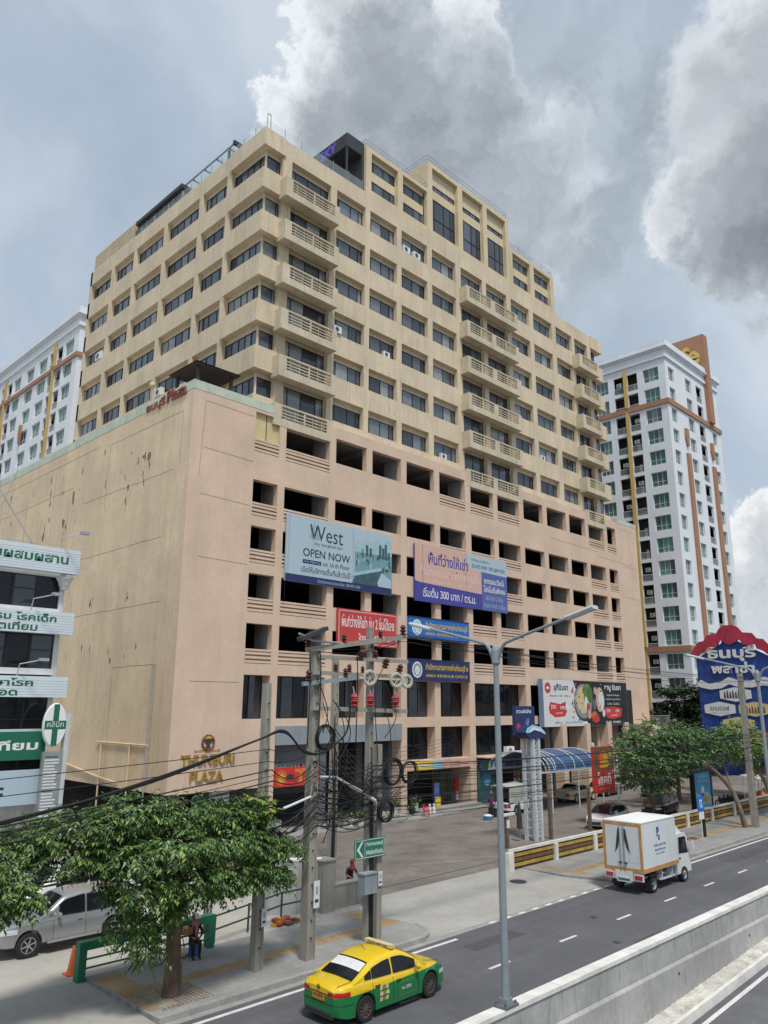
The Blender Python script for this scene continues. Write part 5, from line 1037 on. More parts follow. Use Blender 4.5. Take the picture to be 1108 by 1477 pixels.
# ================================================================== residential towers
def condo(name, label, xc, ycn, ztop, dy, dx, patt_y, patt_x, floors, bands, ybal, win_cap=100):
    """white tower with its corner at (xc, ycn); side face along +Y, front along +X"""
    R = thing(name, label, 'building', (xc, ycn, 0)); P = 3.225; t0 = ztop - 3.75
    mb = MB(); hs = []; hx = []; sp = []; bal = []
    for f in range(floors):
        t = t0 - P * f
        for a0, a1, ty in patt_y:
            hs.append((ycn + a0, ycn + a1, t - (2.1 if ty == 'w' else 2.75), t))
            if ty == 'w': sp.append((V((xc + .28, ycn + a1, t - 2.1)), -Y, -X, a1 - a0, 2.1, (.36, .66), (.33,), ['glass_teal', 'glass_teal', 'glass_teal_pale', 'glass_mid']))
            else: bal.append(('y', a0, a1, t))
        for a0, a1, ty in patt_x:
            hx.append((xc + a0, xc + a1, t - (2.1 if ty == 'w' else 2.75), t))
            if ty == 'w': sp.append((V((xc + a0, ycn + .28, t - 2.1)), X, -Y, a1 - a0, 2.1, (.5,), (.33,), ['glass_grey', 'glass_grey', 'glass_teal_pale', 'glass_curtain']))
            else: bal.append(('x', a0, a1, t))
    grid_wall(mb, V((xc, 0, 0)), Y, Z, -X, (ycn + .3, ycn + dy), (-1, ztop - 2.6), [(a, b, c, d) for a, b, c, d in hs], .3, 'condo_white')
    grid_wall(mb, V((0, ycn, 0)), X, Z, -Y, (xc, xc + dx), (-1, ztop - 2.6), hx, .3, 'condo_white')
    mb.box(xc + dx - .3, xc + dx, ycn + .3, ycn + dy, -1, ztop - 2.6, 'condo_white'); mb.box(xc + .3, xc + dx - .3, ycn + dy - .3, ycn + dy, -1, ztop - 2.6, 'condo_white')
    mb.build('wall', R)
    mb = MB(); mb.box(xc + 1.5, xc + dx - 1.5, ycn + 1.5, ycn + dy - 1.5, -1, ztop - 2.6, 'interior_shade')
    for f in range(floors + 1): mb.box(xc + .3, xc + dx - .31, ycn + .3, ycn + dy - .31, t0 - P * f - 2.95, t0 - P * f - 2.78, 'condo_grey')
    mb.build('interior_fill', R)
    mb = MB(); c = ztop - 2.6
    for k, (pr_, z0, z1) in enumerate(((.25, 0, .5), (.12, .5, 1.3), (.35, 1.3, 1.55), (.6, 1.55, 1.8), (.45, 1.8, 2.6))): mb.box(xc - pr_, xc + dx + pr_, ycn - pr_, ycn + dy + pr_, c + z0 + .001, c + z1, 'condo_white')
    mb.build('cornice', R)
    for z0, z1 in bands: mb = MB(); mb.prism([(xc - .22, ycn - .22), (xc + dx + .22, ycn - .22), (xc + dx + .22, ycn - .003), (xc - .003, ycn - .003), (xc - .003, ycn + dy), (xc - .22, ycn + dy)], O0, X, Y, Z, z0, z1, 'condo_brown'); mb.build('brown_band', R)
    mb = MB()
    for y in ybal:
        zs_ = [z for b in bands for z in b if z < ztop - 4]; prev = -1
        mb.box(xc - .3, xc - .004, ycn + y - .25, ycn + y + .25, -1, min(b[0] for b in bands) - .003, 'condo_yellow')
        sb = sorted(bands)
        for i, b in enumerate(sb): mb.box(xc - .3, xc - .004, ycn + y - .25, ycn + y + .25, b[1] + .003, sb[i + 1][0] - .003 if i + 1 < len(sb) else ztop - 3.0, 'condo_yellow')
    mb.build('yellow_fin', R)
    window_set(R, sp, win_cap, 'condo_frame')
    bal.sort(key=lambda q: abs(q[3] - 30)); rest = MB()
    for i, (ax, a0, a1, t) in enumerate(bal):
        mb = MB() if i < 95 else rest; zb = t - 2.75
        oo, uu, nn = (V((xc, ycn + a1, zb)), -Y, -X) if ax == 'y' else (V((xc + a0, ycn, zb)), X, -Y); w_ = a1 - a0
        mb.obox(oo, uu, Z, nn, 0, w_, .98, 1.05, -.16, -.08, 'condo_frame'); mb.obox(oo, uu, Z, nn, 0, w_, .06, .12, -.16, -.08, 'condo_frame')
        for k in range(int(w_ / .16)): mb.obox(oo, uu, Z, nn, .06 + k * .16, .11 + k * .16, .12, .98, -.14, -.10, 'rail_grey')
        rr = r_.random()
        if rr < .6: q = r_.uniform(.1, w_ - 1.0); mb.obox(oo, uu, Z, nn, q, q + .8, 1.5, 2.1, -1.0, -.6, 'white'); mb.obox(oo, uu, Z, nn, q + .15, q + .5, 1.55, 2.0, -.6, -.58, 'rail_grey')
        if rr > .4: mb.obox(oo, uu, Z, nn, w_ * .3, w_ * .55, .2, 1.2 + rr * .4, -1.1, -1.05, r_.choice(['cloth_white', 'blue_grey', 'cloth_red', 'slate']))
        if i < 95: mb.build('balcony_railing', R)
    if rest.v: rest.build('balcony_railing', R, kind='stuff')
    return R
pyR = [(1.08, 3.45, 'w'), (4.42, 6.03, 'b'), (6.6, 8.25, 'b'), (9.2, 11.3, 'w')]
RC = condo('condo_tower', 'white residential tower with a brown fin and gold letters on its roof', 103.2, 44.0, 61.1, 26, 19.0, pyR + [(a + 12.4, b + 12.4, t) for a, b, t in pyR], [(1.05, 2.92, 'w'), (6.9, 8.9, 'w'), (10.75, 12.85, 'b'), (15.75, 17.5, 'w')], 17, [(51.25, 52.0), (15.7, 16.45)], [6.3, 18.7])
mb = MB(); mb.box(117.35, 118.9, 43.35, 52.0, 61.2, 67.2, 'condo_brown'); mb.box(117.35, 118.9, 43.35, 43.99, 52.02, 61.2, 'condo_brown'); mb.build('roof_fin', RC)
mb = MB(); mb.text('life', V((117.34, 48.6, 62.1)), -Y, Z, -X, 'gold_letter', w=4.6, h=3.3, bold=.03, ext=.08); mb.box(117.2, 117.34, 44.2, 45.7, 61.5, 61.75, 'gold_letter'); mb.build('letter', RC)
mb = MB()
for a0, a1 in ((107.95, 109.05), (117.25, 118.35)):
    mb.box(a0, a1, 43.7, 43.997, 16.47, 44.7, 'condo_brown'); mb.prism([(a0 + .1, 48.6), (a1 - .05, 48.6), (a1 + .0, 47.2), (a1 - .25, 45.9), (a0 + .3, 45.9), (a0, 47.2)], V((0, 43.997, 0)), X, Z, -Y, 0, .3, 'condo_brown')
mb.build('brown_fin', RC)
pyL = []
for k in range(4):
    o_ = k * 18.2
    pyL += [(o_ + 1.5, o_ + 4.3, 'w'), (o_ + 5.0, o_ + 6.9, 'b'), (o_ + 7.5, o_ + 9.3, 'b'), (o_ + 10.2, o_ + 13.1, 'w'), (o_ + 14.75, o_ + 17.6, 'w')]
LCND = condo('condo_tower', 'pale residential tower showing behind the left end of the beige building', 38.0, 94.6, 60.0, 75, 22, pyL, [(4, 6.5, 'b'), (9, 11.5, 'w')], 9, [(53.0, 53.6), (15.7, 16.4)], [7.2, 25.4, 43.6, 61.8])
mb = MB(); mb.prism([(111.3, 47.6), (111.9, 47.6), (112.0, 46.4), (111.8, 44.8), (111.4, 44.8), (111.2, 46.4)], V((38.0, 0, 0)), Y, Z, -X, 0, .3, 'condo_brown'); mb.build('brown_fin', LCND)
# ================================================================== hoarding, fence, walls
t = thing('hoarding', 'tall blue corrugated hoarding topped with red leaf shapes and white lettering', 'hoarding', (80, 30, .15))
o = V((80, 0, 0)); hu, hv, hn = Y, Z, -X
mb = MB(); mb.prism([(33.6, 2.0), (33.6, 13.2), (30, 15.2), (26.4, 13.2), (26.4, 2.0)], o, hu, hv, hn, -.3, 0, 'hoarding_blue'); mb.build('panel', t)
mb = MB(); half = [(34.1, 13.75), (33.2, 14.9), (32.6, 15.0), (32.2, 15.55), (31.3, 15.65), (30.9, 16.2), (30.4, 16.45)]
low_ = [(30.0, 14.5), (30.5, 14.7), (30.95, 15.0), (31.2, 14.5), (31.7, 14.3), (32.4, 14.45), (32.5, 14.0), (33.1, 13.75), (33.6, 13.3)]
pts = half + [(60 - a, b) for a, b in reversed(half)] + [(60 - a, b) for a, b in reversed(low_)] + low_[1:]
mb.prism(pts, o, hu, hv, hn, .02, .22, 'hoarding_red'); mb.build('red_crest', t)
mb = MB()
for q in ([(33.75, 10.75), (33.3, 11.1), (32.5, 10.7), (31.3, 10.9), (30.5, 11.35), (29.6, 11.0), (28.4, 10.95), (27.2, 11.3), (26.3, 11.1), (26.3, 10.3), (27.2, 10.5), (28.4, 10.3), (29.6, 10.35), (30.5, 10.65), (31.3, 10.25), (32.4, 10.15), (33.3, 10.35), (33.6, 10.5)],): mb.prism(q, o, hu, hv, hn, .01, .1, 'paper')
mb.build('white_wave', t)
mb = MB(); mb.text('ธนบุรี', V((79.97, 32.35, 12.85)), -Y, Z, -X, 'paper', w=4.7, h=1.5, bold=.03, ext=.05); mb.text('พลาซ่า', V((79.97, 32.1, 11.7)), -Y, Z, -X, 'paper', w=4.2, h=1.1, bold=.035, ext=.05); mb.build('lettering', t)
mb = MB()
def hexa(yc_, zc_, w_, h_, m): mb.prism([(yc_ - w_, zc_ - h_ * .55), (yc_, zc_ - h_), (yc_ + w_, zc_ - h_ * .55), (yc_ + w_, zc_ + h_ * .55), (yc_, zc_ + h_), (yc_ - w_, zc_ + h_ * .55)], o, hu, hv, hn, .01, .12, m)
hexa(30.0, 9.65, 1.5, .7, 'paper'); hexa(31.65, 8.25, 1.5, .7, 'paper'); hexa(28.3, 8.25, 1.5, .7, 'cream_sign'); hexa(29.95, 6.85, 1.5, .65, 'cream_sign'); hexa(33, 6.2, .01, .01, 'cream_sign'); hexa(28.0, 5.5, 1.5, .7, 'orange')
for i in range(8): a = 31.0 - i * .27; mb.prism([(a - .1, 9.3), (a + .1, 9.3), (a + .05, 9.9 + .2 * (i % 2)), (a - .05, 9.9)], o, hu, hv, hn, .12, .14, 'charcoal'); a -= 1.7; mb.prism([(a - .1, 7.9), (a + .1, 7.9), (a + .05, 8.4 + .2 * (i % 2)), (a - .05, 8.4)], o, hu, hv, hn, .12, .14, 'rust_brown')
mb.text('แกมออฟ', V((79.87, 32.6, 8.1)), -Y, Z, -X, 'charcoal', w=1.9, h=.5); mb.text('coffee and bakery', V((79.87, 32.6, 7.8)), -Y, Z, -X, 'rail_grey', w=1.9, h=.14)
mb.prism([(30.4, 6.6), (31.0, 6.6), (30.7, 7.2)], o, hu, hv, hn, .12, .14, 'leaf_light'); mb.text('LAND', V((79.87, 30.2, 6.7)), -Y, Z, -X, 'rust_red', w=1.2, h=.35); mb.build('tenant_panel', t)
mb = MB()
for y in (33.4, 26.6): mb.tube([(80.3, y, 0), (80.3, y, 13)], .16, 'lilac_steel', 8)
mb.build('post', t)
# low fence between pavement and plaza
FN = thing('fence', 'long low fence of white posts and brown and yellow boards along the pavement', 'fence', (36, 25.7, .15))
mb = MB(); x = 35.5
while x < 86: mb.box(x, min(x + 4.3, 86), 25.62, 25.78, 1.02, 1.16, 'barrier_cap'); x += 4.304
mb.build('top_rail', FN)
for i in range(13):
    x = 35.5 + i * 4.304; w_ = .42 if i == 0 else .3; mb = MB(); mb.box(x - w_ / 2, x + w_ / 2, 25.55, 25.85, 0.1, 1.017, 'barrier_cap'); mb.build('post', FN)
mb = MB()
for k in range(3): mb.box(35.7, 86, 25.66, 25.72, .28 + k * .24, .44 + k * .24, ['fence_yellow', 'rust_brown', 'fence_yellow'][k])
mb.box(35.7, 86, 25.74, 25.76, .15, .98, 'rust_brown'); mb.build('board', FN)
# green barrier frame, dark railing, stained wall, low wall, corrugated sheet
GF = thing('barrier_frame', 'big green barrier frame standing at the edge of the left driveway', 'barrier', (14.9, 25.5, .1))
mb = MB(); gp = 'green_paint'
mb.box(12.3, 12.55, 25.35, 25.65, .1, 1.22, gp); mb.box(12.55, 17.0, 25.35, 25.65, .97, 1.22, gp); mb.box(17.0, 17.25, 25.35, 25.65, .1, 1.22, gp); mb.build('frame', GF)
for z in (.42, .68): mb = MB(); mb.tube([(12.55, 25.5, z), (17.0, 25.5, z)], .03, gp, 8); mb.build('rail', GF)
RL = thing('railing', 'dark green pipe railing with leaning posts beside the stained wall', 'railing', (20, 26.4, .1))
rp = [(17.6, 25.9, .1), (19.3, 26.2, .1), (21.2, 26.6, .1), (23.0, 26.35, .1)]
mb = MB()
for z in (.55, 1.0): mb.tube([(a, b, z + .06 * i) for i, (a, b, c) in enumerate(rp)], .035, 'dark_green_steel', 8)
mb.build('rail', RL)
for i, (a, b, c) in enumerate(rp): mb = MB(); mb.tube([(a, b, .05), (a + .02, b, 1.05 + .06 * i)], .04, 'dark_green_steel', 8); mb.build('post', RL)
RL2 = thing('railing', 'second dark railing running back from the pavement behind the first', 'railing', (19.5, 28, .1))
mb = MB()
for z in (.5, .95): mb.tube([(18.0, 27.2, z), (19.9, 29.6, z)], .03, 'dark_green_steel', 8)
mb.build('rail', RL2)
for a, b in ((18.0, 27.2), (18.9, 28.4), (19.9, 29.6)): mb = MB(); mb.tube([(a, b, .05), (a, b, 1.0)], .035, 'dark_green_steel', 8); mb.build('post', RL2)
mb = MB(); mb.prism([(20.9, 27.9), (23.05, 26.35), (23.3, 26.6), (21.1, 28.2)], O0, X, Y, Z, .05, 2.12, 'stained_wall'); mb.prism([(20.88, 27.88), (23.05, 26.33), (23.32, 26.6), (21.08, 28.24)], O0, X, Y, Z, 2.122, 2.2, 'paper')
tag(mb.build('stained_wall', origin=(22, 27, .1)), 'short grey white wall streaked with dark runs beside the railing', 'wall')
mb = MB(); mb.box(22.95, 23.65, 26.1, 26.8, .05, 2.1, 'old_concrete'); mb.box(22.9, 23.7, 26.05, 26.85, 2.1, 2.16, 'old_concrete'); mb.box(23.66, 26.1, 26.25, 26.6, .05, 1.05, 'old_concrete'); mb.box(23.66, 26.15, 26.22, 26.63, 1.05, 1.1, 'kerb'); mb.box(23.7, 24.1, 27.2, 27.5, .1, 1.9, 'old_concrete')
tag(mb.build('low_wall', origin=(24.5, 26.4, .1)), 'low rough concrete wall with a square pier where the seated person rests', 'wall')
mb = MB()
for i in range(8): mb.box(26.3 + i * .46, 26.75 + i * .46, 37.9, 37.96, .1, 1.95, 'corrugated')
mb.box(26.2, 30.1, 37.97, 38.05, 1.7, 1.8, 'rail_grey'); tag(mb.build('corrugated_fence', origin=(28, 38, .1)), 'pale blue corrugated sheet fence behind the stained wall', 'fence')
mb = MB()
for i in range(26): a = r_.uniform(0, 6.28); q = r_.uniform(0, .7); mb.obox(V((21.0 + q * math.cos(a), 26.1 + .5 * q * math.sin(a), .16 + r_.uniform(0, .14))), X, Y, Z, -.09, .09, -.12, .12, -.05, .05, r_.choice(['orange', 'gold', 'rust_red', 'rust_brown', 'terracotta']))
tag(mb.build('brick_heap', origin=(21, 26.1, .1)), 'small heap of orange and yellow rubble at the foot of the stained wall', 'heap')
mb = MB(); mb.ellipsoid(V((25.4, 25.95, .3)), .3, .22, .18, 'tub_blue', 10, 6); mb.ellipsoid(V((25.6, 25.9, .25)), .15, .15, .16, 'tub_blue', 8, 5); tag(mb.build('plastic_bag', origin=(25.4, 26, .15)), 'crumpled blue plastic bag at the end of the low wall', 'bag')
# cone
t = thing('traffic_cone', 'faded orange traffic cone beside the green barrier frame', 'cone', (12.55, 26.3, .1)); mb = MB(); mb.lathe([(.17, .03), (.15, .1), (.035, .82), (.02, .83)], V((12.55, 26.3, .1)), 'orange', 18); mb.build('cone', t); mb = MB(); mb.box(12.33, 12.77, 26.08, 26.52, .1, .135, 'orange'); mb.build('foot', t)
# dark bollards / sign posts along the plaza edge
for x, y, h, lab in ((40.7, 29.6, 2.0, 'dark steel post nearest the street lamp, with a pale label'), (45.5, 29.6, 2.9, 'dark steel post right of the lattice pylon'), (50.4, 29.6, 3.0, 'dark steel post before the white car'), (60.0, 29.6, 3.0, 'dark steel post behind the box truck'), (62.9, 29.6, 2.9, 'dark steel post left of the blue advert')):
    t = thing('steel_post', lab, 'post', (x, y, .145), 'steel posts along the plaza edge'); mb = MB(); mb.box(x - .1, x + .1, y - .1, y + .1, .1, h, 'rust_steel'); mb.build('post', t)
    if x < 41: mb = MB(); mb.box(x - .13, x + .13, y - .14, y - .1, 1.3, 1.75, 'paper'); mb.build('label_plate', t); mb = MB(); mb.box(x - .55, x + .75, y - .12, y + .05, 1.98, 2.12, 'paper'); mb.build('arm', t)
t = thing('parasol', 'closed dark parasol on a pole beside the lattice pylon', 'parasol', (43.2, 30.4, .145)); mb = MB(); mb.tube([(43.2, 30.4, .1), (43.2, 30.4, 2.5)], .025, 'steel', 6); mb.build('pole', t); mb = MB(); mb.lathe([(.02, 2.55), (.1, 2.3), (.16, 1.7), (.19, .95), (.08, .9)], V((43.2, 30.4, 0)), 'charcoal', 9); mb.build('cover', t)
# blue light box advert, U turn sign, black post
t = thing('advert_box', 'glossy blue light box advert with a pale drink can on sand', 'advert', (62.9, 26.9, .15)); o = V((61.3, 26.8, .75)); Wd, Hd = 3.3, 2.85
mb = MB(); mb.obox(o, X, Z, -Y, 0, Wd, 0, Hd, -.35, 0, 'black'); mb.build('casing', t)
mb = MB(); rect(mb, o, X, Z, -Y, .15, Wd - .35, .15, Hd - .15, 'ad_blue', .004); poly(mb, o, X, Z, -Y, [(.15, .15), (Wd - .35, .15), (Wd - .35, .85), (2.2, 1.3), (1.2, 1.0), (.15, 1.3)], 'ad_pale', .006); disc(mb, o, X, Z, -Y, 1.7, .75, .95, .25, 'gold', .009); disc(mb, o, X, Z, -Y, 1.5, .7, .6, .14, 'trim_orange', .010)
rect(mb, o, X, Z, -Y, 1.2, 1.75, .8, 1.65, 'paper', .012); rect(mb, o, X, Z, -Y, 1.25, 1.7, .85, 1.2, 'sky_sign_blue', .014); disc(mb, o, X, Z, -Y, 1.1, .9, .14, .3, 'navy', .016)
mb.text('สดชื่นทุกวัน', o + X * .7 + Z * 2.3, X, Z, -Y, 'paper', w=1.8, h=.2, d=.008); mb.text('ดับกระหาย คลายร้อน', o + X * .7 + Z * 2.02, X, Z, -Y, 'paper', w=1.8, h=.16, d=.008); mb.build('poster', t)
mb = MB(); mb.box(61.8, 62.0, 26.9, 27.05, .1, .76, 'black'); mb.box(63.9, 64.1, 26.9, 27.05, .1, .76, 'black'); mb.build('leg', t)
t = thing('road_sign', 'square blue U turn road sign with white plate below on a thin post', 'road sign', (51.9, 22.4, .15)); o = V((51.45, 22.38, 1.95))
mb = MB(); mb.tube([(51.9, 22.45, .1), (51.9, 22.45, 2.85)], .04, 'pale_steel', 8); mb.build('post', t); mb = MB(); mb.obox(o, X, Z, -Y, 0, .9, 0, .9, -.03, 0, 'sky_sign_blue'); mb.obox(o, X, Z, -Y, .1, .85, -.5, -.05, -.03, 0, 'paper'); mb.build('panel', t)
mb = MB(); rect(mb, o, X, Z, -Y, .3, .38, .2, .62, 'white', .004); rect(mb, o, X, Z, -Y, .55, .63, .3, .62, 'white', .004); rect(mb, o, X, Z, -Y, .3, .63, .62, .70, 'white', .005); poly(mb, o, X, Z, -Y, [(.47, .32), (.71, .32), (.59, .15)], 'white', .006); mb.build('symbol', t)
mb = MB(); mb.lathe([(.1, 0), (.1, 1.85), (.06, 1.9)], V((53.6, 23.0, .12)), 'black', 12); tag(mb.build('bollard', origin=(53.6, 23, .15)), 'tall black post on the pavement beside the blue U turn sign', 'post')
# ================================================================== power poles
PT = V((0, 0, 0))
def cpole(x, y, z1, w0, w1, name, label, lean=0.0):
    t = thing('utility_pole', label, 'utility pole', (x, y, .1)); mb = MB(); a, b = w0 / 2, w1 / 2
    for s in (-1, 1):           # grooved square pole: two flanges and a web
        mb.raw([(x + s * a - .05 * s, y - a, .05), (x + s * a, y - a, .05), (x + s * a, y + a, .05), (x + s * a - .05 * s, y + a, .05), (x + lean + s * b - .05 * s, y - b, z1), (x + lean + s * b, y - b, z1), (x + lean + s * b, y + b, z1), (x + lean + s * b - .05 * s, y + b, z1)], [(0, 1, 5, 4), (1, 2, 6, 5), (2, 3, 7, 6), (3, 0, 4, 7), (4, 5, 6, 7)], 'pole_concrete')
    a -= .035; b -= .035; mb.raw([(x - a, y - a, .05), (x + a, y - a, .05), (x + a, y + a, .05), (x - a, y + a, .05), (x + lean - b, y - b, z1), (x + lean + b, y - b, z1), (x + lean + b, y + b, z1), (x + lean - b, y + b, z1)], [(0, 1, 5, 4), (1, 2, 6, 5), (2, 3, 7, 6), (3, 0, 4, 7), (4, 5, 6, 7)], 'pole_concrete')
    k = .8
    while k < z1 - .3: mb.box(x - .015 + lean * k / z1, x + .015 + lean * k / z1, y - a - .05, y - a + .01, k, k + .05, 'charcoal'); k += .55
    mb.build('shaft', t); return t
def paper(t, x, y, z, w_, h_):
    mb = MB(); mb.box(x - w_ / 2, x + w_ / 2, y - .02, y, z, z + h_, 'paper')
    mb.build('notice', t); mb = MB(); mb.box(x - w_ * .3, x + w_ * .3, y - .026, y - .021, z + h_ * .2, z + h_ * .32, 'charcoal'); mb.box(x - w_ * .2, x + w_ * .25, y - .026, y - .021, z + h_ * .5, z + h_ * .8, 'rail_grey'); mb.build('print', t)
P1 = cpole(16.85, 22.35, 9.2, .32, .23, 'p', 'leftmost bare concrete utility pole by the tree, with a paper notice'); paper(P1, 16.95, 22.16, 1.45, .2, .55)
P2 = cpole(18.75, 22.05, 10.6, .39, .29, 'p', 'thick concrete pole left of the pair, carrying the crossarms, with a white notice'); paper(P2, 18.9, 21.82, 1.75, .26, .85)
P2b = cpole(30.5, 34.0, 11.1, .4, .3, 'p', 'concrete utility pole standing behind the low wall in the plaza')
P3 = cpole(21.65, 22.1, 11.5, .28, .21, 'p', 'right hand concrete pole of the pair behind the taxi, with a green road sign')
mb = MB(); mb.box(22.0, 22.25, 21.98, 22.22, .1, 7.0, 'pole_concrete'); mb.build('stub_shaft', P3); paper(P3, 22.13, 21.95, 1.95, .2, .5)
P4 = cpole(60.4, 22.2, 10.9, .42, .32, 'p', 'concrete pole at the right edge in front of the blue hoarding')
def insul(mb, x, y, z, s=1.0, m='insulator', ax=Z):
    mb.lathe([(.03 * s, 0), (.09 * s, .03 * s), (.04 * s, .07 * s), (.1 * s, .11 * s), (.04 * s, .15 * s), (.085 * s, .19 * s), (.03 * s, .26 * s)], V((x, y, z)), m, 10, ax=ax)
def crossarm(parent, x0, x1, y, z0, z1, ins, m='pole_concrete', r=.09):
    mb = MB(); d = (V((x1, y, z1)) - V((x0, y, z0))); L_ = d.length; d.normalize(); up = d.cross(Y) * -1
    mb.obox(V((x0, y, z0)), d, Y, up, 0, L_, -.06, .06, -r, r, m); mb.build('crossarm', parent)
    for f, s, mm in ins:
        q = V((x0, y, z0)) + d * (L_ * f); mb = MB(); insul(mb, q.x, q.y, q.z + r, s, mm); mb.build('insulator', parent)
crossarm(P3, 18.2, 23.5, 21.9, 10.42, 11.22, [(.02, 1.6, 'insulator'), (.35, 1.3, 'insulator'), (.72, 1.2, 'insulator'), (.97, 1.6, 'insulator')])
crossarm(P3, 18.75, 23.6, 21.9, 10.2, 10.22, [(.5, 1.2, 'insulator'), (.62, 1.2, 'insulator')], r=.07)
crossarm(P2, 18.45, 23.1, 21.85, 9.62, 9.6, [(.25, 1.2, 'insulator'), (.4, 1.2, 'insulator'), (.55, 1.0, 'insulator')], r=.07)
crossarm(P2, 18.0, 20.75, 21.8, 9.2, 9.5, [(.1, 1.6, 'insulator'), (.75, 1.3, 'insulator')], 'blue_grey', .07)
crossarm(P2, 18.5, 23.5, 21.85, 8.37, 8.24, [], r=.075)
t = thing('lamp_bracket', 'angled floodlight bracket reaching left from the top of the crossarms', 'lamp', (18.2, 21.9, 10.6)); mb = MB(); mb.tube([(20.0, 21.9, 10.75), (18.3, 21.7, 10.75), (17.6, 21.6, 10.95)], .045, 'steel', 6); mb.build('arm', t); mb = MB(); mb.obox(V((18.4, 21.7, 11.0)), V((.93, 0, .36)), Y, V((-.36, 0, .93)), -.75, .6, -.14, .14, -.05, .09, 'charcoal'); mb.build('lamp_head', t)
for i, (x, z) in enumerate(((20.5, 8.4), (21.35, 8.42), (22.75, 8.38))):
    mb = MB(); insul(mb, x, 21.75, z, 2.0, 'insulator_red'); mb.ellipsoid(V((x, 21.75, z + .3)), .15, .15, .2, 'insulator_red', 10, 6); mb.tube([(x, 21.75, z + .45), (x - .08, 21.75, z + .75)], .03, 'coil_pale', 6)
    tag(mb.build('surge_arrester', origin=(x, 21.75, z)), ['leftmost red insulator pot on the lower crossarm', 'middle red insulator pot on the lower crossarm', 'rightmost red insulator pot on the lower crossarm'][i], 'insulator', 'red insulators on the crossarm')
for i, (x, z, sx) in enumerate(((21.25, 9.5, 1.0), (22.75, 9.45, 1.0), (23.35, 9.42, .9))):
    mb = MB(); mb.torus(V((x, 21.7, z)), V((.3, 1, 0)).normalized(), .25 * sx, .07, 'coil_pale', 22, 6)
    for k in range(6): a = k * 1.05; mb.tube([(x, 21.7, z), (x + .25 * math.cos(a), 21.7, z + .25 * math.sin(a))], .018, 'coil_pale', 5)
    tag(mb.build('cable_reel', origin=(x, 21.7, z)), ['pale round cable reel left of the right pole', 'pale round cable reel right of the right pole', 'small pale cable reel at the crossarm end'][i], 'cable reel', 'cable reels on the crossarm')
for i, (x, z, lb) in enumerate(((20.75, 10.45, 'dark drop out fuse beside the left reel'), (22.1, 10.2, 'dark drop out fuse right of the pole top'), (22.9, 10.0, 'dark drop out fuse at the right end'))):
    mb = MB(); insul(mb, x, 21.75, z - .3, 1.6, 'insulator', V((.45, 0, 1)).normalized()); tag(mb.build('fuse_switch', origin=(x, 21.75, z)), lb, 'fuse', 'fuses on the crossarms')
t = thing('direction_sign', 'green direction sign with white arrow pointing left on the right pole', 'road sign', (21.5, 21.88, 3)); o = V((20.72, 21.85, 3.0))
mb = MB(); mb.obox(o, X, Z, -Y, 0, 1.55, 0, .68, -.03, 0, 'sign_green'); mb.build('panel', t)
mb = MB()
for a in ((.03, 1.52, .03, .05), (.03, 1.52, .63, .65), (.03, .05, .03, .65), (1.5, 1.52, .03, .65), (.5, .515, .05, .63)): rect(mb, o, X, Z, -Y, *a, 'white', .004)
poly(mb, o, X, Z, -Y, [(.1, .34), (.33, .6), (.43, .6), (.22, .34), (.43, .08), (.33, .08)], 'white', .006); mb.text('สำนักงานเขตธนบุรี', o + X * .57 + Z * .38, X, Z, -Y, 'white', w=.88, h=.18, bold=.02); mb.text('พิพิธภัณฑ์ท้องถิ่น', o + X * .57 + Z * .12, X, Z, -Y, 'white', w=.88, h=.18, bold=.02); mb.build('lettering', t)
t = thing('meter_box', 'blue grey meter cabinet hanging on the right pole below the green sign', 'meter box', (21.3, 21.8, 1.85)); mb = MB(); mb.box(21.0, 21.62, 21.6, 21.95, 1.85, 2.5, 'blue_grey'); mb.box(20.97, 21.65, 21.57, 21.97, 2.5, 2.55, 'blue_grey'); mb.build('cabinet', t); mb = MB(); mb.tube([(21.5, 21.8, 1.85), (21.55, 21.75, 1.4), (21.62, 21.9, 1.1)], .025, 'black', 6); mb.build('conduit', t)
# coils of spare cable and boxes
for i, (x, z, R_) in enumerate(((22.7, 5.95, .5), (23.6, 5.9, .42), (19.15, 7.35, .42), (22.3, 4.55, .4), (16.9, 4.0, .45))):
    mb = MB()
    for k in range(6): mb.torus(V((x + r_.uniform(-.04, .04), 21.75 + k * .03, z + r_.uniform(-.04, .04))), V((.12 * r_.uniform(-1, 1), 1, .1)).normalized(), R_ * r_.uniform(.85, 1.05), .022, 'cable', 26, 5)
    tag(mb.build('cable_coil', origin=(x, 21.75, z)), ['large black cable coil right of the right pole', 'outermost black cable coil, right end of the bundle', 'black cable coil high on the thick pole', 'black cable coil hanging low on the right pole', 'black cable coil beside the leftmost pole'][i], 'cable coil', 'coils of spare cable')
t = thing('tube_lamp', 'white fluorescent tube lamp slung between the two poles', 'lamp', (20.4, 21.7, 5.5)); mb = MB(); mb.tube([(18.9, 21.75, 6.0), (19.6, 21.7, 5.95), (20.9, 21.7, 5.35)], .045, 'pale_steel', 8); mb.tube([(20.3, 21.7, 5.62), (20.9, 21.7, 5.35)], .06, 'white', 8); mb.tube([(21.3, 21.7, 5.15), (21.6, 21.7, 5.0)], .06, 'white', 8); mb.tube([(20.9, 21.7, 5.35), (21.7, 21.75, 4.95), (21.7, 21.8, 4.3)], .035, 'pale_steel', 6); mb.build('tube', t)
t = thing('wall_lamp_arm', 'white street lamp arm left of the thick pole over the shops', 'lamp', (17.6, 21.8, 5)); mb = MB(); mb.tube([(18.6, 21.9, 5.35), (17.5, 21.7, 5.15), (17.2, 21.65, 5.1)], .045, 'paper', 8); mb.build('arm', t)
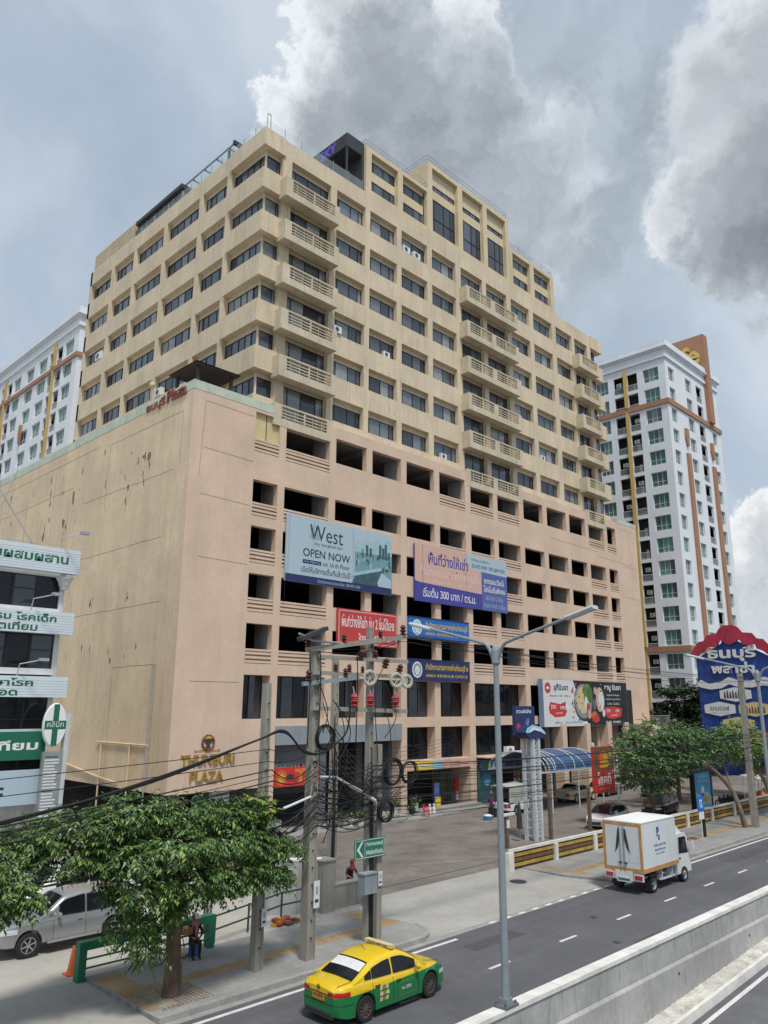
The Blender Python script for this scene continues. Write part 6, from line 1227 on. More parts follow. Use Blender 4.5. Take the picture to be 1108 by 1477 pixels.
# ---- cables
cg = 'overhead cables along the street'
def cable(pts, r, label='thin black cable strung along the street between the utility poles', mat='cable', n=5, grp=cg):
    mb = MB(); mb.tube(pts, r, mat, n); ob = mb.build('overhead_cable', smooth=180); tag(ob, label, 'cable', grp); return ob
th = []
def spline(P, n=10):
    P = [V(p) for p in P]; out = []
    for i in range(len(P) - 1):
        p0, p1, p2, p3 = P[max(i - 1, 0)], P[i], P[i + 1], P[min(i + 2, len(P) - 1)]
        for k in range(n):
            s_ = k / n; out.append(.5 * ((2 * p1) + (p2 - p0) * s_ + (2 * p0 - 5 * p1 + 4 * p2 - p3) * s_ ** 2 + (3 * p1 - p0 - 3 * p2 + p3) * s_ ** 3))
    return out + [P[-1]]
tk = 'thick twisted black cable bundle rising from the left to the thick pole'
for k in range(3): cable(spline([(2, 21.9, 4.6 + .03 * k), (8.2, 22, 5.5 - .03 * k), (12.4, 22, 6.2 + .04 * k), (16.2, 22, 7.3), (17.3, 21.9, 7.55 + .03 * k), (18.1, 21.8, 6.95 - .03 * k), (18.85, 21.75, 6.8), (19.6, 21.75, 7.1), (20.2, 21.75, 7.7), (20.3, 21.75, 9.3)]), .036, tk, grp='twisted bundle')
rc = random.Random(11)
def run(xs, zs, yy, r, sg, **k):
    pts = []
    for (a, b), (c, d) in zip(zip(xs[:-1], zs[:-1]), zip(xs[1:], zs[1:])): pts += sag((a, yy, b), (c, yy, d), sg * rc.uniform(.6, 1.4))[:-1] if c < xs[-1] else sag((a, yy, b), (c, yy, d), sg * rc.uniform(.6, 1.4))
    cable(pts, r, **k)
for i in range(13):      # bundle through the tree up to the poles and on to the right
    z0 = 3.6 + rc.uniform(0, 1.5); z1 = 4.3 + i * .17; z2 = 4.3 + i * .16 + rc.uniform(-.2, .2)
    run([-14, 16.85, 18.75, 21.7, 60.4, 110], [z0, z1, z1 + .2, z2, 4.6 + i * .17 + rc.uniform(-.3, .3), 5 + i * .1], 21.85 + rc.uniform(-.12, .12), rc.choice([.009, .012, .016, .022]), .35)
for i in range(7): run([-14, 16.85, 18.75, 21.7], [3.3 + rc.uniform(0, 1.0), 4.0 + rc.uniform(0, .5), 4.4 + i * .2, 4.5 + i * .25], 21.8 + rc.uniform(-.1, .1), rc.choice([.014, .02, .028]), .25)
for z in (10.45, 10.62, 10.75): run([18.4, 23.4, 60.4, 112], [z, z + .6, 10.6, 10.6], 21.9 + rc.uniform(-.2, .2), .014, .3, label='thin bare power line high between the crossarms and the right hand pole', grp='high power lines')
for z in (11.2, 11.4): run([23.5, 60.4, 112], [z, 10.3, 10.5], 21.7, .012, .5, label='thin bare power line high between the crossarms and the right hand pole', grp='high power lines')
for z in (7.0, 6.6): run([-14, 16.85, 18.7], [z - 1.0, z, z + .2], 22.1, .013, .2)
for i in range(34):      # tangle around the pair of poles
    p = V((rc.uniform(18.6, 19.6), 21.8, rc.uniform(4.3, 6.6))); q = V((rc.uniform(21.2, 23.9), 21.8, rc.uniform(4.2, 6.5)))
    mid = p.lerp(q, rc.uniform(.3, .7)) + V((rc.uniform(-.3, .3), rc.uniform(-.5, .1), rc.uniform(-.9, .3)))
    cable(spline([p, mid, q], 8), rc.choice([.008, .011, .015]), 'loose black cable in the tangle between the pair of poles', grp='tangled cables')
for i in range(9):
    a, b = rc.choice([(18.75, 21.8), (21.7, 21.85), (19.0, 21.7)]); z = rc.uniform(7.5, 10.3); cable(spline([(a + rc.uniform(-.3, .8), b - .1, z), (a + rc.uniform(-.4, 1.2), b - .35, z - 1.2), (a + rc.uniform(-.2, .3), b - .25, z - rc.uniform(2, 4))], 9), .018, 'loose black lead hanging from the crossarms down a pole', grp='hanging leads')
for x in (18.25, 18.75, 20.6): cable(spline([(x, 21.75, 10.4), (x + .03, 21.72, 9.3), (x, 21.75, 7.0)], 6), .022, 'loose black lead hanging from the crossarms down a pole', grp='hanging leads')
for k in range(4): cable(spline([(21.58 + k * .05, 21.93, .2), (21.55 + k * .05, 21.9, 3.0), (21.6, 21.9, 6.0 + k * .3)], 6), .022, 'black cable clipped down the face of a concrete pole', grp='pole cables')
for k in range(4): cable(spline([(30.25 + k * .06, 33.75, .2), (30.3 + k * .05, 33.75, 3.0), (30.3, 33.75, 7 + k * .3)], 6), .035, 'black cable clipped down the face of the pole behind the low wall', grp='rear pole cables')
for i in range(8): z = 3.8 + i * .28; cable(sag((30.5, 33.8, z + 1.0), (22 + .1 * i, 22.0, 4.6 + i * .15), .35), .013, 'thin service cable between the rear pole and the pair of poles', grp='service cables')
for i in range(5): z = 4.4 + i * .33; cable(sag((30.6, 34.0, z), (56.2, 30.4, 3.6 + i * .3), .5), .013, 'thin service cable from the rear pole to the white sign pole', grp='service cables to the right')
for i in range(5): z = 4.4 + i * .33; cable(sag((30.6, 34.0, z + .3), (53.0, 43.8, 5.0 + i * .25), .4), .012, 'thin service cable from the rear pole to the shop fronts', grp='service cables to the shops')
# ================================================================== street lamps on the barrier
def street_lamp(x, label):
    t = thing('street_lamp', label, 'street lamp', (x, 13.1, 1.14)); L_ = local(t); m = 'lamp_steel'
    mb = MB(); mb.box(-.28, .28, -.2, .2, 0, .06, 'slate'); mb.box(-.12, .12, -.12, .12, .06, .2, m)
    for sx in (-1, 1):
        for sy in (-1, 1): mb.lathe([(.035, .06), (.035, .12)], V((sx * .21, sy * .14, 0)), 'rust_steel', 8)
    mb.build('base', t)
    mb = MB(); mb.tube([(0, 0, .06), (0, 0, 8.5)], .105, m, 12, r1=.075); mb.lathe([(.085, 8.45), (.12, 8.5), (.12, 8.85), (.09, 8.95), (.02, 9.0)], V((0, 0, 0)), m, 12); mb.build('pole', t)
    for s in (1, -1):
        mb = MB(); mb.tube(spline([(0, s * .08, 8.6), (0, s * .25, 8.95), (0, s * .6, 9.12), (0, s * 2.4, 9.6)], 6), .055, m, 8, r1=.04); mb.build('arm', t)
        mb = MB(); d = V((0, s * .965, .26)); up = V((0, -s * .26, .965)); mb.prism([(-.16, 0), (-.13, .05), (.13, .05), (.16, 0), (.12, -.05), (-.12, -.05)], V((0, s * 2.35, 9.58)), X, up, d, 0, .85, 'pale_steel'); mb.build('lamp_head', t)
    return t
SL = street_lamp(17.75, 'grey double armed street lamp standing on the median wall in the foreground')
SL2 = copy_thing(SL, (37.75, 13.1, 1.14), label='farther double armed street lamp at the right edge before the blue hoarding')
SL['group'] = SL2['group'] = 'street lamps on the median wall'
# ================================================================== vehicles
def lerp(tab, x):
    if x <= tab[0][0]: return tab[0][1]
    for (a, b), (c, d) in zip(tab[:-1], tab[1:]):
        if x <= c:
            f = (x - a) / (c - a); return b + (d - b) * f
    return tab[-1][1]
def sm(tab, x, e=.07): return (lerp(tab, x - e) + 2 * lerp(tab, x) + lerp(tab, x + e)) / 4
def car(name, label, cat, loc, rz, S, paint, group=None):
    t = thing(name, label, cat, loc, group, rz); local(t)
    L_, Wd, R, xr, xf = S['L'], S['W'], S['R'], S['xr'], S['xf']; ox = -L_ / 2; sill = S.get('sill', .2); Ra = R * 1.16
    hwt = S.get('plan', [(0, .76), (.1, .87), (.35, .95), (.9, 1), (L_ - 1.1, 1), (L_ - .5, .94), (L_ - .15, .83), (L_, .68)])
    hw = lambda x: Wd / 2 * sm(hwt, x, .06)
    deck = lambda x: sm(S['deck'], x); roof = lambda x: sm(S['roof'], x, .09)
    def zbot(x):
        b = sill + (.1 * max(0, 1 - x / .35) + .06 * max(0, 1 - (L_ - x) / .3)); a = b
        for w in (xr, xf):
            if abs(x - w) < Ra: a = max(a, R + math.sqrt(Ra * Ra - (x - w) ** 2))
        return b, a
    def section(x):
        h = hw(x); zt = deck(x); b, a = zbot(x); zm = max(b + (zt - b) * .48, a + .05); zs_ = max(zt - .16, zm + .03)
        return [(0, b), (h * .6, b), (h * .62, a), (h * .94, a), (h * .985, a + .025), (h * 1.0, zm), (h * .985, zs_), (h * .945, zt - .04), (h * .86, zt + .005), (h * .45, zt + .03), (0, zt + .04)]
    def side_y(x, z):
        s = section(x)[4:9]
        if z <= s[0][1]: return s[0][0]
        for p, q in zip(s[:-1], s[1:]):
            if z <= q[1]: return p[0] + (q[0] - p[0]) * (z - p[1]) / max(1e-6, q[1] - p[1])
        return s[-1][0]
    xs = sorted(set([0, .03, .08, .14, .2] + [i * .1 for i in range(3, int(L_ * 10))] + [L_ - .14, L_ - .07, L_ - .025, L_] + [w + s * (Ra * math.cos(k * math.pi / 12)) for w in (xr, xf) for s in (-1, 1) for k in range(0, 7)] + [w + s * (Ra + .002) for w in (xr, xf) for s in (-1, 1)]))
    xs = [x for x in xs if 0 <= x <= L_]
    def loft(secf, xs_, m, mb, close=True):
        ring = []
        for x in xs_:
            s = secf(x); ring.append([V((ox + x, p[0], p[1])) for p in s] + [V((ox + x, -p[0], p[1])) for p in reversed(s[1:-1])] if close else [V((ox + x, p[0], p[1])) for p in s] + [V((ox + x, -p[0], p[1])) for p in reversed(s[:-1])])
        n = len(ring[0]); vs_ = [q for r in ring for q in r]; fs = []
        for i in range(len(ring) - 1):
            for j in range(n if close else n - 1): fs.append((i * n + j, (i + 1) * n + j, (i + 1) * n + (j + 1) % n, i * n + (j + 1) % n))
        fs += [tuple(range(n)), tuple(range((len(ring) - 1) * n, len(ring) * n))[::-1]]
        mb.raw(vs_, fs, m)
    mb = MB(); loft(section, xs, paint, mb); body = mb.build('body', t, smooth=38)
    # cabin
    x0, x1 = S['roof'][0][0], S['roof'][-1][0]; xc = [x0 + (x1 - x0) * i / 36 for i in range(37)]; tum = S.get('tumble', .30)
    def cab(x):
        zd = deck(x) - .03; zr = max(roof(x), zd + .02); hb = hw(x) * .925; h = zr - zd; hr = hb - tum * h
        return [(hb, zd), (hb - tum * h * .42, zd + h * .45), (hr + .02, zr - .10 * min(1, h * 2)), (hr - .04, zr - .03 * min(1, h * 3)), (hr * .8, zr), (0, zr + .025)]
    mb = MB(); loft(cab, xc, S.get('roofpaint', paint), mb, False); mb.build('roof', t, smooth=45)
    gm = 'car_glass'; o_ = .012
    def swin(xa, xb, s, nm='side_window'):
        mb = MB(); cols = []
        for i in range(13):
            x = xa + (xb - xa) * i / 12; c = cab(x); zd, zr = c[0][1], c[2][1]; h = zr - zd
            lo, hi = zd + .07, max(zr - .03, zd + .075)
            def py(z):
                for p, q in zip(c[:2], c[1:3]):
                    if z <= q[1] + 1e-6: return p[0] + (q[0] - p[0]) * (z - p[1]) / max(1e-6, q[1] - p[1])
                return c[2][0]
            mz = min(max(c[1][1], lo + .001), hi - .001)
            cols.append([V((ox + x, s * (py(z) + o_), z)) for z in (lo, mz, hi)])
        for p, q in zip(cols[:-1], cols[1:]):
            for k in range(2): mb.face([p[k], q[k], q[k + 1], p[k + 1]], gm)
        wo = mb.build(nm, t); fr = MB()
        for idx_ in (0, 2): fr.tube([c_[idx_] for c_ in cols], .014, S.get('wintrim', 'black'), 4)
        fr.tube(cols[0], .014, 'black', 4); fr.tube(cols[-1], .014, 'black', 4); fr.build('window_seal', wo)
        return wo
    for a, b in S['wins']:
        for s in (1, -1): swin(a, b, s)
    def screen(xa, xb, nm, inset=.86):
        mb = MB(); rows = []
        for i in range(9):
            x = xa + (xb - xa) * i / 8; c = cab(x); hr = c[3][0] * inset + .0; rows.append([V((ox + x, hr * k / 4, c[4][1] + .027 * (1 - (k / 4) ** 2) + o_ + .004)) for k in range(-4, 5)])
        for p, q in zip(rows[:-1], rows[1:]):
            for k in range(8): mb.face([p[k], q[k], q[k + 1], p[k + 1]], gm)
        return mb.build(nm, t, smooth=180)
    if 'rear' in S: rw = screen(*S['rear'], 'rear_window')
    screen(*S['front'], 'windshield')
    # wheels
    for w in (xr, xf):
        for s in (1, -1):
            yw = Wd / 2 - .115; c = V((ox + w, s * yw, R)); ax = V((0, s, 0))
            mb = MB(); mb.lathe([(R * .66, -.1), (R * .95, -.1), (R, -.06), (R, .06), (R * .95, .1), (R * .66, .1), (R * .62, .05)], c, 'rubber', 28, ax=ax); tw = mb.build('wheel', t, smooth=40)
            mb = MB(); rm = S.get('rim', 'chrome'); mb.lathe([(R * .64, .03), (R * .68, .095), (R * .60, .09), (R * .58, .04)], c, rm, 24, ax=ax); mb.lathe([(R * .6, .0), (R * .6, .02)], c, 'charcoal', 20, ax=ax); mb.lathe([(R * .16, .02), (R * .15, .09), (R * .05, .095)], c, rm, 12, ax=ax)
            a_ = ax.orthogonal().normalized(); b_ = ax.cross(a_)
            for k in range(S.get('spokes', 10)):
                an = 2 * math.pi * k / S.get('spokes', 10); d = a_ * math.cos(an) + b_ * math.sin(an); mb.obox(c, d, ax.cross(d), ax, R * .1, R * .62, -R * .055, R * .055, .04, .085, rm)
            mb.build('rim', tw)
    # seams, handles, mirrors, lights, plates
    mb = MB()
    for x in S['seams']:
        zt = deck(x) - .05; zs_ = [zbot(x)[1] + .03 + (zt - zbot(x)[1] - .03) * i / 6 for i in range(7)]
        for s in (1, -1):
            for p, q in zip(zs_[:-1], zs_[1:]): mb.face([(ox + x - .007, s * (side_y(x, p) + .004), p), (ox + x + .007, s * (side_y(x, p) + .004), p), (ox + x + .007, s * (side_y(x, q) + .004), q), (ox + x - .007, s * (side_y(x, q) + .004), q)], 'black')
    mb.build('door_seam', t)
    for x in S.get('handles', []):
        for s in (1, -1): z = deck(x) - .16; mb = MB(); y = side_y(x, z); mb.box(ox + x - .09, ox + x + .09, min(s * (y - .01), s * (y + .03)), max(s * (y - .01), s * (y + .03)), z - .015, z + .02, S.get('trim', 'chrome')); mb.build('door_handle', t)
    mx = S['front'][0] if S['front'][0] > L_ / 2 else S['front'][1]; mx = S.get('mirror', mx - .45)
    for s in (1, -1): mb = MB(); mb.ellipsoid(V((ox + mx, s * (hw(mx) + .09), deck(mx) + .09)), .07, .12, .085, paint if not S.get('mirror_paint') else S['mirror_paint'], 10, 6); mb.build('mirror', t)
    def lampp(xa, xb, za, zb, m, nm):
        for s in (1, -1):
            mb = MB(); N_ = 6; P = []
            for i in range(N_ + 1):
                x = xa + (xb - xa) * i / N_; P.append([V((ox + x, s * (side_y(x, z) + .010), z)) for z in (za, (za + zb) / 2, zb)])
            for p, q in zip(P[:-1], P[1:]):
                for k in range(2): mb.face([p[k], q[k], q[k + 1], p[k + 1]], m)
            e = 0 if xa < L_ / 2 else L_; dx = -.012 if e == 0 else .012
            ye = hw(e); mb.face([(ox + e + dx, s * ye * .99, za), (ox + e + dx, s * ye * .62, za + .015), (ox + e + dx, s * ye * .60, zb - .02), (ox + e + dx, s * ye * .97, zb)], m); mb.build(nm, t)
    lampp(0, S.get('tl', .3), *S['tz'], 'lamp_red', 'tail_light'); lampp(L_ - S.get('hl', .45), L_, *S['hz'], 'lamp_clear', 'headlight')
    mb = MB(); mb.box(ox - .03, ox + .0, -.24, .24, S['pz'], S['pz'] + .15, S.get('plate', 'paper')); mb.build('license_plate', t)
    mb = MB(); mb.box(ox + L_ - .01, ox + L_ + .02, -.5, .5, .32, .52, 'charcoal'); mb.build('grille', t)
    mb = MB(); b0 = S.get('sill', .2); mb.box(ox + .0, ox + .06, -hw(.0) * .9, hw(0) * .9, b0 + .02, b0 + .09, 'charcoal'); mb.build('bumper', t)
    return t, dict(side_y=side_y, ox=ox, hw=hw, deck=deck, roof=roof, cab=cab)
SED = dict(L=4.62, W=1.78, R=.33, xr=.98, xf=3.68, plan=[(0, .68), (.07, .80), (.2, .90), (.5, .97), (.9, 1), (3.5, 1), (4.1, .94), (4.45, .82), (4.62, .62)], deck=[(0, .88), (.12, .985), (.75, 1.02), (1.3, .98), (2.6, .93), (3.4, .92), (4.1, .84), (4.45, .74), (4.62, .66)],
           roof=[(.55, 1.0), (.9, 1.16), (1.35, 1.38), (1.75, 1.46), (2.25, 1.485), (2.6, 1.45), (2.95, 1.30), (3.55, .93)], wins=[(.98, 1.22), (1.27, 2.02), (2.12, 3.05)], rear=(.62, 1.3), front=(2.78, 3.48),
           seams=[1.25, 2.07, 3.12], handles=[1.42, 2.28], mirror=3.0, tz=(.76, .88), hz=(.54, .65), pz=.62, tl=.42, hl=.5, plate='plate_yellow', rim='alloy_dark', spokes=10, mirror_paint='yellow', trim='charcoal')
TX, tf = car('taxi', 'yellow and green taxi with a white roof sign driving along the near lane', 'taxi', (18.06, 17.98, 0.005), 0, SED, 'taxi_paint')
ox = tf['ox']; mb = MB()
for s_ in (1, -1):          # bumper, boot and bonnet shut lines
    for i in range(7):
        a, b_ = .02 + i * .09, .02 + (i + 1) * .09
        if b_ < .62: mb.face([(ox + a, s_ * (tf['side_y'](a, .56) + .004), .556), (ox + b_, s_ * (tf['side_y'](b_, .56) + .004), .556), (ox + b_, s_ * (tf['side_y'](b_, .57) + .004), .57), (ox + a, s_ * (tf['side_y'](a, .57) + .004), .57)], 'black')
    mb.tube([(ox + .1, s_ * .62, 1.012), (ox + .6, s_ * .66, 1.052)], .007, 'black', 4); mb.tube([(ox + 3.6, s_ * .62, .965), (ox + 4.4, s_ * .52, .80)], .007, 'black', 4)
mb.box(ox - .012, ox, -.5, .5, .775, .80, 'charcoal'); mb.box(ox - .006, ox, -.6, .6, .556, .57, 'black'); mb.box(ox - .012, ox, -.55, .55, .30, .36, 'charcoal')
mb.build('shut_line', TX)
mb = MB(); mb.tube([(ox + 1.75, 0, 1.5), (ox + 1.6, 0, 1.66)], .008, 'black', 5); mb.build('antenna', TX)
mb = MB(); mb.box(ox + 2.28, ox + 2.46, -.55, .55, 1.51, 1.60, 'cream_sign'); mb.box(ox + 2.3, ox + 2.44, -.5, .5, 1.47, 1.51, 'charcoal'); mb.text('TAXI-METER', V((ox + 2.275, .42, 1.525)), -Y, Z, -X, 'charcoal', w=.84, h=.055, bold=.02); mb.build('roof_sign', TX)
sy = lambda x, z: -(tf['side_y'](x, z) + .012)
mb = MB()
def onside(body, xa, za, w_, h_, m, bold=.01):
    vv, ff = text_mesh(body, bold, 0); a0 = min(p[0] for p in vv); a1 = max(p[0] for p in vv); b0 = min(p[1] for p in vv); b1 = max(p[1] for p in vv)
    mb.raw([(ox + xa + (p[0] - a0) / (a1 - a0) * w_, sy(xa + (p[0] - a0) / (a1 - a0) * w_, za + (p[1] - b0) / (b1 - b0) * h_), za + (p[1] - b0) / (b1 - b0) * h_) for p in vv], ff, m)
onside('TAXI METER', 2.3, .66, .62, .08, 'leaf_light'); onside('ทษ 2876', 2.4, .5, .4, .09, 'paper'); onside('บริการ 24 ชั่วโมง', 2.25, .34, .8, .07, 'leaf_light')
for i in range(9): a = 1.5 + (i % 3) * .12; b = .40 + (i // 3) * .14; mb.face([(ox + a, sy(a, b), b), (ox + a + .1 + .05 * (i % 2), sy(a + .15, b), b), (ox + a + .12, sy(a + .12, b + .11), b + .11), (ox + a + .02, sy(a, b + .1), b + .1)], ['cream_sign', 'leaf_light', 'cream_sign'][i % 3])
mb.build('door_lettering', TX)
c = tf['cab']; mb = MB(); rows = []
for x in (.82, .95, 1.1, 1.24):
    q = c(x); rows.append([V((ox + x, q[3][0] * .84 * k / 3, q[4][1] + .027 * (1 - (k / 3) ** 2) + .022)) for k in range(-3, 4)])
for p, q in zip(rows[1:-1], rows[2:]):
    for k in range(6): mb.face([p[k], q[k], q[k + 1], p[k + 1]], 'paper')
x = .92; q = c(x); mb.build('window_sticker', TX)
mb = MB(); mb.face([(ox - .035, -.2, .7), (ox - .035, .2, .7), (ox - .035, .2, .78), (ox - .035, -.2, .78)], 'plate_yellow'); mb.text('ทษ 2876', V((ox - .034, .19, .70)), -Y, Z, -X, 'charcoal', w=.38, h=.07, bold=.02); mb.build('plate_lettering', TX)
mb = MB(); mb.torus(V((ox - .02, 0, .93)), X, .05, .012, 'charcoal', 14, 5); mb.build('badge', TX)
PICK = dict(L=5.2, W=1.86, R=.39, xr=1.15, xf=4.2, sill=.38, deck=[(0, 1.02), (.1, 1.08), (2.2, 1.10), (3.6, 1.12), (4.6, 1.07), (5.0, 1.03), (5.2, .97)],
            roof=[(.12, 1.1), (.3, 1.62), (.8, 1.78), (2.4, 1.82), (3.0, 1.74), (3.35, 1.5), (3.85, 1.12)], wins=[(.5, 1.25), (1.32, 2.2), (2.28, 3.2)], rear=(.14, .3), front=(3.05, 3.78), seams=[1.28, 2.24, 3.4], handles=[1.45, 2.45], mirror=3.25,
            tz=(.75, 1.0), hz=(.80, .95), pz=.6, hl=.6, rim='chrome', spokes=6, tumble=.24)
SV, sf = car('suv', 'silver sport utility car parked facing left behind the leafy tree', 'car', (13.75, 29.75, .105), math.pi, PICK, 'silver_paint')
mb = MB(); mb.box(-1.0, 1.0, -1.0, -.86, .36, .44, 'chrome'); mb.box(-1.0, 1.0, .86, 1.0, .36, .44, 'chrome'); mb.build('side_step', SV)
VAN = dict(L=4.9, W=1.85, R=.34, xr=.95, xf=3.9, sill=.25, deck=[(0, 1.05), (2, 1.05), (4.2, 1.0), (4.7, .95), (4.9, .88)], roof=[(.05, 1.1), (.15, 1.85), (.6, 1.98), (3.2, 1.98), (3.7, 1.85), (4.5, 1.02)], wins=[(.3, 1.2), (1.3, 2.4), (2.5, 3.8)], rear=(.06, .14), front=(3.75, 4.45), seams=[1.25, 2.45, 3.9], tz=(.8, 1.2), hz=(.65, .85), pz=.6, mirror=3.9, tumble=.16)
car('van', 'white van with dark windows parked behind the silver car', 'van', (16.2, 34.0, .105), math.pi, VAN, 'white_paint')
HAT = dict(SED); HAT.update(L=4.7, xr=.95, xf=3.7, roof=[(.1, 1.0), (.3, 1.15), (.9, 1.42), (1.7, 1.52), (2.3, 1.52), (2.7, 1.44), (3.0, 1.32), (3.6, .95)], rear=(.14, .75), wins=[(.7, 1.2), (1.27, 2.02), (2.12, 3.1)], plate='paper', rim='chrome', trim='chrome', mirror_paint=None, roofpaint='black_paint', spokes=5)
car('parked_car', 'white car with a black roof parked behind the box truck', 'car', (53.3, 29.9, .15), math.pi + .12, HAT, 'white_paint')
BLK = dict(HAT); BLK.update(roofpaint='black_paint', mirror_paint='black_paint', trim='charcoal')
car('parked_car', 'black car parked behind the fence left of the blue advert', 'car', (62.3, 30.2, .15), math.pi + .1, BLK, 'black_paint')
SHD = dict(HAT); SHD.update(roofpaint='silver_paint', mirror_paint='silver_paint')
car('parked_car', 'grey car parked in the shade below the right hand trees', 'car', (74.5, 36.5, .15), math.pi + .2, SHD, 'silver_paint')
DRK = dict(HAT); DRK.update(roofpaint='black_paint', mirror_paint='black_paint')
car('parked_car', 'dark car parked deepest in the shade beside the arched canopy', 'car', (71.5, 40.0, .15), .1, DRK, 'black_paint')
OLD = dict(L=5.1, W=1.85, R=.36, xr=1.2, xf=4.2, sill=.28, deck=[(0, .86), (.08, .94), (.5, .98), (1.3, 1.0), (3.3, 1.02), (4.7, 1.0), (5.0, .96), (5.1, .9)], plan=[(0, .88), (.12, .95), (.5, 1), (4.6, 1), (5.0, .96), (5.1, .9)], roof=[(1.35, 1.0), (1.55, 1.2), (1.85, 1.46), (2.2, 1.52), (2.9, 1.52), (3.15, 1.42), (3.5, 1.03)], wins=[(1.75, 2.4), (2.48, 3.2)], rear=(1.45, 1.85), front=(3.12, 3.44), seams=[1.7, 2.44, 3.35], handles=[1.9, 2.6], tz=(.55, .85), tl=.08, hz=(.62, .85), hl=.1, pz=.45, mirror=3.2, tumble=.22, rim='cream_paint', spokes=12)
car('vintage_car', 'cream old fashioned saloon with chrome trim parked by the arched canopy', 'car', (64.8, 39.4, .15), .02, OLD, 'cream_paint')
# pickup with a tarpaulin box
PKU = dict(L=5.0, W=1.75, R=.35, xr=1.15, xf=4.0, sill=.33, deck=[(0, .95), (2.9, .98), (4.2, .98), (4.7, .95), (5.0, .9)], roof=[(2.75, 1.0), (2.85, 1.5), (3.05, 1.66), (3.6, 1.68), (3.85, 1.55), (4.35, 1.0)], wins=[(3.0, 3.75)], front=(3.85, 4.25), seams=[2.8, 3.85], handles=[3.0], tz=(.6, .85), hz=(.7, .88), pz=.5, mirror=3.85, tumble=.2, rim='steel', spokes=6)
PU, pf = car('pickup_truck', 'white pickup with a grey canvas box and open tail parked before the painted shop front', 'pickup', (54.3, 38.6, .15), .12, PKU, 'white_paint')
mb = MB(); mb.box(-2.35, .3, -.84, -.80, .98, 2.15, 'tarp'); mb.box(-2.35, .3, .80, .84, .98, 2.15, 'tarp'); mb.box(.26, .3, -.8, .8, .98, 2.15, 'tarp'); mb.raw([(-2.45, -.88, 2.15), (.35, -.88, 2.15), (.35, .88, 2.15), (-2.45, .88, 2.15), (-2.4, 0, 2.35), (.3, 0, 2.35)], [(0, 1, 5, 4), (3, 4, 5, 2), (1, 2, 5), (0, 4, 3)], 'tarp'); mb.box(-2.3, .25, -.78, .78, .985, 1.0, 'charcoal'); mb.build('canvas_box', PU)
mb = MB()
for i in range(14): mb.box(-.5 + (i % 5) * .14, -.42 + (i % 5) * .14, -.856, -.842, 1.15 + (i // 5) * .3, 1.33 + (i // 5) * .3, ['leaf_light', 'cream_sign', 'ad_pale'][i % 3])
mb.build('box_picture', PU)
# box truck
t = thing('box_truck', 'white box truck with orange framed rear doors driving away in the far lane', 'truck', (38.4, 19.42, .005)); local(t); B0 = -2.5
mb = MB(); mb.box(-2.5, 1.12, -.98, .98, .98, 3.12, 'truck_box'); mb.build('cargo_box', t)
mb = MB(); mb.box(-2.52, 1.14, -1.0, 1.0, 3.12, 3.16, 'truck_roof'); mb.build('box_roof', t)
mb = MB(); tr = 'trim_orange'; mb.box(-2.53, 1.13, -1.004, -.981, .95, 1.14, tr); mb.box(-2.53, 1.13, .981, 1.004, .95, 1.14, tr)
for y0, y1 in ((-1.0, -.88), (.88, 1.0)): mb.box(-2.535, -2.5, y0, y1, .95, 3.10, tr)
mb.box(-2.533, -2.5, -.88, .88, 2.98, 3.10, tr); mb.box(-2.533, -2.5, -.88, .88, .95, 1.1, tr); mb.build('box_trim', t)
for s in (-1, 1): mb = MB(); mb.box(-2.528, -2.505, min(s * .01, s * .86), max(s * .01, s * .86), 1.12, 2.96, 'truck_box'); dd = mb.build('rear_door', t); mb = MB(); mb.tube([(-2.56, s * .1, 1.0), (-2.56, s * .1, 3.0)], .022, 'chrome', 6); mb.box(-2.58, -2.53, min(s * .05, s * .22), max(s * .05, s * .22), 1.3, 1.36, 'charcoal'); mb.build('lock_bar', dd); mb = MB(); mb.prism([(s * .14, 2.85), (s * .2, 2.8), (s * .38, 1.75), (s * .22, 2.0), (s * .12, 2.4)], V((-2.531, 0, 0)), Y, Z, -X, 0, .012, 'charcoal'); mb.build('dark_flap', dd)
mb = MB(); mb.box(-2.531, -2.529, -.78, -.32, 1.35, 1.36, 'rail_grey'); mb.box(-2.531, -2.529, -.33, -.32, 1.36, 1.75, 'rail_grey'); mb.box(-2.531, -2.529, -.78, -.77, 1.36, 1.75, 'rail_grey'); mb.build('door_panel_line', t)
mb = MB(); mb.text('P', V((-.95, -.985, 2.42)), X, Z, -Y, 'indigo', w=.26, h=.42, bold=.06); mb.text('c', V((-.83, -.985, 2.24)), X, Z, -Y, 'indigo', w=.2, h=.24, bold=.05); mb.text('บริษัท ขนส่ง จำกัด', V((-1.3, -.985, 1.98)), X, Z, -Y, 'slate_blue', w=1.25, h=.14, bold=.01); mb.text('ส่งของทั่วประเทศ', V((-1.25, -.985, 1.78)), X, Z, -Y, 'slate_blue', w=1.15, h=.13, bold=.01); mb.text('โทร 02 412 0000', V((-1.1, -.985, 1.62)), X, Z, -Y, 'slate_blue', w=.85, h=.09, bold=.01); mb.build('lettering', t)
mb = MB(); mb.prism([(1.2, .42), (2.75, .42), (2.78, .95), (2.72, 1.25), (2.42, 2.12), (2.25, 2.26), (1.35, 2.28), (1.2, 2.2)], V((0, 0, 0)), X, Z, Y, -.9, .9, 'white_paint'); mb.build('cab', t, smooth=30)
mb = MB(); mb.prism([(1.3, 2.28), (2.2, 2.28), (1.6, 2.72), (1.3, 2.75)], O0, X, Z, Y, -.72, .72, 'white_paint'); mb.build('wind_deflector', t)
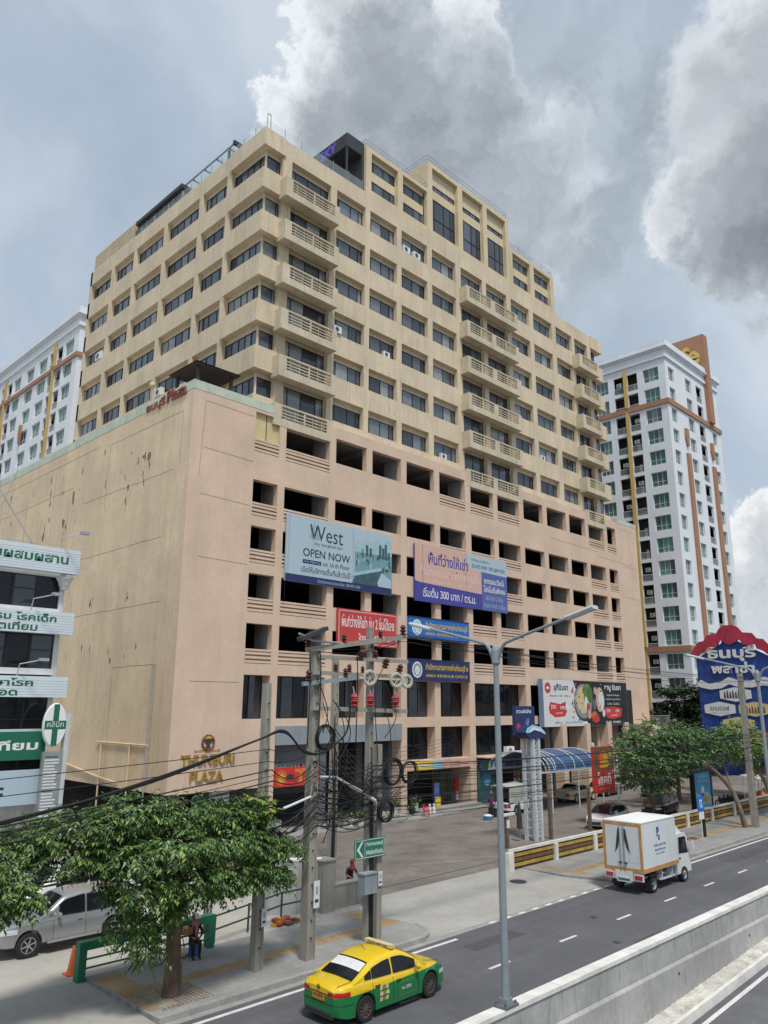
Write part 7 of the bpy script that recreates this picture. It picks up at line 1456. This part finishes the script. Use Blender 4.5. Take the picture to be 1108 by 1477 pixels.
for s in (-1, 1):
    mb = MB(); mb.prism([(1.45, 1.35), (2.5, 1.3), (2.28, 2.08), (1.5, 2.1)], V((0, s * .9, 0)), X, Z, Y, s * .002, s * .012, 'car_glass'); mb.build('side_window', t)
    mb = MB(); mb.box(1.36, 1.375, min(s * .9, s * .906), max(s * .9, s * .906), .8, 2.15, 'black'); mb.box(1.45, 1.6, min(s * .9, s * .93), max(s * .9, s * .93), 1.1, 1.16, 'black'); mb.build('door_seam', t)
    mb = MB(); mb.box(2.5, 2.62, min(s * .95, s * 1.2), max(s * .95, s * 1.2), 1.45, 1.85, 'white_paint'); mb.tube([(2.5, s * .9, 1.9), (2.56, s * 1.05, 1.85)], .02, 'black', 5); mb.build('mirror', t)
    mb = MB(); mb.box(-2.45, 1.2, min(s * .35, s * .45), max(s * .35, s * .45), .6, .8, 'charcoal'); mb.box(-.6, .95, min(s * .55, s * .9), max(s * .55, s * .9), .42, .46, 'pale_steel'); mb.box(-.5, -.44, min(s * .6, s * .9), max(s * .6, s * .9), .42, .95, 'pale_steel'); mb.box(.6, .66, min(s * .6, s * .9), max(s * .6, s * .9), .42, .95, 'pale_steel'); mb.build('chassis', t)
    mb = MB(); mb.box(-2.56, -2.5, min(s * .55, s * .92), max(s * .55, s * .92), .66, .84, 'lamp_red'); mb.box(-2.54, -2.48, min(s * .5, s * .98), max(s * .5, s * .98), .60, .92, 'paper'); mb.build('tail_light', t)
    for xw in (-1.45, 1.9):
        mb = MB(); R = .36; yw = s * .82; cc = V((xw, yw, R)); ax = V((0, s, 0)); mb.lathe([(R * .6, -.12), (R * .95, -.12), (R, -.07), (R, .07), (R * .95, .12), (R * .62, .12), (R * .58, .06)], cc, 'rubber', 26, ax=ax); tw = mb.build('wheel', t, smooth=40); mb = MB(); mb.lathe([(R * .6, .06), (R * .62, .115), (R * .5, .08), (R * .3, .03), (R * .25, .1), (R * .1, .11)], cc, 'chrome', 20, ax=ax); mb.build('rim', tw)
mb = MB(); mb.raw([(2.745, -.78, 1.3), (2.745, .78, 1.3), (2.475, .74, 2.05), (2.475, -.74, 2.05)], [(0, 1, 2, 3)], 'car_glass'); mb.build('windshield', t)
mb = MB(); mb.box(-2.55, -2.45, -.45, .45, .58, .98, 'paper'); mb.box(-2.565, -2.55, -.35, .35, .50, .72, 'paper'); mb.box(-2.57, -2.566, -.3, .3, .56, .66, 'sign_green'); mb.build('license_plate', t)
for s in (-1, 1): mb = MB(); mb.box(-1.85, -1.8, min(s * .55, s * .97), max(s * .55, s * .97), .12, .62, 'black'); mb.box(-1.9, -1.0, min(s * .5, s * .97), max(s * .5, s * .97), .74, .8, 'black'); mb.build('mudguard', t)
# motorcycles and a bicycle
def two_wheeler(loc, rz, label, motor=True):
    t = thing('motorcycle' if motor else 'bicycle', label, 'motorcycle' if motor else 'bicycle', loc, 'parked motorcycles' if motor else None, rz); local(t); R = .27 if motor else .33; r = .05 if motor else .018
    for x in (-.6, .6) if motor else (-.5, .5): mb = MB(); mb.torus(V((x, 0, R + r)), Y, R, r, 'rubber', 22, 6); w = mb.build('wheel', t); mb = MB(); [mb.tube([(x, 0, R + r), (x + R * math.cos(k * .63), 0, R + r + R * math.sin(k * .63))], .006 if not motor else .015, 'steel', 4) for k in range(10)]; mb.build('spokes', w)
    mb = MB()
    if motor:
        mb.prism([(-.55, .45), (.1, .35), (.35, .5), (.45, .85), (.3, .9), (.1, .55), (-.2, .6), (-.75, .75)], O0, X, Z, Y, -.11, .11, 'black_paint'); mb.build('body', t); mb = MB(); mb.prism([(-.7, .74), (.05, .62), (.08, .72), (-.7, .84)], O0, X, Z, Y, -.13, .13, 'rubber'); mb.build('seat', t)
        mb = MB(); mb.tube([(.6, 0, .3), (.4, 0, .95)], .03, 'steel', 6); mb.tube([(.35, -.32, 1.0), (.4, 0, .95), (.35, .32, 1.0)], .02, 'rubber', 6); mb.build('handlebar', t); mb = MB(); mb.ellipsoid(V((.5, 0, .88)), .09, .1, .1, 'lamp_clear', 8, 6); mb.build('headlight', t)
    else:
        f = 'dark_green_steel'
        for p, q in (((-.5, 0, .35), (-.12, 0, .32)), ((-.12, 0, .32), (-.2, 0, .85)), ((-.5, 0, .35), (-.18, 0, .72)), ((-.18, 0, .72), (.36, 0, .75)), ((-.12, 0, .32), (.38, 0, .68)), ((.5, 0, .35), (.34, 0, .95))): mb.tube([p, q], .016, f, 6)
        mb.build('frame', t); mb = MB(); mb.ellipsoid(V((-.21, 0, .88)), .13, .07, .035, 'rubber', 10, 5); mb.build('saddle', t); mb = MB(); mb.tube([(.2, -.26, 1.0), (.34, -.1, .97), (.34, .1, .97), (.2, .26, 1.0)], .014, 'chrome', 6); mb.build('handlebar', t)
        mb = MB(); mb.box(.42, .72, -.16, .16, .72, .94, 'trim_orange'); mb.build('basket', t)
    return t
two_wheeler((15.35, 25.0, .15), .12, 'bicycle with a front basket leaning in the shade by the green barrier', False)
mt = two_wheeler((69.5, 28.0, .15), 1.2, 'leftmost dark motorcycle parked behind the fence right of the blue advert')
for i, lb in enumerate(('second dark motorcycle in the row right of the blue advert', 'third dark motorcycle in the row right of the blue advert', 'last motorcycle of the row, nearest the leaning tree')): copy_thing(mt, (70.9 + i * 1.3, 28.2 + .1 * i, .15), 1.2 + .1 * i, lb)
# ================================================================== people
def person(label, loc, rz, J, cloth, head, hair='hair', extra=None):
    """J: joints {name: (x,y,z,r,parent,material)}; grown into one skin"""
    t = thing('person', label, 'person', loc, None, rz); local(t); t.pop('_o', None) if hasattr(t, 'pop') else None
    names = list(J); idx = {k: i for i, k in enumerate(names)}; vs_ = [J[k][:3] for k in names]; es = [(idx[J[k][4]], idx[k]) for k in names if J[k][4]]; rad = [J[k][3] for k in names]; mat_ = [J[k][5] for k in names]
    for s in ('l', 'r'):            # five fingers, unequal and bent, and a thumb from the side of the palm
        if 'hand_' + s in J:
            h = V(J['hand_' + s][:3]); w = V(J[J['hand_' + s][4]][:3]); d = (h - w).normalized(); sd = d.cross(V((0, 1, .2))).normalized()
            for k, (o_, ln) in enumerate(((-.03, .065), (-.01, .08), (.01, .075), (.03, .058))):
                a = h + d * .03 + sd * o_; b_ = a + d * ln * .6; c_ = b_ + (d * .6 - Z * .5) * ln * .5
                i0 = len(vs_); vs_ += [tuple(a), tuple(b_), tuple(c_)]; es += [(idx['hand_' + s], i0), (i0, i0 + 1), (i0 + 1, i0 + 2)]; rad += [.009, .009, .008]; mat_ += ['skin'] * 3
            i0 = len(vs_); vs_ += [tuple(h + sd * -.045), tuple(h + sd * -.06 + d * .05)]; es += [(idx['hand_' + s], i0), (i0, i0 + 1)]; rad += [.011, .009]; mat_ += ['skin'] * 2
    me = bpy.data.meshes.new('body'); me.from_pydata(vs_, es, []); ob = bpy.data.objects.new('body', me); C.objects.link(ob)
    md = ob.modifiers.new('skin', 'SKIN'); md.use_smooth_shade = True
    for i, sv in enumerate(me.skin_vertices[0].data): sv.radius = (rad[i], rad[i]); sv.use_root = (i == 0)
    sb = ob.modifiers.new('sub', 'SUBSURF'); sb.levels = 1; sb.render_levels = 1
    dg = bpy.context.evaluated_depsgraph_get(); m2 = bpy.data.meshes.new_from_object(ob.evaluated_get(dg)); bpy.data.objects.remove(ob)
    mats = sorted(set(mat_)); segs = [(V(vs_[a]), V(vs_[b]), mats.index(mat_[b])) for a, b in es]
    fv = [tuple(v.co) for v in m2.vertices]; mb = MB(); mb.v = list(fv); mb.mats = list(mats)
    for p in m2.polygons:
        c_ = p.center; best = 0; bd = 1e9
        for a, b, m in segs:
            ab = b - a; f = max(0, min(1, (c_ - a).dot(ab) / max(1e-9, ab.length_squared))); d = (c_ - (a + ab * f)).length
            if d < bd: bd = d; best = m
        mb.f.append(tuple(p.vertices)); mb.m.append(best)
    hx = V(head[:3]); tl = head[3]        # head with face joined into the body mesh
    mb.ellipsoid(hx, .078, .085, .112, 'skin', 14, 10)
    fd = V((math.cos(tl), math.sin(tl), 0)); sdv = V((-math.sin(tl), math.cos(tl), 0)); mb.ellipsoid(hx + fd * .085 - Z * .012, .016, .016, .022, 'skin', 6, 4)
    for s in (-1, 1): mb.ellipsoid(hx + fd * .074 + sdv * .03 * s + Z * .012, .010, .010, .007, 'black', 6, 4); mb.ellipsoid(hx + sdv * .082 * s, .02, .012, .03, 'skin', 6, 4)
    mb.ellipsoid(hx + fd * .074 - Z * .05, .010, .022, .008, 'cloth_red', 6, 4)
    mb.build('body', t, smooth=60); hb = MB(); extra(hb, hx, fd, sdv) if extra else hb.ellipsoid(hx - fd * .018 + Z * .03, .09, .094, .1, hair, 12, 8)
    hb.build('hair' if not extra else 'headwear', t, smooth=60); return t
def standing(up, legs, lean=0.0, la=((.0, .24, 1.1), (.12, .22, .86)), ra=((.0, -.24, 1.1), (.12, -.22, .86)), sleeve='skin', step=.05):
    J = {'pelvis': (0, 0, .92, .13, None, legs), 'belly': (lean * .3, 0, 1.06, .125, 'pelvis', up), 'chest': (lean * .7, 0, 1.27, .15, 'belly', up), 'neck': (lean, 0, 1.43, .06, 'chest', up), 'head': (lean + .01, 0, 1.52, .055, 'neck', 'skin')}
    for s, sg, arm, st in (('l', 1, la, step), ('r', -1, ra, -step)):
        J['shoulder_' + s] = (lean * .8, .18 * sg, 1.36, .065, 'chest', up); J['elbow_' + s] = (lean * .8 + arm[0][0], arm[0][1], arm[0][2], .045, 'shoulder_' + s, up); J['wrist_' + s] = (lean * .8 + arm[1][0], arm[1][1], arm[1][2], .032, 'elbow_' + s, sleeve); J['hand_' + s] = (lean * .8 + arm[1][0] + .04, arm[1][1], arm[1][2] - .07, .03, 'wrist_' + s, 'skin')
        J['hip_' + s] = (0, .09 * sg, .86, .095, 'pelvis', legs); J['knee_' + s] = (st * .5 + .01, .1 * sg, .48, .065, 'hip_' + s, legs); J['ankle_' + s] = (st, .1 * sg, .09, .045, 'knee_' + s, legs); J['toe_' + s] = (st + .16, .11 * sg, .04, .04, 'ankle_' + s, 'black')
    return J
def hat_scarf(mb, h, fd, sd):
    mb.lathe([(.19, .03), (.20, .045), (.11, .06), (.095, .15), (.03, .165)], h + Z * .0, 'cloth_white', 18); mb.lathe([(.1, .02), (.115, -.06), (.12, -.13), (.14, -.2), (.1, -.24)], h, 'cloth_pink', 14)
    mb.prism([(-.06, 0), (.06, 0), (.07, -.42), (-.02, -.45)], h + fd * .14 - Z * .14, sd, Z, fd, 0, .03, 'cloth_pink')
SITL = {'pelvis': (0, 0, .5, .15, None, 'cloth_dark'), 'belly': (.02, 0, .65, .135, 'pelvis', 'cloth_dark'), 'chest': (.06, 0, .85, .15, 'belly', 'cloth_dark'), 'neck': (.1, 0, 1.02, .06, 'chest', 'cloth_pink'), 'head': (.12, 0, 1.1, .055, 'neck', 'skin')}
for s, sg in (('l', 1), ('r', -1)):
    SITL['shoulder_' + s] = (.07, .18 * sg, .95, .065, 'chest', 'cloth_dark'); SITL['elbow_' + s] = (.12, .27 * sg, .72, .048, 'shoulder_' + s, 'cloth_dark'); SITL['wrist_' + s] = (.34, .14 * sg, .66, .034, 'elbow_' + s, 'cloth_dark'); SITL['hand_' + s] = (.41, .09 * sg, .65, .03, 'wrist_' + s, 'skin')
    SITL['hip_' + s] = (.02, .1 * sg, .48, .11, 'pelvis', 'cloth_dark'); SITL['knee_' + s] = (.42, .12 * sg, .5, .085, 'hip_' + s, 'cloth_dark'); SITL['ankle_' + s] = (.44, .11 * sg, .09, .05, 'knee_' + s, 'cloth_dark'); SITL['toe_' + s] = (.58, .12 * sg, .04, .04, 'ankle_' + s, 'black')
person('woman in dark clothes, pink scarf and white hat sitting beside the bicycle', (16.2, 25.05, .15), -1.9, SITL, None, (.15, 0, 1.2, 0.0), extra=hat_scarf)
mb = MB(); mb.lathe([(.15, 0), (.17, .03), (.15, .3), (.16, .35)], V((16.22, 25.08, .15)), 'sky_sign_blue', 14); tag(mb.build('stool', origin=(16.22, 25.08, .15)), 'round blue stool under the woman in the white hat', 'stool')
def red_hood(mb, h, fd, sd):
    mb.ellipsoid(h - fd * .02 + Z * .02, .105, .105, .135, 'cloth_red', 12, 8); mb.lathe([(.09, 0), (.13, -.12), (.16, -.22), (.1, -.27)], h - Z * .05, 'cloth_red', 12)
SIT = {'pelvis': (0, 0, .86, .13, None, 'cloth_dark'), 'belly': (.03, 0, 1.0, .125, 'pelvis', 'cloth_dark'), 'chest': (.08, 0, 1.2, .15, 'belly', 'cloth_dark'), 'neck': (.14, 0, 1.36, .06, 'chest', 'cloth_red'), 'head': (.17, 0, 1.44, .055, 'neck', 'skin')}
for s, sg in (('l', 1), ('r', -1)):
    SIT['shoulder_' + s] = (.09, .18 * sg, 1.29, .065, 'chest', 'cloth_dark'); SIT['elbow_' + s] = (.16, .3 * sg, 1.05, .045, 'shoulder_' + s, 'cloth_dark'); SIT['wrist_' + s] = (.38, .2 * sg, .98, .032, 'elbow_' + s, 'skin'); SIT['hand_' + s] = (.45, .17 * sg, .97, .03, 'wrist_' + s, 'skin')
    SIT['hip_' + s] = (.02, .1 * sg, .8, .1, 'pelvis', 'cloth_dark'); SIT['knee_' + s] = (.42, .12 * sg, .72, .07, 'hip_' + s, 'cloth_dark'); SIT['ankle_' + s] = (.45, .12 * sg, .2, .045, 'knee_' + s, 'cloth_dark'); SIT['toe_' + s] = (.58, .13 * sg, .14, .04, 'ankle_' + s, 'black')
person('person in a red headscarf and black top sitting behind the low wall, leaning on it', (25.55, 27.25, .1), -1.75, SIT, None, (.2, 0, 1.55, 0.0), extra=red_hood)
mb = MB(); mb.box(25.3, 25.85, 27.0, 27.55, .1, .80, 'rust_brown'); tag(mb.build('crate', origin=(25.55, 27.25, .1)), 'dark wooden crate used as a seat behind the low wall', 'crate')
person('person in a purple shirt and dark trousers bending at the tail of the white pickup', (50.4, 38.0, .15), .5, standing('cloth_purple', 'cloth_dark', .16, la=((.1, .26, 1.1), (.38, .2, 1.0)), ra=((.1, -.26, 1.1), (.36, -.2, .95))), None, (.2, 0, 1.60, 0.0))
mb = MB(); mb.lathe([(.3, 0), (.42, .3), (.4, .3), (.3, .04)], V((49.4, 37.6, .15)), 'tub_blue', 20); mb.ellipsoid(V((49.4, 37.6, .38)), .36, .36, .18, 'paper', 12, 6); tag(mb.build('wash_tub', origin=(49.4, 37.6, .15), smooth=50), 'pale blue tub heaped with white at the feet of the purple shirted person', 'tub')
mb = MB(); mb.box(50.9, 51.6, 38.0, 38.7, .15, .8, 'charcoal'); mb.box(50.85, 51.65, 37.95, 38.75, .8, .86, 'rail_grey'); tag(mb.build('food_cart', origin=(51.2, 38.3, .15)), 'small dark cart between the purple shirted person and the pickup', 'cart')
# ================================================================== trees
def leaf_sprig(mb, p, d, L_, mats, rr, lw=.05, ll=.16, pairs=5):
    """a drooping twig with leaflets on both sides"""
    d = d.normalized(); side = d.cross(Z); side = side.normalized() if side.length > .05 else X
    for i in range(pairs):
        f = (i + .6) / pairs; q = p + d * (L_ * f) - Z * (.25 * L_ * f * f)
        for s in (-1, 1):
            ld = (side * s * .8 + d * .55 - Z * rr.uniform(.15, .75)).normalized(); w = ld.cross(Z + V((rr.uniform(-.5, .5), rr.uniform(-.5, .5), 0))).normalized() * lw * rr.uniform(.7, 1.25); l = ll * rr.uniform(.7, 1.25)
            m = rr.choice(mats); a = q + ld * l * .45; mb.raw([q, a + w + Z * .01, q + ld * l - Z * .03, a - w], [(0, 1, 2, 3)], m)
def tree(name, label, base, trunk, limbs, clumps, mats, seed, bark='bark', r0=.2, dens=1.0, lw=.05, ll=.16, group=None, sprig=.55):
    """trunk: points; limbs: list of point lists; clumps: (centre, rx, ry, rz, count)"""
    rr = random.Random(seed); t = thing(name, label, 'tree', base, group)
    mb = MB(); n = len(trunk); tp = spline(trunk, 5); mb.tube(tp, [r0 * (1.15 if i == 0 else 1) * (1 - .45 * i / (len(tp) - 1)) * rr.uniform(.92, 1.08) for i in range(len(tp))], bark, 12); mb.build('trunk', t, smooth=60)
    mb = MB()
    for lb in limbs: P = spline(lb[1:], 5); mb.tube(P, lb[0], bark, 7, r1=lb[0] * .25)
    mb.build('limbs', t, smooth=60)
    mb = MB()
    for (c, rx, ry, rz, k) in clumps:
        c = V(c)
        for i in range(int(k * dens)):
            a = rr.uniform(0, 2 * math.pi); e = math.asin(rr.uniform(-1, 1)); q = rr.uniform(.35, 1.0) ** .6
            d = V((math.cos(a) * math.cos(e), math.sin(a) * math.cos(e), math.sin(e))); p = c + V((d.x * rx, d.y * ry, d.z * rz)) * q
            out_ = V((d.x, d.y, d.z * .35 + rr.uniform(-.3, .25))); leaf_sprig(mb, p, out_, sprig * rr.uniform(.6, 1.2), mats, rr, lw, ll)
    mb.build('crown', t); return t
LM = ['leaf', 'leaf', 'leaf', 'leaf_light', 'leaf_dark', 'leaf', 'leaf_light', 'leaf_dark', 'leaf', 'leaf_yellow']
b = V((13.75, 22.3, .15)); cl = []; lm = []; rr = random.Random(21)
spec = [(12.2, 22.4, 5.4, 1.3, .9, .42), (10.6, 22.6, 5.1, 1.3, 1.0, .4), (9.2, 22.6, 4.9, 1.1, 1.0, .4), (14.2, 22.6, 5.2, 1.3, 1.1, .42), (15.6, 22.5, 5.0, .9, .9, .4), (16.3, 22.2, 5.0, .45, .5, .4), (13.2, 21.8, 4.4, 1.4, 1.2, .4), (15.2, 22.0, 4.3, 1.2, 1.0, .38), (16.6, 22.2, 4.0, 1.0, .9, .36), (17.5, 22.3, 3.75, .8, .6, .28), (11.8, 21.9, 4.2, 1.1, 1.1, .36), (10.2, 22.2, 4.55, 1.1, .9, .32), (12.3, 21.7, 3.4, 1.0, .9, .38), (13.8, 21.6, 3.5, 1.2, .9, .42), (15.4, 21.9, 3.4, 1.1, .9, .38), (16.6, 22.1, 3.1, .8, .7, .3), (17.3, 22.2, 2.95, .5, .45, .2), (12.9, 22.0, 2.7, .7, .7, .35), (14.7, 22.1, 3.05, 1.0, .8, .3), (12.2, 22.0, 2.2, .45, .5, .35), (12.6, 21.9, 1.75, .25, .3, .35), (8.3, 22.6, 4.7, 1.0, 1.0, .35), (14, 23.2, 4.6, 1.8, .9, .5), (11.5, 23.2, 4.7, 1.8, .9, .5)]
for x, y, z, rx, ry, rz in spec: cl.append(((x, y, z), rx, ry, rz, int(58 * (rx * ry + rx * rz + ry * rz)) + 14)); lm.append([.06, (13.65 + (x - 13.7) * .08, 22.3, 2.3 + .12 * z), (13.7 + (x - 13.7) * .5, 22.3 + (y - 22.3) * .5, 2.6 + (z - 2.6) * .62), (x, y, z)])
TR1 = tree('street_tree', 'broad leafy street tree with reddish trunk in front of the silver car', b, [(13.75, 22.3, .1), (13.78, 22.3, .9), (13.72, 22.3, 1.8), (13.8, 22.3, 2.8), (13.7, 22.3, 3.8)], lm, cl, LM, 5, 'bark', .27, lw=.034, ll=.15, dens=1.75, sprig=.5)
mb = MB(); rr2 = random.Random(9)
for i in range(60): leaf_sprig(mb, V((16.35 + rr2.uniform(-.4, .35), 22.0 + rr2.uniform(-.4, .4), 5.05 + rr2.uniform(-.35, .45))), V((rr2.uniform(-1, 1), rr2.uniform(-1, 1), .3)), .5, ['leaf_yellow', 'leaf_light', 'leaf_yellow'], rr2, .05, .18)
mb.build('young_shoots', TR1)
cl = [((7.3, 20.6, 4.5), .75, .7, .3, 60), ((7.9, 20.6, 4.15), .6, .6, .3, 60), ((8.2, 20.5, 3.95), .45, .45, .22, 40), ((7.6, 20.6, 3.8), .5, .5, .22, 40), ((6.6, 20.6, 4.6), .9, .9, .6, 70)]
tree('street_tree', 'second street tree reaching in from the left edge of the picture', (5.4, 21.0, .1), [(5.4, 21.0, .1), (5.45, 21.0, 1.6), (5.6, 20.9, 3.6)], [[.06, (5.6, 20.9, 3.3), (6.5, 20.7, 3.9), (7.4, 20.6, 4.1)], [.04, (6.4, 20.8, 3.8), (7.5, 20.6, 3.7), (8.1, 20.5, 3.5)]], cl, LM + ['leaf_light'], 8, 'bark', .18, lw=.036, ll=.15, dens=1.8, sprig=.45)
RM = ['leaf', 'leaf_dark', 'leaf_dark', 'leaf_dark', 'leaf', 'leaf_light']
cl = [((x, y, z), rx, ry, rz, k) for x, y, z, rx, ry, rz, k in ((53.5, 27, 6.0, 2.2, 1.6, .9, 130), (56, 27, 6.6, 2.2, 1.8, .9, 150), (58.5, 26, 6.2, 2.0, 1.6, .9, 140), (51.5, 26.5, 5.0, 1.5, 1.2, .7, 80), (54.5, 26.5, 4.6, 2.2, 1.6, .8, 130), (57.0, 25.8, 5.0, 1.8, 1.5, .6, 110), (59.6, 25, 5.6, 1.7, 1.4, .6, 100), (53.5, 27, 3.6, 1.6, 1.3, .6, 80), (56.4, 27.5, 3.5, 1.8, 1.3, .6, 80), (61.0, 24.5, 6.2, 1.3, 1.2, .6, 70))]
tree('street_tree', 'leaning street tree with a twisted trunk before the right hand fence', (59.7, 22.6, .15), [(59.8, 22.7, .1), (59.4, 22.8, 1.4), (59.3, 23.3, 2.8), (58.4, 24.2, 4.2), (57, 25.5, 5.6)], [[.12, (59.3, 23.2, 2.7), (60.3, 23.8, 3.6), (60.6, 24.3, 4.9)], [.09, (58.4, 24.2, 4.2), (56.5, 25.5, 4.6), (54.2, 26.4, 4.8)], [.08, (57.8, 24.8, 4.8), (57.8, 25.5, 5.6), (58.6, 26, 6.2)], [.07, (57, 25.5, 5.5), (55, 26.4, 5.9), (53, 27, 6.1)]], cl, RM, 12, 'bark_pale', .2, dens=1.7, lw=.06, ll=.22, sprig=.8)
cl = [((x, y, z), rx, ry, rz, k) for x, y, z, rx, ry, rz, k in ((66, 24.5, 5.6, 2.2, 1.8, 1.0, 140), (69, 24.5, 5.0, 2.2, 1.8, 1.0, 130), (64, 25, 5.5, 1.5, 1.3, .6, 90), (68, 24, 4.6, 2.0, 1.6, .6, 110), (71, 25, 4.3, 2.0, 1.8, 1.0, 100), (66, 25, 6.7, 1.5, 1.3, .6, 70))]
tree('street_tree', 'yellow green street tree under the blue hoarding at the right edge', (66.5, 23, .15), [(66.5, 23, .1), (66.7, 23.1, 1.8), (66.4, 23.6, 3.4), (66.6, 24, 4.6)], [[.1, (66.5, 23.5, 3.0), (68, 24, 4), (69.5, 24.4, 5)], [.08, (66.4, 23.6, 3.3), (65.2, 24.4, 4.2), (64.2, 25, 4.7)]], cl, ['leaf', 'leaf_light', 'leaf_light', 'leaf_yellow'], 15, 'bark_pale', .2, dens=1.7, lw=.06, ll=.22, sprig=.8)
cl = [((x, y, z), rx, ry, rz, k) for x, y, z, rx, ry, rz, k in ((70, 32, 4.6, 3, 2.2, 1.4, 170), (75, 33, 4.4, 3, 2.4, 1.4, 160), (66, 33, 4.4, 2.2, 2, 1.2, 110), (80, 31, 4.8, 3.0, 2.2, 1.4, 140))]
tree('plaza_tree', 'dark green tree shading the parked cars behind the fence', (72, 33, .15), [(72, 33, .1), (72.1, 33, 1.8), (72, 33, 3.4)], [[.1, (72, 33, 2.6), (70.6, 32.6, 3.6), (69, 32, 4.5)], [.1, (72, 33, 2.8), (74, 33, 3.7), (76, 33, 4.5)], [.08, (72, 33, 3), (69, 33, 3.6), (66, 33, 4.4)]], cl, ['leaf_dark', 'leaf_dark', 'leaf'], 18, 'bark', .24, lw=.11, ll=.34, sprig=.9)
rr = random.Random(4); cl = []
for k in range(26):
    a = rr.uniform(0, 6.28); z = rr.uniform(2.5, 11.0); f = 1 - max(0, z - 7) / 7; cl.append(((100.5 + 6.2 * f * math.cos(a) * rr.uniform(.3, 1), 42.5 + 3.6 * math.sin(a) * rr.uniform(.3, 1), z), 2.4, 2.0, .45, 95))
tree('evergreen_tree', 'wide dark layered evergreen between the beige building and the blue hoarding', (100.5, 42.5, .1), [(100.5, 42.5, 0), (100.4, 42.4, 4), (100.6, 42.5, 9.5)], [[.12, (100.4, 42.4, 4), (97.5, 42, 6), (95.5, 42, 7)], [.12, (100.4, 42.4, 5), (103.5, 42, 7), (105.5, 42.3, 8)], [.1, (100.5, 42.5, 6), (101, 41, 8), (101.5, 40.5, 9)]], cl, ['pine', 'pine', 'leaf_dark'], 31, 'bark', .35, lw=.14, ll=.42, sprig=1.1)
# a weed on the podium roof edge, small refuse bins and stalls at the right end
def stall(x, y, label, m, s):
    t = thing('market_stall', label, 'stall', (x, y, .15)); mb = MB()
    for dx in (-1.2, 1.2):
        for dy in (-.8, .8): mb.tube([(x + dx, y + dy, .1), (x + dx, y + dy, 2.3)], .03, 'pale_steel', 6)
    mb.build('frame', t); mb = MB(); mb.raw([(x - 1.4, y - 1, 2.2), (x + 1.4, y - 1, 2.2), (x + 1.4, y + 1, 2.5), (x - 1.4, y + 1, 2.5), (x - 1.4, y - 1, 2.15), (x + 1.4, y - 1, 2.15), (x + 1.4, y + 1, 2.45), (x - 1.4, y + 1, 2.45)], [(0, 1, 2, 3), (7, 6, 5, 4), (0, 4, 5, 1), (1, 5, 6, 2), (3, 7, 4, 0)], m); mb.build('roof', t)
    mb = MB(); mb.box(x - 1.1, x + 1.1, y - .6, y + .2, .1, .85, s)
    for i in range(9): q = x - 1 + i * .24; mb.box(q, q + .17, y - .5, y - .2, .85, 1.05 + .15 * r_.random(), r_.choice(['red', 'orange', 'paper', 'gold', 'leaf', 'rust_red']))
    mb.build('counter', t)
stall(79.5, 28.2, 'small stall with a red roof behind the right end of the fence', 'hoarding_red', 'rust_brown'); stall(76.0, 27.4, 'small stall with a pale roof and coloured goods behind the fence', 'tarp', 'red')
BPY_END = True
